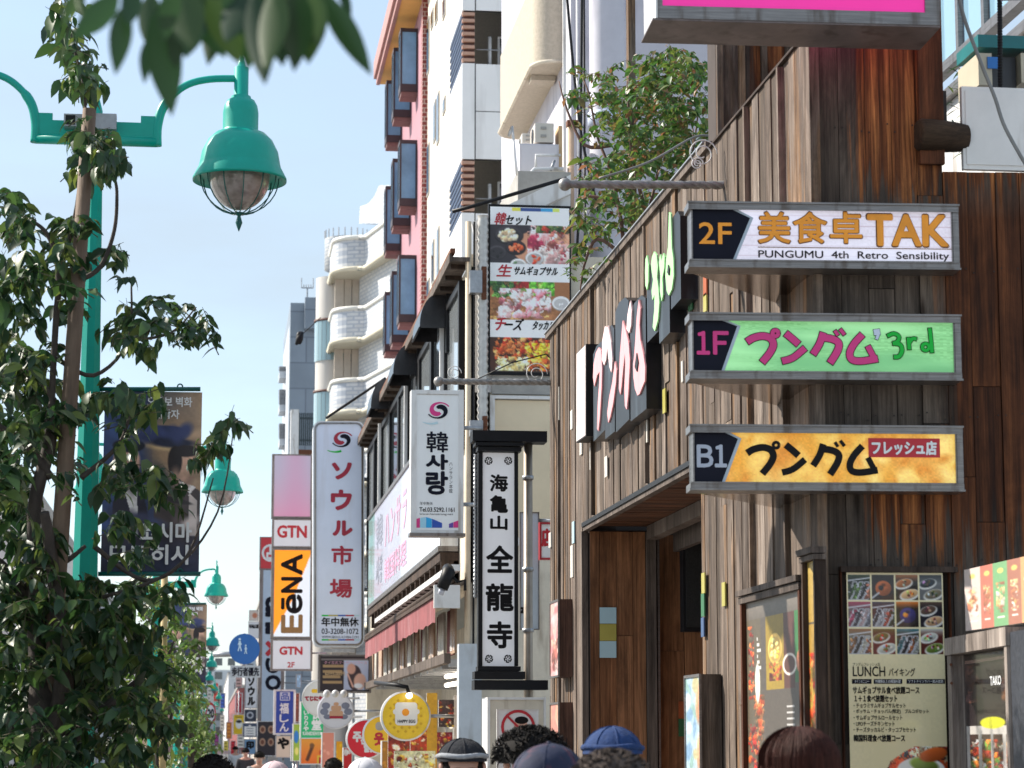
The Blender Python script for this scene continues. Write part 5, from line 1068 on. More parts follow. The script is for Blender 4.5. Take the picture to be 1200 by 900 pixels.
text(pl, '주', 414, 858, 423, 869, white_ink, T, .008, .005); text(pl, '신당', 423, 863, 435, 872, white_ink, T, .006, .005); text(pl, '닭', 427, 871, 437, 881, white_ink, T, .008, .005); m = MB(); m.poly(pl, [pl.ab(427,861), pl.ab(430,861), pl.ab(428.5,858)], .005); m.build('mark', white_ink, T)
yel2 = mat('yellow_acrylic', (.70,.42,.015), .35, .05, 3, 0, 0, emit=.1)
T, pl, ci = disc('smaller yellow disc sign with red character tucked behind the egg disc', 448, 861, 23, 21.0, yel2, white_m, arm=X2)
text(pl, '웃', 439, 859, 449, 873, red_ink, T, .008, .005); MB().poly(pl, rrect(pl, 440, 846, 450, 856, 4), .005).build('mascot_blob', mat('grey_ink', (.4,.38,.36), .4), T)
T, pl, ci = disc('white disc sign with a brown cake and blue-grey shapes', 393.5, 833, 21.5, 25.5, mat('white_acrylic_disc', (.72,.72,.77), .35, .04), mat('white_disc_rim', (.6,.6,.64), .4, .1), arm=X2)
gb = mat('slate_ink', (.20,.22,.30), .5, .2)
for cx, cy, rx, ry in ((382,827,5,4),(380,834,5,4),(384,840,5,3),(405,827,5,4),(408,834,5,4),(403,840,5,3)): m = MB(); m.poly(pl, [pl.ab(cx+rx*math.cos(t*.5), cy-ry*math.sin(t*.5)) for t in range(12)], .0045+cx*1e-6); m.build('leaf_shape', gb, T)
for k, (x0, x1, y0, y1) in enumerate(((386,402,833,840),(388,400,827,833),(391,397,823,827))): MB().poly(pl, rrect(pl, x0, y0, x1, y1, 2), .006+k*.0005).build('cake_layer', mat('cake_ink', (.62,.36,.22), .5, .1), T)
MB().poly(pl, rrect(pl, 386, 839, 402, 842, 1), .008).build('cake_layer', dred_ink, T)
for x in (383, 393, 403): setp(MB().ball(P(x, 813, 25.3), .045, .045, .05).build('light_bulb', white_m), ('leftmost', 'middle', 'rightmost')[(x-383)//10]+' of the three unlit globe bulbs above the cake disc', 'lamp')
T, pl, ci = disc('white disc sign with pink kana and a small yellow tag behind the cake disc', 376, 818, 22, 31, mat('white_acrylic_disc2', (.74,.74,.74), .35, .04), white_m, arm=X2)
text(pl, 'てじにや', 357.5, 816, 378, 821, dred_ink, T, .008, .005); MB().poly(pl, rrect(pl, 365, 807.5, 375, 812, 2), .005).build('yellow_tag', yel2, T)
# blue vertical sign
T, pl = panel_sign('blue vertical sign with white kana and an emblem on top', 321, 808, 346, 861, 46, mat('deep_blue_acrylic', (.015,.05,.33), .35, .06, 3, 0, 0, emit=.05), white_m, 2, .25, arm=(2.6, 825, 850))
for ch, ya, yb in (('福',824,836), ('し',837.5,846), ('ん',847.5,857)): text(pl, ch, 328, ya, 338, yb, white_ink, T, .007, .008)
m = MB(); m.poly(pl, rrect(pl, 328, 811, 340, 821, 1), .006); m.build('emblem', mat('pale_emblem_ink', (.6,.62,.75), .4), T); text(pl, '品', 329.5, 812, 338.5, 820, MC['royal_ink'], T, .004, .009)
T, pl = panel_sign('green vertical sign with white characters below the white disc', 352, 822, 380, 866, 33, mat('vivid_green_acrylic', (.01,.42,.16), .35, .05, 3, 0, 0, emit=.06), white_m, .8, .2, arm=(2.5, 840))
vtext(pl, '食堂', 365, 830, 377, 856, white_ink, T, .008, .006); vtext(pl, 'いりりや', 355.5, 832, 362, 857, white_ink, T, .004, .006); text(pl, 'KANIDENYA', 355, 857.5, 377, 861.5, white_ink, T, .002, .006)
cv = Cv(40, 30, (238,150,60)); cv.grad(0, 0, 40, 30, (236,160,60), (240,110,40)); cv.line(8, 24, 14, 8, 4, (90,50,30)); cv.ell(13, 8, 2.5, 3, (120,80,50)); cv.ell(31, 10, 6, 4, (50,30,30)); cv.ell(30, 16, 8, 5, (200,50,40)); cv.ell(28, 12, 4, 3, (240,200,170)); cv.rect(20, 20, 34, 30, (226,190,60)); cv.rect(22, 22, 26, 30, (190,40,30))
T, pl = panel_sign('orange poster board with a bottle and a red-dressed figure at street level', 351.5, 864.5, 392, 896, 32, cv, white_m, 1.2, .08, post=True, name='poster_board')
# blue pedestrian sign on the third lamp post
# little signs down the street
ink_t = white_ink
items = [
 (323,341,862,888,47,(222,206,184),'cream poster board beneath the blue vertical sign','や'),
 (343,352,848,892,40,(150,180,60),'narrow yellow-green and blue banner beside the green sign',''),
 (301,325,845,886,58,(40,34,40),'dark board with four round food photos beneath the tall blue sign',''),
 (287,302,790,830,70,(214,218,226),'white vertical sign with dark kana left of the tall blue sign','ソウル'),
 (286,301,831,846,72,(40,50,70),'small dark square sign with a pale ring',''),
 (284,302,847,864,72,(70,84,110),'slate blue square sign below the dark ring sign','自'),
 (286,300,866,884,66,(120,160,200),'light blue square sign low beside the dark food board','印'),
 (273,287,837,861,85,(236,196,30),'yellow sign with a white and black shape far down the street',''),
 (276,284,812,836,95,(190,40,50),'slim red sign far down the street','酒'),
 (292,303,726,752,74,(214,200,190),'small pale sign with a photo above the VALUE board',''),
 (291,304,727,748,73,(226,226,230),'white board reading VALUE behind the tall blue sign','VALUE'),
 (377,392,858,900,29.5,(236,150,130),'salmon pink banner between the orange poster and the red disc',''),
 (393,402,868,902,28.5,(244,170,20),'thin yellow-orange banner left of the red banner',''),
 (402,413,876,905,28.0,(196,24,34),'thin red banner with pale marks below the red disc','ト'),
 (447,458,868,905,20.6,(176,120,40),'narrow mustard banner in front of the shop',''),
 (347,353,790,806,52,(160,190,215),'pale blue slip of sign next to the GTN box',''),
]
for k, (x0, x1, y0, y1, Z, bgc, lab, s_) in enumerate(items):
    if s_ == 'VALUE': x0, x1, y0, y1 = 291, 304, 728, 748
    if k == 9: y0, y1 = 715, 727.5
    c = Cv(int(x1-x0)+3, int(y1-y0)+3, bgc); g_ = random.Random(k)
    if k == 2:
        for cx, cy in ((7,10),(18,10),(7,26),(18,26)): c.ell(cx, cy, 4, 5, (190,150,120)); c.ell(cx, cy, 2.4, 3, (110,60,40))
    elif k == 1: c.ell(5, 16, 4, 8, (40,120,200)); c.ell(6, 34, 3, 5, (230,220,120))
    elif k == 4: c.ring(8, 8, 3, 5, (200,205,215))
    elif k == 7: c.ell(8, 12, 5, 7, (240,240,235)); c.ell(8, 9, 4, 2, (20,20,20)); c.rect(3, 3, 13, 4, (30,30,30))
    elif k == 9: c.ell(8, 7, 4, 4, (190,120,90))
    elif not s_:
        for q in range(6): c.ell(g_.random()*c.w, g_.random()*c.h, 2, 2, [min(255, v*1.2) for v in bgc])
    T, pl = panel_sign(lab, x0, y0, x1, y1, Z, c, white_m if k % 3 else steel, .7, .12, group='small shop signs down the street', post=y1 > 855, arm=(2.9 if Z > 50 else 2.35, (y0+y1)/2) if y1 <= 855 or k in (5,) else None)
    if s_:
        mm_ = black_ink if sum(bgc) > 420 else white_ink
        if len(s_) == 1: text(pl, s_, x0+3, y0+3, x1-3, y0+3+(x1-x0-6), mm_, T, .02, .006)
        elif s_ == 'VALUE': text(pl, s_, x0+1, y0+4, x1-1, y0+8, mm_, T, .012, .006)
        else: vtext(pl, s_, x0+3, y0+3, x1-3, y1-3, mm_, T, .02, .006)
# far, tiny signs on both sides of the street
far = [(250,256,800,822,150,(200,60,50),'tiny red sign above the speed limit sign'),(243,248,806,830,120,(220,220,214),'tiny white banner at the left edge of the far street'),(258,264,812,830,140,(60,90,170),'tiny blue sign among the far lamps'),(265,272,846,866,105,(214,120,50),'tiny orange board low among the far lamps'),(270,276,868,884,90,(200,40,50),'tiny red board at head height far away'),
  (262,268,868,880,120,(230,210,90),'tiny yellow board at head height far away'),(277,283,845,860,88,(60,120,80),'tiny green sign right of the yellow sign'),(288,300,762,788,76,(196,206,216),'pale grey sign just right of the round blue sign'),(276,284,790,806,92,(226,180,170),'tiny pinkish sign under the grey text plate'),(278,286,862,876,80,(230,226,220),'tiny white box low under the slate sign'),
  (302,306,780,842,64,(190,180,80),'thin olive banner edge beside the tall blue sign'),(346,351,812,846,42,(120,60,50),'thin brown banner right of the blue vertical sign'),(258,263,838,856,125,(240,236,226),'tiny cream sign beneath the tiny blue one'),(251,257,860,876,100,(150,60,120),'tiny purple sign at the left foot of the far street'),(341,347,866,892,43,(70,140,90),'thin green banner right of the cream poster')]
for k, (x0, x1, y0, y1, Z, bgc, lab) in enumerate(far):
    c = Cv(int(x1-x0)+4, int(y1-y0)+4, bgc); g_ = random.Random(k+90)
    for q in range(4): c.rect(2, 3+q*5, c.w-2-g_.random()*3, 5+q*5, [min(255, v*(1.4 if sum(bgc) < 400 else .5)) for v in bgc])
    panel_sign(lab, x0, y0, x1, y1, Z, c, white_m, .4, .2, group='small shop signs down the street', post=True)
# prohibition sign and little boards by the pipe
T, pl = panel_sign('white square notice with a red prohibition ring over a head', 582, 831, 631, 905, 14.9, mat('white_notice', (.74,.74,.75), .4, .04), white_m, .6, .01, name='notice_board', post=True)
m = MB(); a_, b_ = pl.ab(607, 852); s_ = 14.9/2333; r_ = 18.5*s_; m.ribbon(pl, [(a_+r_*math.cos(t*.26), b_+r_*math.sin(t*.26)) for t in range(25)], 3.2*s_, .008); m.ribbon(pl, [(a_-r_*.7, b_+r_*.7), (a_+r_*.7, b_-r_*.7)], 2.6*s_, .0085); m.build('prohibition_ring', red_ink, T)
for cx, cy, rx, ry, mm_ in ((610,850,8,7,mat('skin_ink',(.72,.42,.32),.5,.05)), (611,844,8,4.5,black_ink), (604,862,6,7,MC['skin_ink'])): MB().poly(pl, [pl.ab(cx+rx*math.cos(t*.4), cy-ry*math.sin(t*.4)) for t in range(16)], .005+.0008*(mm_ is black_ink)).build('printed_figure', mm_, T)
T, pl = panel_sign('small white board with dark red border and one red character beside the wooden wall', 632, 612, 650, 656, 16.2, white_ink, mat('dark_red_border', (.4,.03,.04), .4), 2.4, .06, arm=(2.9, 630))
text(pl, '店', 635, 620, 646, 640, red_ink, T, .006, .006)
T, pl = panel_sign('grey blue panel with a partly hidden dark character behind the steel pipe', 609, 600, 632, 738, 16.4, mat('grey_blue_panel', (.42,.47,.52), .5, .1), alu, 1, .05, arm=(3.2, 610)); text(pl, '本', 610, 710, 620, 720, black_ink, T, .006, .006)
T, pl = panel_sign('tall cream utility locker behind the prohibition notice', 571, 817, 640, 1010, 15.4, cream, white_m, 3, .4, name='locker', cat='cabinet')
# ================================================================ white tower with rounded balcony
XT = 3.56; Zt = 19.6*KZ
B3 = thing('balcony_tower', 'pale rendered tower block with a rounded beige balcony and lavender end wall', 'building', (6, Zt+2, 0))
m = MB(); m.box(XT, 6.0, Zt, Zt+6.0, GH, 22); m.build('wall', lav, B3)
beige = mat('beige_spray_render', (.47,.41,.33), .85, .15, 30, 0, .5)
Yb0, Yb1 = 20.0*KZ, 22.7*KZ; xb = P(627, 78, 20.0).x; zb_ = P(604, 118, 21.3).z
def bal(z0, z1, th=.12):
    out = []; r_ = .22
    path = [(XT, Yb0)]+[(xb+r_-r_*math.sin(t*math.pi/10), Yb0+r_-r_*math.cos(t*math.pi/10)) for t in range(6)]+[(xb+r_-r_*math.cos(t*math.pi/10), Yb1-r_+r_*math.sin(t*math.pi/10)) for t in range(6)]+[(XT, Yb1)]
    return path
for kf in range(4):
    z0 = zb_+kf*3.0; path = bal(0, 0); n = len(path)
    m = MB(); m.add([(x, y, z0) for x, y in path]+[(x, y, z0+.93) for x, y in path], [(i, i+n, i+1+n, i+1) for i in range(n-1)], 0, True)
    m.add([(x, y, z0+.93) for x, y in path]+[(XT, Yb1-.1, z0+.93)], [tuple(range(n))]); m.add([(x, y, z0) for x, y in path], [tuple(range(n-1, -1, -1))])
    m.build('balcony_parapet', beige, B3)
    m = MB(); c_ = [(x+(.02 if x < XT-.01 else 0)*0-.015*(x < XT-.3), y, 0) for x, y in path]; m.tube([(x, y, z0+.01) for x, y, _ in c_], .02, 6); m.build('drip_edge', cream, B3)
    m = MB(); m.box(XT-.28, XT-.02, Yb0+.5, Yb0+.72, z0-.06, z0-.002); m.build('beam', beige, B3)
MB().pb(front(Zt/KZ), front(Zt/KZ).ab(660, 300)[0]+.0, front(Zt/KZ).ab(663.5, 300)[0], GH, 21, .0, .04).build('corner_trim', white_m, B3)
for px, r_, ya, mt_k, nm in ((668.5, .035, 147, mat('peach_pipe', (.55,.40,.28), .6, .2, 5, 0, .1), 'drain_pipe'), (676, .012, -60, white_m, 'conduit'), (684, .012, -60, blk, 'conduit')):
    q = P(px, ya, 19.3); MB().tube([q, Vector((q.x, q.y, GH))], r_, 12).build(nm, mt_k, B3)
MB().pxb(front(19.3), 664, 142, 680, 149, -.05, .06).build('pipe_hopper', rust, B3)
q = P(713, 300, 18.9); m = MB(); rc = 22*18.9/2333; m.lathe((q.x, q.y, 0), [(rc,16),(rc,GH)], 32); zc = P(713, 142, 18.9).z
T = thing('round_column', 'thick smooth lavender white column rising behind the wooden roof', 'column', (q.x, q.y, GH)); m.build('shaft', lav, T)
MB().lathe((q.x, q.y, 0), [(rc,zc+.08),(rc+.02,zc+.075),(rc+.02,zc-.06),(rc,zc-.065)], 32).build('collar', mat('pale_blue_band', (.50,.56,.70), .6, .1), T)
wp = thing('wooden_post', 'weathered square wooden post standing left of the shrub', 'post', P(741, 330, 13.3))
MB().pxb(front(13.3), 735.5, -80, 747, 345, -.09, 0).build('post_shaft', wood_w if 0 else wood_f, wp)
for k, (pts, lab) in enumerate(((((663,-20),(672,80),(680,150),(690,200),(702,250)), 'black cable running down the lavender wall and behind the shrub'), (((682,-20),(681,100),(680,200),(676,300)), 'straight black cable beside the round column'), (((702,209),(760,190),(815,160),(842,163)), 'pale grey stay cable above the twisted rod'), (((382,490),(418,466),(452,443)), 'thin black guy wire from the eave to the rounded blue sign'))):
    z_ = (18.2, 18.3, 11.0, 29.0)[k]; setp(MB().tube(catmull([P(x, y, z_) for x, y in pts], 5), (.014, .014, .007, .022)[k], 6).build('cable', blk if k != 2 else MC['grey_cable']), lab, 'cable')
# air conditioners on the roof of the cream building
ac = mat('ac_enamel', (.60,.56,.50), .45, .1, 5, 0, .05, dirt=(.35,.28,.22))
def acu(lab, x0, y0, x1, y1, Z, dep=.35, m_=ac, grill=True):
    pl = front(Z); T = thing('air_conditioner', lab, 'air conditioner', pl.w(*pl.ab((x0+x1)/2, y1)), 'rooftop air conditioners')
    MB().pxb(pl, x0, y0, x1, y1, -dep, 0).build('casing', m_, T)
    sl = side(P(x0, y0, Z).x-.001); z0_, z1_ = pl.ab(x0, y1)[1], pl.ab(x0, y0)[1]; c = Vector((P(x0, y0, Z).x-.004, Z*KZ+dep/2, (z0_+z1_)/2)); r_ = (z1_-z0_)*.4
    m = MB(); n = 20; m.add([c+Vector((0, r_*math.cos(t*2*math.pi/n)*min(1, dep/2/r_*.9), r_*math.sin(t*2*math.pi/n))) for t in range(n)], [tuple(range(n))]); m.build('fan_grille', blk, T)
    for q in (0, 1): MB().pxb(pl, x0+(x1-x0)*.3, y0+(y1-y0)*(.2+.4*q), x0+(x1-x0)*.6, y0+(y1-y0)*(.34+.4*q), 0, .01).build('handle_recess', conc, T)
    return T
T = acu('larger beige air conditioner standing highest on the roof rack', 627, 144, 649, 167, 18.8); T = acu('smaller beige air conditioner left on the roof rack', 612, 156, 626, 168, 19.2)
T = thing('roof_locker', 'large lavender white equipment box on the roof under the air conditioners', 'cabinet', P(630, 216, 18.8)); pl = front(18.8)
MB().pxb(pl, 609, 168, 655, 216, -.6, 0).build('body', mat('lilac_enamel', (.60,.58,.62), .4, .06), T); MB().pxb(pl, 611, 170, 653, 214, .001, .012).build('door', MC['lilac_enamel'], T)
MB().pxb(pl, 655.5, 146, 660, 216, -.3, -.05).build('peach_panel', mat('peach_panel_paint', (.62,.42,.22), .6, .1), T)
T = thing('pipe_railing', 'rusty white tubular railing and curved hood on the roof edge', 'railing', P(630, 222, 18.4)); 
def pt(*q): return [P(x, y, 18.4) for x, y in q]
MB().tube(pt((609,222),(620,205),(626,198),(660,198)), .018, 8).build('rail', white_m, T); MB().tube(pt((628,196),(628,182),(657,182)), .014, 8).build('rail', white_m, T); MB().tube(pt((596,160),(600,148),(604,190),(606,205)), .014, 8).build('rail', white_m, T)
MB().tube(pt((645,200),(650,188)), .014, 8).build('rail', steel, T)
m = MB(); q = front(18.5); m.prism(q, [q.ab(*p) for p in ((606,235),(612,212),(630,201),(660,200),(668,206),(668,230))], -.5, 0); m.build('hood_sheet', cream, T)
MB().box(P(606,240,18.4).x, P(668,240,18.4).x, 18.35*KZ, 19.6*KZ, He+.1, P(630,216,18.8).z-.002).build('plinth', conc, T)
# ================================================================ white panelled apartment block
XA = 4.0; YA0, YA1, YA2 = yS(540, XA), yS(525, XA), yS(497, XA)
wp_ = mat('white_enamel_panel', (.84,.84,.84), .35, .05, 1.5, 0, .02, dirt=(.58,.57,.56)); joint = mat('black_joint', (.03,.03,.035), .6)
B4 = thing('panel_apartment', 'white panelled apartment block with brown corner louvres and cream stucco side', 'building', (6.5, YA0+4, 0))
pa = front(YA0/KZ); fh = pa.ab(570,13)[1]-pa.ab(570,187)[1]; ztop0 = pa.ab(570, 13)[1]
xr = 9.0; HA = ztop0+2.4*fh
MB().box(XA+.03, xr, YA1, YA2, GH, HA).build('stucco_wall', mat('cream_stucco', (.66,.61,.53), .85, .12, 25, 0, .4), B4)
MB().box(XA+1.0, xr, YA0+1.1, YA1-.001, GH, HA).build('recess_wall', mat('brown_grey_render', (.28,.24,.20), .8, .1), B4)
jx = pa.ab(557, 100)[0]; mm = mat('brown_louvre', (.50,.30,.22), .6, .15); dk = mat('dark_brown_frame', (.10,.04,.03), .6, .1)
opf = 62/174*fh; side4 = side(XA)
nfl = 5
for k in range(-2, nfl):
    zt_ = ztop0-k*fh; zo = zt_-opf; zn = zt_-fh
    if zo < GH+.3: break
    m = MB(); z1, z0 = zo-.002, max(zn, GH)
    m.box(XA, jx-.01, YA0, YA0+.08, z0, z1); m.box(XA, XA+.08, YA0+.08, YA1, z0, z1); m.build('corner_panel', wp_, B4)
    for q in (0, 1):
        zz0, zz1 = z0+(z1-z0)*q/2+.008, z0+(z1-z0)*(q+1)/2-.008
        MB().box(jx+.01, xr, YA0, YA0+.08, zz0, zz1).build('wall_panel', wp_, B4)
    MB().box(XA+.02, xr, YA0+.02, YA0+.07, z0, z1).build('panel_backing', joint, B4)
    MB().box(XA+.09, xr, YA0+.09, YA0+1.05, z1-.12, z1-.05).build('balcony_floor', conc, B4)
    for q in range(8):
        zl = zo+opf*(q+.25)/8
        s_ = MB(); s_.box(XA, jx-.01, YA0, YA0+.10, zl, zl+opf*.06); s_.build('louvre_slat', mm, B4)
        s_ = MB(); s_.box(XA+.0, XA+.03, YA0+.11, YA1, zl, zl+opf*.055); s_.build('louvre_slat', mat('navy_louvre', (.04,.07,.14), .5), B4)
    m = MB(); m.box(XA+.03, jx-.012, YA0+.06, YA0+.11, zo, zt_); m.build('louvre_frame', dk, B4)
    MB().box(XA+.035, XA+.06, YA0+.12, YA1, zo, zt_).build('louvre_backing', wp_, B4)
    w_ = MB().box(jx+.5, jx+1.2, YA0+1.05, YA0+1.095, zo-.5, zt_-.12); wo_ = w_.build('window', white_m, B4); MB().box(jx+.54, jx+1.16, YA0+1.04, YA0+1.049, zo-.45, zt_-.16).build('pane', dglass, wo_)
    MB().tube([(jx+.3, YA0+.5, zo), (jx+.3, YA0+.5, zt_-.3)], .03, 8).build('drain_pipe', white_m, B4)
    MB().tube([(jx+.02, YA0+.04, zo+.25), (xr, YA0+.04, zo+.25)], .012, 6).build('handrail', steel, B4)
g_ = random.Random(3)
s4 = side(XA+.03)
for px, ya, yb in ((502.5,25,83),(510,122,163),(514,112,165),(502.5,172,226),(507,15,30),(512,5,24),(514,270,330),(508,285,330),(502.5,330,380),(521,0,18),(521,118,130)):
    a_, b1_ = s4.ab(px, ya); b0_ = s4.ab(px, yb)[1]; wo_ = MB().pb(s4, a_-.22, a_+.22, b0_-.04, b1_+.04, 0, .02).build('window', conc, B4); MB().pb(s4, a_-.17, a_+.17, b0_, b1_, .021, .026).build('pane', dglass, wo_)
# ================================================================ pink building with bay windows
YP0, YP1 = yS(493.5, XA), yS(463, XA)
pink = mat('pink_tile', (.42,.21,.25), .6, .15, 30, 0, .3); rbrick = tile_mat('red_corner_tile', (.30,.05,.045), (.55,.4,.36), .12, .09, .012)
ochre = mat('ochre_soffit', (.78,.46,.13), .6, .1, 2)
B5 = thing('pink_building', 'pink tiled building with dark framed box bay windows and ochre eave soffit', 'building', (6.5, YP0+4, 0))
zev = P(440, 98, YP1/KZ).z; xev = P(441, 98, YP1/KZ).x
MB().box(XA, 9, YP0+.35, YP1, GH, zev).build('wall', pink, B5); MB().box(XA-.02, 9, YP0, YP0+.348, GH, zev-.01).build('corner_strip', rbrick, B5)
MB().box(xev+.08, 9, YP0-1.5, YP1+.05, zev+.001, zev+.12).build('soffit', ochre, B5)
m = MB(); m.box(xev, xev+.079, YP0-1.5, YP1+.05, zev-.02, zev+.35); m.box(xev-.06, xev-.001, YP0-1.5, YP1+.06, zev+.12, zev+.50); m.build('eave_fascia', mat('pinkish_fascia', (.42,.22,.20), .6, .1), B5)
MB().box(xev, 9, YP0-1.5, YP1+.05, zev+.351, zev+.6).build('roof', dk, B5)
bgl = mat('painted_sky_bay_glass', (.18,.37,.56), .2, .4, .8, 0, 0, spec=.35)  # reflected sky painted into the panes as a diffuse blue
for (cx0, cx1, ys) in ((469, 486.5, ((37,98),(168,232),(303,368),(440,505))), (461, 479, ((60,128),(190,255),(322,392))), (453, 468, ((98,158),(222,285),(346,403)))):
    Yb = yS(cx1, XA); xo = P(cx0, 100, Yb/KZ).x
    for ya, yb in ys:
        z1 = P(cx0, ya, Yb/KZ).z; z0 = P(cx0, yb, Yb/KZ).z; d = .55; f = .035
        m = MB(); m.box(xo, XA, Yb, Yb+d, z1, z1+.08); m.box(xo, XA, Yb, Yb+d, z0-.16, z0); m.box(xo, xo+f, Yb, Yb+f, z0, z1); m.box(XA-f, XA, Yb, Yb+f, z0, z1); m.box(xo, xo+f, Yb+d-f, Yb+d, z0, z1); m.box(xo+.0, xo+f, Yb+d/2-.02, Yb+d/2+.02, z0, z1)
        wo_ = m.build('bay_window', mat('dark_bay_frame', (.045,.03,.035), .5), B5)
        MB().box(xo+f, XA-f, Yb+.012, Yb+.022, z0, z1).build('pane', bgl, wo_); MB().box(xo+.012, xo+.022, Yb+f, Yb+d-f, z0, z1).build('pane', bgl, wo_)
        MB().box(xo+.02, XA, Yb+.02, Yb+d-.02, z0-.24, z0-.161).build('bay_base', mat('bay_base_brown', (.20,.10,.09), .6), B5)
# ================================================================ white brick tower with curved balconies
wb = tile_mat('white_glazed_brick', (.72,.73,.74), (.46,.50,.56), .26, .125, .022, .35); cst = mat('cream_underside', (.66,.61,.48), .7, .05)
YB1 = 62*KZ; YBn = 58.6*KZ; fb = front(YB1/KZ); k_ = YB1/FPX
B6 = thing('brick_tower', 'white glazed brick tower with curved wraparound balconies and rounded glazed corner', 'building', (8, 78, 0))
def gx(px, Z): return P(px, 400, Z).x
Z6 = 62.0; A6 = (gx(421, 63.2), 63.2*KZ); C6 = (gx(472, 59.6), 59.6*KZ)
def ppr(poly, z0, z1, nm, m_):
    n = len(poly); MB().add([(x,y,z0) for x,y in poly]+[(x,y,z1) for x,y in poly], [tuple(range(n-1,-1,-1)), tuple(range(n,2*n))]+[(i,(i+1)%n,(i+1)%n+n,i+n) for i in range(n)]).build(nm, m_, B6)
zt6 = P(440, 262, 61).z
ppr([A6, C6, (C6[0]+5, C6[1]), (C6[0]+5, 82), (A6[0], 82)], GH, zt6, 'wall', wb)
crest = [(421,262),(422,242)]+[(422+22*(t/6), 241-23*(t/6)**2.6) for t in range(1, 7)]+[(446,217),(474,217),(474,262)]
uu = Vector((C6[0]-A6[0], C6[1]-A6[1], 0)).normalized(); WP = Plane((A6[0], A6[1], 0), uu, (uu.y, -uu.x, 0))
MB().prism(WP, [WP.ab(*q) for q in reversed(crest)], -.5, .003).build('crest_wall', wb, B6)
ztl = [P(400, y, Z6).z for y in (279, 362, 446, 530, 614, 698)]
pan = mat('beige_stone_panel', (.55,.48,.40), .5, .15, 2)
xl = gx(391, Z6)
for i, z1 in enumerate(ztl):
    z0 = z1-36*k_; zn = z1-83*k_
    for j, (pa_, pb_) in enumerate(((392, 403), (403.3, 412), (412.3, 421))): MB().box(gx(pa_, 63.4), gx(pb_, 63.4)-.02, 63.4*KZ, 63.4*KZ+.2, zn, z1-.02).build('wall_panel', pan, B6)
    r_ = .9
    path = [(gx(474, 58.4), 58.4*KZ), (gx(462, 59.2), 59.2*KZ), (gx(430, 61.8), 61.8*KZ), (gx(426, 62), YB1-.02), (gx(420, 62), YB1)]
    path += [(xl+r_-r_*math.sin(t*math.pi/16), YB1+r_-r_*math.cos(t*math.pi/16)) for t in range(9)]+[(xl, YB1+3)]
    n = len(path); inner = [(x+.12, y+.16) for x, y in path]
    m = MB(); m.add([(x,y,z0) for x,y in path]+[(x,y,z1) for x,y in path]+[(x,y,z1) for x,y in inner]+[(x,y,z0) for x,y in inner], [f for i_ in range(n-1) for f in ((i_,i_+n,i_+1+n,i_+1),(i_+n,i_+2*n,i_+1+2*n,i_+1+n),(i_+2*n,i_+3*n,i_+1+3*n,i_+1+2*n))]); m.build('balcony_parapet', wb, B6)
    m = MB(); m.tube([(x,y,z1+.04) for x,y in path], .08, 6); m.build('parapet_coping', mat('white_coping', (.74,.73,.68), .6, .05), B6)
    m = MB(); m.tube([(x-.03,y-.03,z0-.02) for x,y in path], .09, 6); m.build('slab_edge', cst, B6)
    m = MB(); m.add([(x,y,z0-.05) for x,y in path]+[(gx(421, 63.4),YB1+3,z0-.05),(C6[0],C6[1]+1,z0-.05)], [tuple(range(n+2))]); m.build('balcony_soffit', cst, B6)
# rounded corner tower
c_ = P(392, 320, 64.5); rc = (392-374)*64.5/2333+.1; cx_ = c_.x; cy_ = 64.5*KZ
z_ = P(380, 327, 64.5).z; m = MB(); m.lathe((cx_, cy_, 0), [(rc, z_), (rc, GH)], 36); m.add([(cx_+rc*math.cos(t*.2), cy_+rc*math.sin(t*.2), z_) for t in range(32)], [tuple(range(32))]); m.build('rounded_wall', mat('pale_stone', (.60,.57,.53), .5, .12, 1.5, stretch=(1,1,.2)), B6)
for ya, yb in ((378,425),(461,500),(545,600),(630,690)):
    z1, z0 = P(380, ya, 64.5).z, P(380, yb, 64.5).z
    wo_ = MB().lathe((cx_, cy_, 0), [(rc+.03, z1+.06),(rc+.06,z1+.06),(rc+.06, z1-.02),(rc+.03,z1-.02)], 36).build('window_band', dk, B6)
    for q in range(12):
        t0 = math.pi+.1+q*.26; m = MB(); m.add([(cx_+(rc+.04)*math.cos(t), cy_+(rc+.04)*math.sin(t), z) for z in (z0, z1) for t in (t0, t0+.12, t0+.24)], [(0,1,4,3),(1,2,5,4)], 0, True); m.build('pane', glass_mat('teal_band_glass', (.25,.38,.42), .08) if 'teal_band_glass' not in MC else MC['teal_band_glass'], wo_)
z1, z0 = P(400, 263, 64).z, P(400, 300, 64).z
m = MB(); m.lathe((P(412,280,64).x, 66*KZ, 0), [((412-384)*64/2333, z1), ((412-384)*64/2333, z0), (.6, z0-.05)], 36); m.build('roof_balcony', wb, B6)
m = MB(); 
for q in range(12): t = math.pi+q*.28; x_, y_ = P(412,280,64).x+(28*64/2333)*math.cos(t), 66*KZ+(28*64/2333)*math.sin(t); m.tube([(x_,y_,z1),(x_,y_,z1+.28)], .02, 4)
m.build('roof_railing', steel, B6)
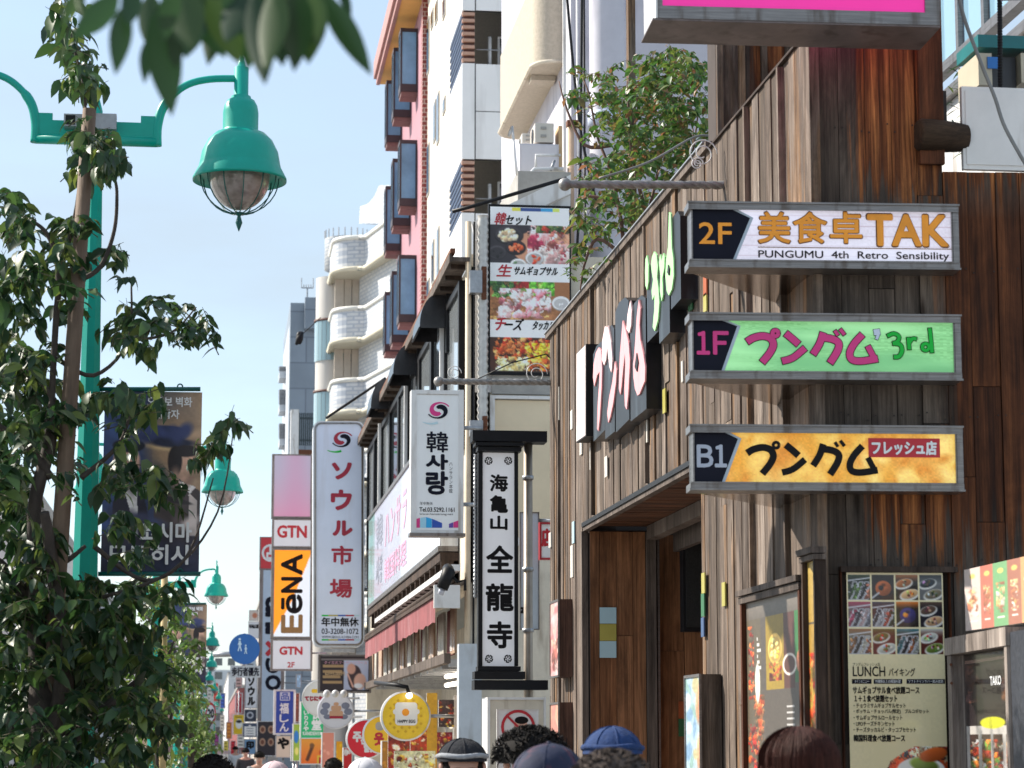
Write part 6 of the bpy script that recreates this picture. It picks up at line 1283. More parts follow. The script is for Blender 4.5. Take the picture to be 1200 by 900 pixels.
# ================================================================ grey block with small balconies
zg = 76; pg = front(zg); gtile = tile_mat('grey_blue_tile', (.27,.32,.38), (.17,.20,.25), 1.4, 1.0, .03, .5)
B7 = thing('grey_block', 'grey-blue tiled block with small side balconies and a roof antenna', 'building', pg.w(pg.ab(350,868)[0], 0, -5))
ypg = zg*KZ; x0 = pg.ab(340, 400)[0]; x1_ = pg.ab(400, 400)[0]
MB().box(x0, x1_+4, ypg, ypg+9, GH, P(350, 355, zg).z).build('wall', gtile, B7)
MB().pxb(pg, 357, 351, 402, 388, 0, .5).build('stair_head', gtile, B7)
xs_ = P(335.5, 400, 82).x; MB().box(xs_, x0-.001, ypg+1.2, ypg+9, GH, P(338, 375, zg).z).build('side_wall', mat('pale_grey_render', (.50,.53,.57), .6, .08), B7)
for ya, yb in ((430,443),(457,482),(497,522),(540,565)):
    q = front(80); m = MB(); m.pxb(q, 327.5, yb-8, 336, yb, -1.5, 0); m.build('balcony_slab', mat('pale_grey_render', (.5,.53,.57)), B7)
    m = MB()
    for i in range(6): m.tube([P(327.5+i*1.5, ya, 80), P(327.5+i*1.5, yb-8, 80)], .03, 4)
    m.tube([P(327.5, ya, 80), P(336, ya, 80)], .03, 4); m.build('balcony_railing', steel, B7)
pl = front(74.5); m = MB()
for i in range(11): m.pxb(pl, 348+i*2.4, 484, 349.1+i*2.4, 522, -.05, .05)
m.pxb(pl, 346, 489, 374, 491.5, -.05, .08); m.pxb(pl, 346, 515, 374, 517, -.05, .08); m.build('louvre_screen', mat('dark_teal_screen', (.03,.05,.06), .5), B7)
MB().pxb(pl, 347, 527, 378, 536, -.3, .05).build('brown_roof_edge', rust, B7); MB().pxb(pl, 341, 480, 347.5, 700, -.6, .1).build('pale_post', white_m, B7)
m = MB(); q = P(360, 351, 77); s_ = 77/2333.
m.tube([q, q+Vector((0,0,14*s_))], .035, 5); m.tube([q+Vector((-7*s_,0,14*s_)), q+Vector((7*s_,0,14*s_))], .025, 4)
for i in range(6): m.tube([q+Vector(((-7+i*2.8)*s_,0,14*s_)), q+Vector(((-7+i*2.8)*s_,0,(18+8*(i in (0,5)))*s_))], .018, 4)
m.build('antenna', steel, B7)
q = P(350, 398, 50)
setp(MB().ball(P(351, 396, 50), .09, .07, .17).tube([P(347, 404, 50), P(351, 397, 50), P(354, 389, 50)], [.03,.10,.05], 8).build('bird', blk), 'dark crow perched against the grey-blue block', 'bird')
setp(MB().tube([P(346, 403, 50), P(352, 394, 50), P(376, 372, 50)], [.012,.012,.012], 5).build('utility_cable', blk), 'thin dark cable the crow sits on', 'cable')
# ================================================================ far street blocks
def fblock(lab, X0, X1, pxn, pxf, ytop, col, nm='far_building', win=True):
    s_ = 1 if X0 > 0 else -1; Xp = X0 if s_ > 0 else X1; pl = side(Xp); Y0, Y1 = yS(pxn, Xp), yS(pxf, Xp); H = P(pxn, ytop, Y0/KZ).z
    T = thing(nm, lab, 'building', ((X0+X1)/2, (Y0+Y1)/2, 0)); m = mat('far_wall_%d' % int(sum(col)*1000), col, .8, .12, 1.2, 0, .1)
    MB().box(X0, X1, Y0, Y1, 0, H).build('wall', m, T); MB().box(X0-.1, X1+.1, Y0-.1, Y1+.1, H+.001, H+.35).build('parapet', conc, T)
    nf = max(2, int(H/3)); nb_ = max(2, int((Y1-Y0)/3.5))
    for i in range(1, nf):
        for j in range(min(nb_, 8)):
            y_ = Y0+(Y1-Y0)*(j+.5)/min(nb_, 8); z_ = i*H/nf+.6; w_ = min(1.0, (Y1-Y0)/min(nb_, 8)*.3)
            x_ = Xp-.03 if s_ > 0 else Xp; wo_ = MB().box(x_, x_+.03, y_-w_, y_+w_, z_, z_+1.3).build('window', white_m, T); MB().box(x_-.012*s_ if s_ > 0 else x_+.031, x_-.001 if s_ > 0 else x_+.04, y_-w_+.08, y_+w_-.08, z_+.08, z_+1.22).build('pane', dglass, wo_)
        for j in range(3):
            x_ = X0+(X1-X0)*(j+.3)/3; z_ = i*H/nf+.6; wo_ = MB().box(x_, x_+1.3, Y0-.03, Y0-.001, z_, z_+1.3).build('window', white_m, T); MB().box(x_+.08, x_+1.22, Y0-.042, Y0-.031, z_+.08, z_+1.22).build('pane', dglass, wo_)
fblock('low beige block behind the grey-blue tower on the right', 3.9, 12, 331, 300, 640, (.50,.46,.42))
fblock('white mid-rise closing the right side far down the street', 3.9, 12, 299, 284, 752, (.62,.62,.62))
fblock('maroon brick block far down the street', 3.2, 12, 283, 272, 806, (.28,.09,.09))
fblock('pale blue-white block at the far end of the street', 3.0, 12, 271, 262, 790, (.58,.62,.66))
fblock('large white building closing the view at the end of the street', -4, 3, 262, 256, 800, (.66,.67,.68)) if 0 else None
T = thing('end_building', 'broad white block with rows of windows closing the end of the street', 'building', (3, 560, 0))
MB().box(-14, 12, 540, 560, 0, P(262, 785, 540/KZ).z).build('wall', mat('end_wall', (.6,.62,.64), .8, .1), T)
for i in range(6):
    for j in range(9): wo_ = MB().box(-13+j*2.8, -11.4+j*2.8, 539.9, 539.99, 3+i*3, 4.6+i*3).build('window', dglass, T)
fblock('cream apartment block behind the tree on the left', -14, -5.2, 20, 118, 560, (.60,.57,.55))
fblock('grey office block on the left beyond the cream apartments', -14, -5.2, 121, 170, 690, (.46,.47,.50))
fblock('tan brick block on the left in the middle distance', -14, -5.2, 173, 205, 780, (.50,.38,.28))
fblock('pale block on the far left end of the street', -14, -4.6, 208, 232, 822, (.60,.58,.56))
# ================================================================ street lamps
teal = mat('teal_lamp_paint', (.0,.35,.27), .36, .07, 14, 0, .02, spec=.4); teald = mat('dark_teal_wire', (.0,.10,.09), .4, .1)
def globe_mat():
    m, nt, b = newmat('smoked_globe'); b.inputs['Base Color'].default_value = (.36,.30,.28,1); b.inputs['Roughness'].default_value = .18; b.inputs['Coat Weight'].default_value = .8
    N = nt.nodes; n1 = N.new('ShaderNodeTexNoise'); n1.inputs['Scale'].default_value = 5; cr = N.new('ShaderNodeValToRGB'); cr.color_ramp.elements[0].color = (.22,.18,.17,1); cr.color_ramp.elements[1].color = (.38,.33,.31,1); cr.color_ramp.elements[0].position = .35; cr.color_ramp.elements[1].position = .65
    nt.links.new(n1.outputs[0], cr.inputs[0]); nt.links.new(cr.outputs[0], b.inputs['Base Color']); return m
globm = globe_mat()
sL = 9.7/2333.; XL = P(109, 500, 9.7).x; HX = .705
def lz(y): return P(276, y, 9.7).z
def oct_(c, rs, z0, z1, m): return m
def make_lamp(label, both=True):
    T = thing('street_lamp', label, 'street lamp', (0, 0, GH), 'teal street lamps along the street')
    LOC[T.name] = Vector((0, 0, 0)); T.location = (0, 0, 0)
    m = MB(); m.lathe((0,0,0), [(.030,lz(165)),(.036,lz(205)),(.064,lz(690)),(.075,.9),(.11,.85),(.12,GH+.1),(.16,GH+.08),(.16,GH)], 8, flat=True); m.build('pole', teal, T)
    m = MB(); m.lathe((0,0,0), [(.004,lz(98)),(.018,lz(112)),(.010,lz(120)),(.028,lz(135)),(.034,lz(165))], 12); m.build('pole_finial', teal, T)
    m = MB(); z0, z1 = lz(174), lz(148); w_ = .285
    m.box(-w_, w_, -.014, .014, z0+.02, z1-.0); m.tube([(-w_-.01,0,z0+.02),(w_+.01,0,z0+.02)], .026, 10)
    for s in (-1, 1): m.box(min(s*w_, s*(w_-.07)), max(s*w_, s*(w_-.07)), -.0135, .0135, z1, z1+.035)
    m.box(-.05,.05,-.05,.05,z0-.02,z1-.02); m.build('crossbar', teal, T)
    for s in ((-1, 1) if both else (1,)):
        pts = catmull([(s*(w_+.012),0,z0+.0),(s*(w_+.012),0,lz(150)),(s*(w_+.045),0,lz(125)),(s*(w_+.14),0,lz(103)),(s*(w_+.26),0,lz(94)),(s*HX,0,lz(92))], 5)
        MB().tube(pts, [.024 if i < 12 else .018 for i in range(len(pts))], 10).build('arm', teal, T)
        m = MB(); h = m.lathe((s*HX,0,0), [(.003,lz(52)),(.016,lz(60)),(.008,lz(66)),(.022,lz(78)),(.036,lz(79.5)),(.036,lz(112)),(.048,lz(113)),(.052,lz(116)),(.068,lz(118)),(.082,lz(124)),(.088,lz(132)),(.088,lz(152)),(.092,lz(155)),(.125,lz(157)),(.160,lz(165)),(.188,lz(178)),(.200,lz(193)),(.203,lz(196)),(.232,lz(209)),(.232,lz(212.5)),(.20,lz(208)),(.155,lz(203)),(0,lz(200))], 40)
        hd = m.build('lantern_hood', teal, T)
        MB().ball((s*HX,0,lz(205)), .152, .152, lz(205)-lz(246), 32, 14, z1=.0).build('globe', globm, hd)
        m = MB()
        for q in range(6):
            t = q*math.pi/6+.1
            pts = [(s*HX+.195*math.cos(t)*math.cos(a), .195*math.sin(t)*math.cos(a), lz(207)+(lz(251)-lz(207))*math.sin(a)) for a in [math.pi*i/14 for i in range(15)]]
            m.tube(pts, .0032, 5)
        m.lathe((s*HX,0,0), [(.022,lz(249)),(.024,lz(251)),(.008,lz(253)),(.014,lz(258)),(.018,lz(261)),(.002,lz(271))], 10); m.build('wire_cage', teald, hd)
    return T
def copy_tree(o, par=None, top=True):
    c = o.copy(); COL.objects.link(c); c.parent = par
    for ch in list(o.children): copy_tree(ch, c, False)
    if top: LOC[c.name] = Vector((0,0,0))
    return c
L0 = make_lamp('nearest teal twin-arm street lamp rising behind the left tree')
lampd = [(9.7, 276), (22.3, 262), (38.6, 257), (59, 253), (76, 253), (93, 251), (112, 257), (134, 262), (160, 259), (190, 266)]
labs = [None, 'second teal lamp, its lantern level with the large banner', 'third teal lamp behind the smaller banner', 'fourth teal lamp just left of the round blue sign', 'fifth teal lamp below the round blue sign', 'sixth teal lamp, just below the fifth', 'seventh teal lamp, small, right of the speed limit sign', 'eighth teal lamp, small, in the cluster far down the street', 'ninth teal lamp, tiny, in the cluster far down the street', 'farthest and smallest teal lamp of the row']
lamps = []
for i, (Z, px) in enumerate(lampd):
    o = L0 if i == 0 else copy_tree(L0)
    q = P(px, 500, Z); o.location = (q.x-HX, q.y, 0)
    if labs[i]: o['label'] = labs[i]
    lamps.append(o)
# camera box on the nearest lamp
q = P(96, 140, 9.6); T = thing('traffic_camera', 'small grey camera box mounted on the crossbar of the nearest lamp', 'camera', q)
pl = front(9.62); MB().pxb(pl, 75, 133, 100, 148, -.08, .0).build('housing', steel, T); MB().pxb(pl, 77, 135, 88, 146, .001, .006).build('lens_plate', blk, T); MB().pxb(pl, 100, 131, 136, 150, -.08, -.02).build('rear_box', steel, T)
# banners
def banner(label, x0, y0, x1, y1, Z, lampX, seed):
    pl = front(Z); T = thing('street_banner', label, 'banner', pl.w(*pl.ab(x0, y1)), 'portrait banners hung from the lamp posts')
    c = Cv(110, 213, (96,84,74)); c.grad(0, 0, 110, 213, (58,76,120), (52,50,62), True); c.grad(55, 0, 110, 120, (90,90,96), (168,140,112), True); c.ell(78, 62, 28, 34, (150,122,96), 0, 20)
    c.ell(66, 50, 30, 10, (46,52,84)); c.ell(74, 64, 27, 6, (190,160,120), .05, 3); c.ell(76, 60, 26, 6, (36,38,58), .05, 3)
    c.ell(26, 84, 15, 22, (206,160,142), 0, 3, .2); c.ell(28, 64, 18, 8, (30,30,40)); c.ell(90, 88, 13, 22, (206,164,140), 0, 3, .2); c.ell(80, 82, 8, 18, (40,32,32)); c.ell(92, 70, 14, 7, (42,34,34)); c.ell(97, 92, 2.5, 1, (60,36,34)); c.ell(99, 101, 3, 1, (150,80,76))
    c.poly([(56,213),(58,140),(70,112),(86,104),(108,116),(110,213)], (70,60,60)); c.poly([(82,104),(96,118),(100,150),(96,122),(104,112)], (214,206,204)); c.poly([(96,118),(106,128),(106,213),(98,213)], (196,184,178)); c.ell(80, 128, 20, 3, (48,42,44), .2)
    c.poly([(10,213),(12,130),(24,108),(44,112),(52,150),(54,213)], (46,42,56)); c.poly([(22,110),(34,150),(42,190),(38,116)], (210,204,204)); c.grad(0, 170, 110, 213, (60,52,58), (44,50,84)); c.blend(((c.Y > 168)*.25).astype(float), (40,44,70)); c.noise(.03, seed); c.a *= (1+.10*np.sin(c.X*.22+np.sin(c.Y*.05)*2)*np.clip(c.Y/213, .2, 1))[..., None]  # last step paints crease shading into the cloth colour as wavy bands
    for q in range(40): c.ell((seed*37+q*17) % 110, (q*53) % 213, 3+q % 5, 9+q % 7, c.a[(q*53) % 213, (seed*37+q*17) % 110]*(.8+.4*(q % 2)), q, 6)
    c.a = np.clip(c.a*1.12, 0, 255)
    a0, b1 = pl.ab(x0, y0); a1, b0 = pl.ab(x1, y1)
    ob = put_print(pl, x0, y0, x1, y1, c, INK, T, 'banner_cloth', 0)
    for v in ob.data.vertices: v.co.y += .012*math.sin((v.co.x)*14)*(1-abs(v.co.z/(b1-b0)*2-1)**2)+.01
    k = (x1-x0)/110.
    def tt(s, xa, ya, xb_, yb, b): text(pl, s, x0+xa*k, y0+ya*k, x0+xb_*k, y0+yb*k, white_ink, T, bold=b*Z/9.7, c=.02)
    tt('오쿠보 벽화', 50, 8, 102, 20, .0012); tt('제작자', 58, 23, 87, 34, .0012); tt('코시마', 42, 155, 101, 178, .003); tt('모토히사', 4, 181, 101, 204, .003)
    for yy, ex in ((y0-1.5*k, 1), (y1+1.5*k, 1)):
        q0, q1 = P(x0-8*k, yy, Z), P(x1+2*k, yy, Z); MB().tube([q0, q1], .011, 8).build('hanging_rod', teald, T)
        m = MB(); c_ = P(x0+88*k, yy-3*k, Z); r_ = 3*k*Z*KZ/FPX; m.tube([c_+Vector((r_*math.cos(t*.5), 0, r_*math.sin(t*.5))) for t in range(14)], .004, 5); m.build('scroll_ring', teald, T)
banner('large portrait banner with Korean lettering hanging beside the nearest lamp post', 123, 457.5, 233, 671, 9.7, 0, 1)
banner('smaller second portrait banner hanging lower beside the second lamp post', 197, 708, 241, 800, 22.3, 0, 2)
# round blue pedestrian sign + arm
pz = 37.5; pl = front(pz); T = thing('road_sign', 'round blue pedestrian sign with a grey plate beneath, on an arm from the lamp post', 'road sign', pl.w(*pl.ab(286, 795)))
n = 40; ci = [pl.ab(286.5+18*math.cos(2*math.pi*i/n), 760.5-18*math.sin(2*math.pi*i/n)) for i in range(n)]
MB().prism(pl, ci, -.03, 0).build('sign_disc', mat('road_sign_blue', (.01,.10,.36), .35, .08), T)
MB().tube([P(250, 767, pz)+Vector((0,.06,0)), P(286, 766, pz)+Vector((0,.06,0))], .05, 8).build('bracket_arm', steel, T); q = P(286, 742, pz)+Vector((0,.08,0)); MB().tube([q, P(286, 792, pz)+Vector((0,.08,0))], .03, 8).build('bracket_arm', steel, T)
m = MB(); lb = mat('pale_blue_print', (.45,.62,.78), .4, .05)
for cx, cy, s in ((281, 757, 1.0), (288, 762, .7)):
    m.poly(pl, [pl.ab(cx+1.4*s*math.cos(t*.6), cy-8*s-1.4*s*math.sin(t*.6)) for t in range(10)], .004); m.ribbon(pl, [pl.ab(cx, cy-6*s), pl.ab(cx, cy)], 2.4*s*pz/2333, .004)
    for dx in (-2, 2): m.ribbon(pl, [pl.ab(cx, cy-1*s), pl.ab(cx+dx*s, cy+6*s)], 1.2*s*pz/2333, .0045); m.ribbon(pl, [pl.ab(cx, cy-5*s), pl.ab(cx+dx*1.1*s, cy-1.5*s)], .9*s*pz/2333, .005)
m.build('pictogram', lb, T)
MB().pxb(pl, 270, 780, 305, 794, -.03, 0).build('text_plate', mat('grey_plate', (.36,.40,.46), .5, .1), T); text(pl, '歩行者優先', 272, 782, 303.5, 792, navy_ink, T, .004, .006)
pz = 57; pl = front(pz); T = thing('road_sign', 'narrow red ringed round speed limit sign reading 20 on the fourth lamp post', 'road sign', pl.w(*pl.ab(247, 849)))
def el(r): return [pl.ab(247+6*r*math.cos(2*math.pi*i/30), 836-13*r*math.sin(2*math.pi*i/30)) for i in range(30)]
MB().prism(pl, el(1), -.03, 0).build('sign_disc', mat('road_sign_red', (.5,.02,.03), .4), T); MB().poly(pl, el(.76), .004).build('sign_face', white_ink, T); text(pl, '20', 243.5, 831, 250.5, 841, navy_ink, T, .01, .008)
q = P(247, 836, pz)+Vector((0,.06,0)); MB().tube([q, Vector((q.x, q.y, GH))], .03, 8).build('post', steel, T)
# ================================================================ trees
def leafmat(name, cols, trans=.35):
    m, nt, b = newmat(name); N = nt.nodes; L = nt.links
    oi = N.new('ShaderNodeObjectInfo'); g = N.new('ShaderNodeNewGeometry'); at = N.new('ShaderNodeVertexColor'); at.layer_name = 'tint'
    ad = math_n(N, L, 'FRACT', math_n(N, L, 'ADD', oi.outputs['Random'], at.outputs[0])); cr = N.new('ShaderNodeValToRGB'); e = cr.color_ramp.elements
    while len(e) < len(cols): e.new(.5)
    for i, c in enumerate(cols): e[i].position = i/(len(cols)-1); e[i].color = (*c, 1)
    L.new(ad, cr.inputs[0]); L.new(cr.outputs[0], b.inputs['Base Color']); b.inputs['Roughness'].default_value = .42; b.inputs['Specular IOR Level'].default_value = .5
    tr = N.new('ShaderNodeBsdfTranslucent'); hs = N.new('ShaderNodeHueSaturation'); hs.inputs['Value'].default_value = 1.6; L.new(cr.outputs[0], hs.inputs['Color']); L.new(hs.outputs[0], tr.inputs[0])
    ms = N.new('ShaderNodeMixShader'); ms.inputs[0].default_value = trans; L.new(b.outputs[0], ms.inputs[1]); L.new(tr.outputs[0], ms.inputs[2]); L.new(ms.outputs[0], N['Material Output'].inputs[0]); MC[name] = m; return m
lm1 = leafmat('glossy_cherry_leaf', [(.013,.036,.014),(.024,.064,.018),(.016,.045,.020),(.055,.11,.025),(.018,.052,.016),(.014,.038,.016),(.13,.17,.035),(.03,.075,.022)], .28)
lm2 = leafmat('yellow_green_leaf', [(.06,.12,.02),(.10,.17,.03),(.05,.10,.03),(.16,.20,.04)], .4)
lm3 = leafmat('shrub_leaf', [(.03,.09,.02),(.06,.14,.025),(.04,.10,.02),(.14,.17,.03),(.05,.12,.02),(.24,.10,.05)], .35)
lm0 = leafmat('near_blurred_leaf', [(.010,.034,.012),(.022,.06,.016),(.012,.042,.013),(.055,.10,.022)], .3)
bark = mat('cherry_bark', (.06,.046,.038), .85, .4, 30, 0, .8, stretch=(1,1,.4)); stakem = mat('pine_stake', (.17,.115,.08), .8, .35, 12, 0, .6, stretch=(3,3,.4)); twig = mat('green_brown_twig', (.09,.085,.04), .7, .3)
def leaf_geo(nseg=4, w=.235, curl=.38, fold=.25):
    v, f = [], []
    for i in range(nseg+1):
        t = i/nseg; hw = w*math.sin(math.pi*min(1, t*1.0)**.8)**.9*(1 if i not in (0, nseg) else 0); hw = max(hw, 0)
        z = -curl*t*t; v += [(-hw, t, z+fold*hw), (0, t, z), (hw, t, z+fold*hw)]
    for i in range(nseg):
        a = i*3; f += [(a, a+1, a+4, a+3), (a+1, a+2, a+5, a+4)]
    return v, f
LV, LF = leaf_geo(); LVn = np.array(LV)
LV2, LF2 = leaf_geo(2, .26, .3, .2); LV2n = np.array(LV2)
def leaf_mesh(name, m, geo=(LV, LF)):
    me = bpy.data.meshes.new(name); me.from_pydata(geo[0], [], geo[1]); me.materials.append(m); me.polygons.foreach_set('use_smooth', [True]*len(geo[1]))
    ca = me.color_attributes.new('tint', 'FLOAT_COLOR', 'POINT'); ca.data.foreach_set('color', [0, 0, 0, 1]*len(geo[0])); return me
def orient(d, roll, size):
    d = d.normalized(); up = Vector((0,0,1)); x = d.cross(up)
    if x.length < .05: x = Vector((1,0,0))
    x.normalize(); z = x.cross(d).normalized(); M = Matrix((x, d, z)).transposed(); return (M @ Matrix.Rotation(roll, 3, 'Y')) * size
def foliage(T, leaves, mesh, m, nobj=300, lod=False):
    """leaves: (position, direction, roll, size); the largest in view become parts, the rest one crown part"""
    leaves.sort(key=lambda l: -l[3]/max(1, l[0].y)*(1 if 0 < l[0].y else 0))
    base = LOC[T.name]
    for p, d, r, s in leaves[:nobj]:
        o = bpy.data.objects.new('leaf', mesh); COL.objects.link(o); o.parent = T
        M = orient(d, r, s).to_4x4(); M.translation = p-base; o.matrix_local = M
    rest = leaves[nobj:]
    if rest:
        G, Fg = (LV2n, LF2) if lod else (LVn, LF); nv = len(G)
        V = np.concatenate([G @ np.array(orient(d, r, s)).T + np.array(p-base) for p, d, r, s in rest])
        F = (np.array(Fg)[None]+(np.arange(len(rest))*nv)[:, None, None]).reshape(-1, 4)
        me = bpy.data.meshes.new('crown'); me.from_pydata(V.tolist(), [], F.tolist()); me.materials.append(m)
        ca = me.color_attributes.new('tint', 'FLOAT_COLOR', 'POINT'); t = np.repeat(np.random.RandomState(len(rest)).rand(len(rest)), nv)
        ca.data.foreach_set('color', np.stack([t, t, t, np.ones_like(t)], 1).ravel().astype(np.float32)); me.polygons.foreach_set('use_smooth', [True]*len(F))
        o = bpy.data.objects.new('crown', me); COL.objects.link(o); o.parent = T; o['kind'] = 'stuff'
def rosette(out, p, size, n, g, droop=.8, spread=1.0, tw=None):
    """leaves hanging in a spray from a twig tip"""
    droop = droop*g.choice((.2, .5, .9, 1.2)); size = size*g.choice((.7, .85, 1.0, 1.15))
    ax_ = Vector((g.uniform(-1,1), g.uniform(-1,1), g.uniform(-.2,.5))).normalized(); L_ = size*g.uniform(1.0, 2.2)
    if tw is not None: tw.append((p-ax_*L_*.6-Vector((0,0,L_*.2)), p+ax_*L_*.5))
    for i in range(n):
        q = p+ax_*L_*(i/n-.5); a = g.uniform(0, 6.283)
        d = Vector((math.cos(a)*spread, math.sin(a)*spread, -droop*g.uniform(.4, 1.6))); out.append((q, d, g.uniform(-.8,.8), size*g.uniform(.55, 1.2)))
def blobs(B, g, Z0, Z1, size, nper=5, tw=None, droop=.8, mul=1.0):
    out = []
    for cx, cy, rx, ry, cnt in B:
        for i in range(int(cnt*mul+.5)):
            r = math.sqrt(g.random()); t = g.uniform(0, 6.283); px, py = cx+rx*r*math.cos(t), cy+ry*r*math.sin(t)
            rosette(out, P(px, py, g.uniform(Z0, Z1)), size, nper, g, droop, tw=tw)
    return out
def twigs(T, tw, m, r=.0022, name='twig'):
    mb = MB()
    for a, b in tw: mb.tube([a, a.lerp(b, .5)+Vector((0,0,.01)), b], [r*1.4, r, r*.5], 3, cap=False)
    o = mb.build(name, m, T); o['kind'] = 'stuff'
g = random.Random(21)
# --- main tree
tz = 8.75; base = P(45, 868, tz); base.z = GH
TT = thing('street_tree', 'large leafy cherry tree with dark glossy drooping leaves filling the left side', 'tree', base)
def pth(pts, z=tz, dz=0): return [P(x, y, z+dz*i) for i, (x, y) in enumerate(pts)]
q0 = P(48, 900, tz); MB().tube(catmull([Vector((q0.x, q0.y, GH)), q0, P(50, 830, tz), P(44, 740, tz), P(40, 600, tz), P(58, 520, tz), P(62, 440, tz), P(66, 370, tz), P(70, 330, tz)], 5), [.075]*6+[.06]*6+[.045]*6+[.03]*10+[.014]*13, 12).build('trunk', bark, TT)
for pts, r0, r1, dz in ((((60,890),(100,850),(135,820),(165,795)), .035, .012, .05), (((58,880),(75,800),(68,720),(60,650),(52,600)), .05, .02, -.05), (((42,640),(70,660),(100,640)), .02, .008, .05), (((70,345),(66,300),(52,270),(30,255)), .016, .006, 0), (((72,345),(92,330),(118,312),(134,270),(137,225),(133,205)), .014, .006, .03), (((60,560),(30,520),(0,500),(-40,470)), .02, .01, -.05), (((64,470),(40,440),(-10,420)), .014, .006, 0),
        (((66,420),(110,440),(150,400),(154,330)), .012, .004, .03), (((95,560),(140,520),(155,470)), .013, .005, .04), (((110,640),(170,680),(220,650),(250,560)), .012, .003, .03), (((30,700),(0,660),(-40,640)), .03, .01, 0), (((120,700),(200,670),(255,600),(275,495)), .009, .002, 0), (((50,900),(20,860),(-20,830)), .03, .012, 0), (((150,400),(200,390),(230,360)), .008, .003, .02), (((68,330),(90,240),(100,120),(85,50),(75,-5)), .01, .003, .02)):
    p_ = catmull(pth(pts, tz, dz), 5); MB().tube(p_, [r0+(r1-r0)*i/(len(p_)-1) for i in range(len(p_))], 8).build('branch', bark, TT)
tw = []
B_ = [(80,40,13,46,13),(98,105,13,42,12),(108,165,20,16,16),(114,192,30,16,16),(86,80,10,18,4),(85,255,16,18,9),(84,300,18,22,10),(18,250,22,34,16),(44,310,26,32,16),(8,350,26,44,18),(80,345,12,24,6),(130,290,10,20,3),(32,370,16,20,6),(8,430,26,30,14),
      (150,375,18,28,10),(178,392,16,22,8),(212,388,14,16,6),(150,335,8,14,2),(192,356,14,10,5),(236,378,10,14,3),(250,392,8,10,2),(50,410,32,14,8),(30,440,38,26,20),(60,482,46,26,20),(130,462,30,18,9),(172,470,20,12,4),(150,500,14,20,4),(24,520,36,40,30),(76,540,16,34,6),(135,555,22,22,8),(172,560,34,14,8),(230,545,10,8,2),(250,520,12,10,3),(272,496,10,8,3),(208,592,10,10,1),
      (146,612,24,14,5),(16,590,30,40,22),(46,640,30,30,14),(110,675,26,10,5),(168,640,22,16,4),(20,690,46,34,30),(70,700,30,20,16),(105,722,44,24,30),(160,690,22,16,8),(196,700,14,16,6),(30,760,50,36,44),(100,765,40,36,40),(150,750,36,30,20),(30,830,70,36,50),(110,820,50,30,36),(60,880,100,26,60),(160,850,40,40,26),(180,790,18,20,8),(-60,500,60,250,80),(-40,760,60,160,60)]
lv = blobs(B_, g, 8.4, 9.45, .094, 7, tw, 1.0, 1.22)
foliage(TT, lv, leaf_mesh('leaf', lm1), lm1); twigs(TT, tw, twig)
stp = thing('tree_stake', 'round brown wooden stake lashed beside the left tree', 'stake', P(52, 868, 8.75)); stp.location.z = GH; LOC[stp.name].z = GH
A_, B2_ = P(105, 128, 8.75), P(52, 905, 8.75); MB().tube([A_, A_.lerp(B2_, .5), B2_, Vector((B2_.x-.04, B2_.y, GH))], [.030,.036,.042,.042], 12).build('stake_pole', stakem, stp)
# --- farther young trees
for lab, x, y0, Z, B_, n_ in (('yellow-green young tree behind the banners to the right of the dark tree', 190, 868, 17.5, [(195,720,26,26,26),(175,780,40,40,70),(200,820,38,40,70),(160,850,50,50,80),(215,760,22,30,26),(180,690,30,14,16)], 0),
                     ('small bushy roadside tree low beyond the yellow-green one', 226, 868, 30, [(225,845,22,34,60),(215,880,30,30,50),(232,815,12,16,12)], 1),
                     ('distant roadside tree beneath the round blue sign', 238, 868, 46, [(240,860,16,20,40),(243,885,18,20,30)], 2)):
    T = thing('street_tree', lab, 'tree', (P(x, y0, Z).x, Z*KZ, GH)); tw = []; lv = blobs(B_, g, Z-.5, Z+.6, .10+.03*n_, 6, tw)
    q = P(x, 740+n_*70, Z); MB().tube([Vector((P(x,y0,Z).x, Z*KZ, GH)), P(x-2, 840, Z), q], [.06,.05,.02], 10).build('trunk', bark, T)
    for k in range(4): q2 = P(x+(-22, 18, -12, 26)[k], 720+n_*60+k*20, Z); MB().tube([q.lerp(Vector((P(x,y0,Z).x, Z*KZ, GH)), .15*k), q2], [.02,.006], 6).build('branch', bark, T)
    foliage(T, lv, leaf_mesh('leaf', lm2), lm2, 300 if n_ == 0 else 0, lod=True); twigs(T, tw, twig, .003)
stk = thing('tree_stake', 'pale yellowish support stake beside the yellow-green tree', 'stake', (P(194, 800, 17.2).x, 17.2*KZ, GH)); MB().tube([P(193, 672, 17.2), Vector((P(194, 800, 17.2).x, 17.2*KZ, GH))], .03, 10).build('stake_pole', mat('yellow_stake', (.50,.36,.16), .7), stk)
# --- roof shrub
sz_ = 12.6; TS = thing('roof_shrub', 'leafy evergreen shrub with reddish new leaves growing above the wooden facade', 'shrub', (P(700, 330, sz_).x+.5, sz_*KZ, Htop-.15))
for pts in (((735,340),(728,260),(715,200),(700,160),(690,110),(682,90)), ((740,350),(760,250),(780,160),(790,80)), ((730,300),(700,280),(685,310),(680,340)), ((745,330),(800,230),(820,120)), ((722,240),(690,230),(670,250)), ((716,170),(685,170),(665,130),(655,95)), ((760,260),(740,180),(735,100)), ((780,280),(810,200),(812,150))):
    p_ = catmull([P(x, y, sz_+.05*i) for i, (x, y) in enumerate(pts)], 4); MB().tube(p_, [.016-.012*i/(len(p_)-1) for i in range(len(p_))], 6).build('branch', mat('red_brown_twig', (.14,.07,.05), .7, .3), TS)
q = P(740, 345, sz_); MB().tube([Vector((q.x+.02, q.y, Htop-.15)), q, P(735, 300, sz_)], [.03,.025,.018], 8).build('trunk', bark, TS)
tw = []
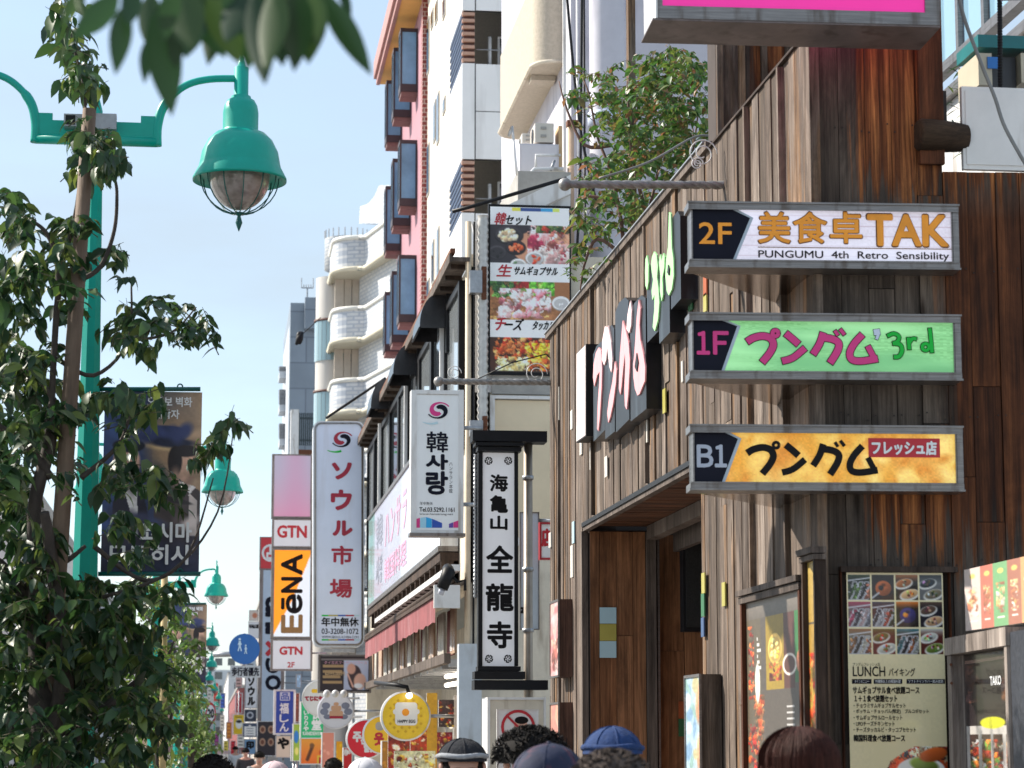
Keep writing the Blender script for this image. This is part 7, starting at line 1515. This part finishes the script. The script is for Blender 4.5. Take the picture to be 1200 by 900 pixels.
B_ = [(795,110,48,54,120),(765,150,42,60,110),(805,190,40,50,120),(720,120,22,30,18),(700,100,16,18,8),(676,85,12,8,3),(668,104,10,8,2),(738,210,30,36,50),(700,212,20,18,9),(715,250,26,20,16),(695,290,26,22,14),(680,315,18,16,8),(765,250,34,26,50),(805,240,26,24,40),(738,170,20,26,26),(785,80,40,24,60)]
lv = blobs(B_+[(700,130,34,40,22),(735,110,30,40,30),(705,195,26,20,14),(690,250,24,24,12)], g, 11.9, 13.4, .07, 7, tw, .6, 1.15); foliage(TS, lv, leaf_mesh('leaf', lm3), lm3, 300, lod=True); twigs(TS, tw, MC['red_brown_twig'], .002)
# planter the shrub stands in
T = thing('planter', 'long dark planter box on the roof hidden behind the facade coping', 'planter', (3.2, sz_*KZ, Htop-.15)); MB().box(2.74, 3.28, 12.0*KZ, 13.2*KZ, Htop-.148, Htop-.02).build('trough', conc, T)
# --- bamboo by the cabinet
T = thing('bamboo_plant', 'thin dark bamboo leaves beside the white cabinet', 'plant', P(1135, 200, 9.2)); lv = []
for k in range(60):
    p = P(g.uniform(1116,1146), g.uniform(75,180), g.uniform(9.0,9.5)); a = g.uniform(0,6.28); lv.append((p, Vector((math.cos(a), math.sin(a)*.4, g.uniform(-.6,.4))), g.uniform(-.5,.5), g.uniform(.06,.10)))
bm = leaf_mesh('leaf', lm1, ([(x*.3, y, z*.5) for x, y, z in LV], LF)); foliage(T, lv, bm, lm1)
for k in range(3): MB().tube([P(1128+k*6, 200, 9.2), P(1124+k*8, 80, 9.2)], .004, 6).build('cane', twig, T)
# --- foreground spray of leaves, very near
fz = 2.25; TF = thing('foreground_branch', 'out of focus leafy branch hanging across the top left of the view', 'branch', P(250, -40, fz))
MB().tube(catmull([P(60, -60, fz), P(150, -18, fz), P(250, -22, fz), P(360, -14, fz), P(460, -50, fz)], 5), .004, 8).build('stem', twig, TF)
fl = leaf_mesh('leaf', lm0, leaf_geo(8, .18, .08, .25))
for bx, by, tx, ty, k in ((140,-6,82,48,1),(146,4,137,90,.9),(172,46,165,100,.7),(186,6,203,137,.95),(196,-10,212,80,1.3),(176,-10,176,62,1),(222,-14,262,70,1.25),(248,-14,282,76,1.3),(276,-16,300,70,1.4),(296,-10,318,102,.9),(316,-16,337,78,1.3),(346,-16,352,84,1.3),(372,-22,396,24,1),(378,-8,434,92,.75),(262,10,274,64,.9),(330,-20,310,60,1.4),(236,-20,236,54,1.5),(205,-18,190,50,1.1),(290,-20,262,56,1.4),(356,-20,372,56,1.1),(395,-20,412,20,.9),(160,-18,150,34,1.2),(210,-20,226,66,1.3),(232,-16,218,74,1.2),(256,-20,246,80,1.1),(268,-20,292,58,1.5),(300,-22,288,82,1.2),(306,-20,324,66,1.4),(322,-16,314,88,1.1),(336,-20,350,60,1.4),(352,-18,340,72,1.2),(364,-20,362,78,1.2),(284,-24,310,44,1.6),(100,-24,62,30,.6),(90,-30,96,26,.5)):
    zz_ = fz+g.uniform(-.12,.15); A_, B_ = P(bx, by, zz_), P(tx, ty, zz_+g.uniform(-.03,.03)); d = B_-A_; s = d.length
    x = d.normalized().cross(_f).normalized(); z = x.cross(d.normalized()); M = (Matrix((x*k*.95, d.normalized(), z)).transposed() @ Matrix.Rotation(g.uniform(-.5,.5), 3, 'Y'))*s
    o = bpy.data.objects.new('leaf', fl); COL.objects.link(o); o.parent = TF; M = M.to_4x4(); M.translation = A_-LOC[TF.name]; o.matrix_local = M
# ================================================================ people
skin_m = mat('skin', (.50,.27,.19), .5, .1, 12, 0, .05); lipm = mat('lips', (.40,.12,.11), .5, .1); eyem = mat('eye_white', (.8,.8,.78), .2, 0); irism = mat('iris', (.03,.015,.01), .2, 0)
def skinmesh(name, verts, edges, rad, m, parent, sub=2, root=0, shade=True):
    me = bpy.data.meshes.new(name); me.from_pydata(verts, edges, []); o = bpy.data.objects.new(name, me); COL.objects.link(o); o.parent = parent
    bm = bmesh.new(); bm.from_mesh(me); L_ = bm.verts.layers.skin.verify(); bm.verts.ensure_lookup_table()
    for i, v in enumerate(bm.verts): v[L_].radius = rad[i] if isinstance(rad[i], tuple) else (rad[i], rad[i]); v[L_].use_root = (i == root)
    bm.to_mesh(me); bm.free(); me.materials.append(m)
    mod = o.modifiers.new('skin', 'SKIN'); mod.use_smooth_shade = True; s = o.modifiers.new('sub', 'SUBSURF'); s.levels = sub; s.render_levels = sub
    return o
def person(label, px, pytop, Z, yaw, hair, top, low, style, H=None, capc=None):
    q = P(px, pytop+2.5, Z); H = q.z-.005; k = H/1.70
    T = thing('person', label, 'person', (q.x, q.y, 0), 'people walking along the street', rz=yaw); LOC[T.name] = Vector((0,0,0))
    V, E, Rd = [], [], []
    def add(p, r, prev=None):
        V.append(tuple(c*k for c in p)); Rd.append(tuple(x*k for x in r) if isinstance(r, tuple) else r*k)
        if prev is not None: E.append((prev, len(V)-1))
        return len(V)-1
    pel = add((0,0,.94), (.15,.105)); sp_ = add((0,0,1.10), (.13,.095), pel); ch = add((0,.01,1.28), (.155,.11), sp_); nb = add((0,.015,1.41), (.09,.07), ch); nk = add((0,.01,1.46), .052, nb); jw = add((0,-.02,1.53), (.058,.07), nk); sk_ = add((0,-.005,1.605), (.078,.092), jw); cr_ = add((0,0,1.655), (.055,.065), sk_)
    limbs = {}
    for s in (-1, 1):
        sh = add((s*.17,.01,1.38), .058, nb); el_ = add((s*.225,.03,1.10), .043, sh); wr = add((s*.235,-.06,.87), .029, el_); pm = add((s*.237,-.085,.80), (.036,.018), wr)
        for f in range(4):
            l_ = (.036,.042,.040,.032)[f]; f1 = add((s*.237,-.112+f*.02-.0,.765), .0095, pm); f2 = add((s*.232,-.112+f*.02,.765-l_), .0085, f1); add((s*.225,-.112+f*.02,.765-l_*1.75), .007, f2)
        t1 = add((s*.228,-.122,.81), .011, wr); add((s*.222,-.142,.775), .009, t1)
        hp = add((s*.095,0,.88), (.085,.09), pel); kn = add((s*.105,-.015+s*.05,.50), .056, hp); an = add((s*.11,.02+s*.09,.10), .038, kn); add((s*.115,-.11+s*.09,.035), (.042,.03), an)
    skinmesh('body', V, E, Rd, skin_m, T)
    def sub(idx, grow, m, name, cut=None):
        mp = {}; vs, es, rs = [], [], []
        for i in idx: mp[i] = len(vs); vs.append(V[i]); r = Rd[i]; rs.append(tuple(x+grow for x in r) if isinstance(r, tuple) else r+grow)
        for a, b in E:
            if a in mp and b in mp: es.append((mp[a], mp[b]))
        return skinmesh(name, vs, es, rs, m, T)
    names = list(range(len(V))); arm = []; leg = []; 
    per = 23
    b0 = 8
    for s in range(2):
        o = b0+s*((len(V)-b0)//2); arm += [o, o+1, o+2]; n_ = (len(V)-b0)//2; leg += [o+n_-4, o+n_-3, o+n_-2]
    sub([pel, sp_, ch, nb]+arm, .018, top, 'jacket'); sub([pel]+leg, .012, low, 'trousers')
    for s in (-1, 1): MB().ball((s*.112*k, (-.05+s*.09)*k, .045*k), .045*k, .13*k, .045*k, 14, 8, z0=-.9).build('shoe', blk, T)
    # face
    for s in (-1, 1):
        MB().ball((s*.031*k, -.088*k, 1.565*k), .013*k, .010*k, .008*k, 10, 6).build('eye', eyem, T); MB().ball((s*.031*k, -.096*k, 1.565*k), .0055*k, .004*k, .0055*k, 8, 5).build('iris', irism, T)
        MB().ball((s*.031*k, -.094*k, 1.588*k), .020*k, .007*k, .004*k, 8, 5).build('eyebrow', hair, T); MB().ball((s*.084*k, .0, 1.585*k), .012*k, .022*k, .032*k, 10, 6).build('ear', skin_m, T)
    MB().ball((0, -.104*k, 1.545*k), .014*k, .018*k, .024*k, 10, 6).build('nose', skin_m, T); MB().ball((0, -.094*k, 1.512*k), .024*k, .008*k, .008*k, 10, 5).build('mouth', lipm, T)
    c = (0, .012*k, 1.615*k)
    if style == 'long':
        m = MB(); m.ball((0,.015*k,1.61*k), .104*k, .118*k, .090*k, 32, 14, z0=-.2); gg = random.Random(3); n = 32
        V0 = []; 
        for j in range(9):
            z = 1.60-.055*j
            for i in range(25):
                a = math.pi*(-.12)+math.pi*1.24*i/24; r = (.104+.012*math.sin(j*.5))*(1+.03*math.sin(i*2.3)); V0.append((r*math.cos(a)*k, (.015+r*1.08*math.sin(a))*k, z*k))
        m.add(V0, [(j*25+i, j*25+i+1, (j+1)*25+i+1, (j+1)*25+i) for j in range(8) for i in range(24)], 0, True); m.build('hair', hair, T)
        mm = MB()
        for i in range(260):
            a = gg.uniform(-.2, math.pi+.2); e = gg.uniform(.1, 1.4); pts = []
            for t in range(6): ee = e-(e+.1)*t/5*1; pts.append(((.1055*math.cos(a)*math.cos(ee))*k, (.015+.119*math.sin(a)*math.cos(ee))*k, (1.61+.0915*math.sin(ee)-(.02*t if ee < .1 else 0))*k))
            mm.tube(pts, .0016*k, 3, cap=False)
        o = mm.build('hair_strands', hair, T); o['kind'] = 'stuff'
    elif style in ('short', 'curly'):
        r = 1.0 if style == 'short' else 1.22
        MB().ball(c, .097*k*r, .108*k*r, .088*k*(1.0 if style == 'short' else 1.05), 28, 12, z0=-.25).build('hair', hair, T); mm = MB(); gg = random.Random(5)
        for i in range(500 if style == 'curly' else 260):
            a = gg.uniform(0, 6.283); e = gg.uniform(-.15, 1.5); d = Vector((math.cos(a)*math.cos(e), math.sin(a)*math.cos(e), math.sin(e))); p = Vector((d.x*.097*r, d.y*.108*r, d.z*.086))*k+Vector(c)
            l_ = .018 if style == 'short' else .030; side_ = d.cross(Vector((gg.uniform(-1,1), gg.uniform(-1,1), gg.uniform(-1,1)))).normalized()
            mm.tube([p, p+d*l_*.5*k+side_*l_*.4*k, p+d*l_*.7*k+side_*l_*k], [.004*k, .003*k, .001*k], 3, cap=False)
        o = mm.build('hair_tufts', hair, T); o['kind'] = 'stuff'
    elif style == 'beanie':
        MB().ball((0,.012*k,1.615*k), .100*k, .112*k, .090*k, 32, 14, z0=0).build('knit_cap', capc, T)
        m = MB(); pts = [(.098*math.cos(t*.2618)*k, (.012+.110*math.sin(t*.2618))*k, (1.637+.003*math.sin(t))*k) for t in range(25)]; m.tube(pts, .010*k, 8); m.build('cap_cuff', mat('pale_grey_knit', (.34,.35,.37), .9, .3, 60, 0, .6) if 'cuff' in label else capc, T)
        MB().ball((0,.03*k,1.59*k), .094*k, .10*k, .06*k, 20, 8).build('hair', hair, T)
        for a in range(8):
            t = a*math.pi/4; MB().tube([(.101*math.cos(t)*math.cos(e)*k, (.012+.113*math.sin(t)*math.cos(e))*k, (1.615+.0905*math.sin(e))*k) for e in (.3,.6,.9,1.2,1.5)], .0035*k, 5).build('knit_rib', capc, T)
    elif style == 'cap':
        for a in range(6):
            t = a*math.pi/3; MB().tube([(.1025*math.cos(t)*math.cos(e)*k, (.008+.1145*math.sin(t)*math.cos(e))*k, (1.608+.0965*math.sin(e))*k) for e in (.0,.3,.6,.9,1.2,1.5)], .0018*k, 5).build('cap_seam', capc, T)
        MB().ball((0,.008*k,1.705*k), .008*k, .008*k, .005*k, 10, 5).build('cap_button', capc, T)
        MB().ball((0,.008*k,1.608*k), .102*k, .114*k, .096*k, 32, 14, z0=0).build('cap_crown', capc, T)
        m = MB(); n = 16; V0 = [(0.10*math.cos(math.pi*i/n)*k, (.0-.10*math.sin(math.pi*i/n))*k, 1.61*k) for i in range(n+1)]+[(.088*math.cos(math.pi*i/n)*k, (-.02-.165*math.sin(math.pi*i/n))*k, (1.602-.012*math.sin(math.pi*i/n))*k) for i in range(n+1)]
        V1 = [(x, y, z-.006*k) for x, y, z in V0]; N_ = len(V0); m.add(V0+V1, [(i, i+1, i+n+2, i+n+1) for i in range(n)]+[(N_+i, N_+i+n+1, N_+i+n+2, N_+i+1) for i in range(n)]+[(n+1+i, n+2+i, N_+n+2+i, N_+n+1+i) for i in range(n)], 0, True); m.build('cap_brim', capc, T)
        MB().ball((0,.03*k,1.585*k), .096*k, .104*k, .06*k, 20, 8).build('hair', hair, T)
    return T
hb = mat('black_hair', (.014,.012,.011), .75, .4, 30, 0, .3, stretch=(6,6,1), spec=.12); hr = mat('auburn_hair', (.05,.015,.010), .6, .6, 22, 0, .3, stretch=(7,7,.6), spec=.15); hd_ = mat('brown_black_hair', (.025,.019,.017), .75, .4, 40, 0, .3, spec=.12)
tc_ = [mat('charcoal_cloth', (.04,.04,.045), .9, .3, 30, 0, .3), mat('navy_cloth', (.03,.04,.10), .9, .3, 30, 0, .3), mat('beige_cloth', (.36,.30,.22), .9, .2, 30, 0, .3), mat('grey_cloth', (.20,.20,.21), .9, .2, 30, 0, .3), mat('white_cloth', (.6,.6,.6), .9, .1, 30, 0, .3)]
blueknit = mat('bright_blue_knit', (.008,.035,.13), .9, .25, 50, 0, .6); navycap = mat('navy_cap', (.008,.014,.045), .8, .3, 20, 0, .3, dirt=(.10,.03,.05))
person('woman with long auburn hair seen from behind in front of the menu posters', 934, 846, 4.9, math.pi, hr, tc_[2], tc_[0], 'long')
person('man in a black knit cap with pale grey cuff facing the camera', 542, 863, 7.5, 0, hb, tc_[0], tc_[1], 'beanie', capc=mat('black_knit', (.012,.013,.018), .95, .3, 60, 0, .6))
person('person with bushy dark curly hair between the two capped heads', 622, 853, 6.6, math.pi, hb, tc_[3], tc_[0], 'curly')
person('person in a navy cap with a reddish patch walking close to the camera', 645, 868, 5.2, 2.4, hd_, tc_[1], tc_[0], 'cap', capc=navycap)
person('person in a bright blue knit hat by the entrance', 717, 849, 6.4, math.pi, hb, tc_[3], tc_[0], 'beanie', capc=blueknit)
person('person with grey-brown hair very close to the camera below the blue hat', 716, 878, 4.2, math.pi, mat('grey_brown_hair', (.07,.055,.048), .85, .4, 30, spec=.1), tc_[0], tc_[0], 'short')
person('dark haired head low at the left beyond the trees', 250, 883, 8.6, math.pi, hb, tc_[0], tc_[1], 'short')
person('person in a pinkish white cap far down the right pavement', 322, 889, 11.5, math.pi, hb, tc_[4], tc_[0], 'cap', capc=mat('pinkish_cap', (.68,.52,.54), .8, .1))
person('dark haired person in front of the orange poster', 391, 886, 19, math.pi, hb, tc_[1], tc_[0], 'short')
person('person in a white cap below the red disc sign', 428, 885, 9.8, math.pi, hd_, tc_[0], tc_[1], 'cap', capc=mat('off_white_cap', (.66,.66,.70), .8, .1))
for k, (x, y, Z, lab) in enumerate(((288, 874, 45, 'tiny dark figure in mid-street beneath the blue sign'), (276, 872, 60, 'tiny figure far down the street left of the kana sign'), (304, 878, 32, 'small pale-dressed figure left of the food photo board'))):
    person(lab, x, y, Z, math.pi*(k % 2), hb, tc_[(0,4,3)[k]], tc_[0], 'short')
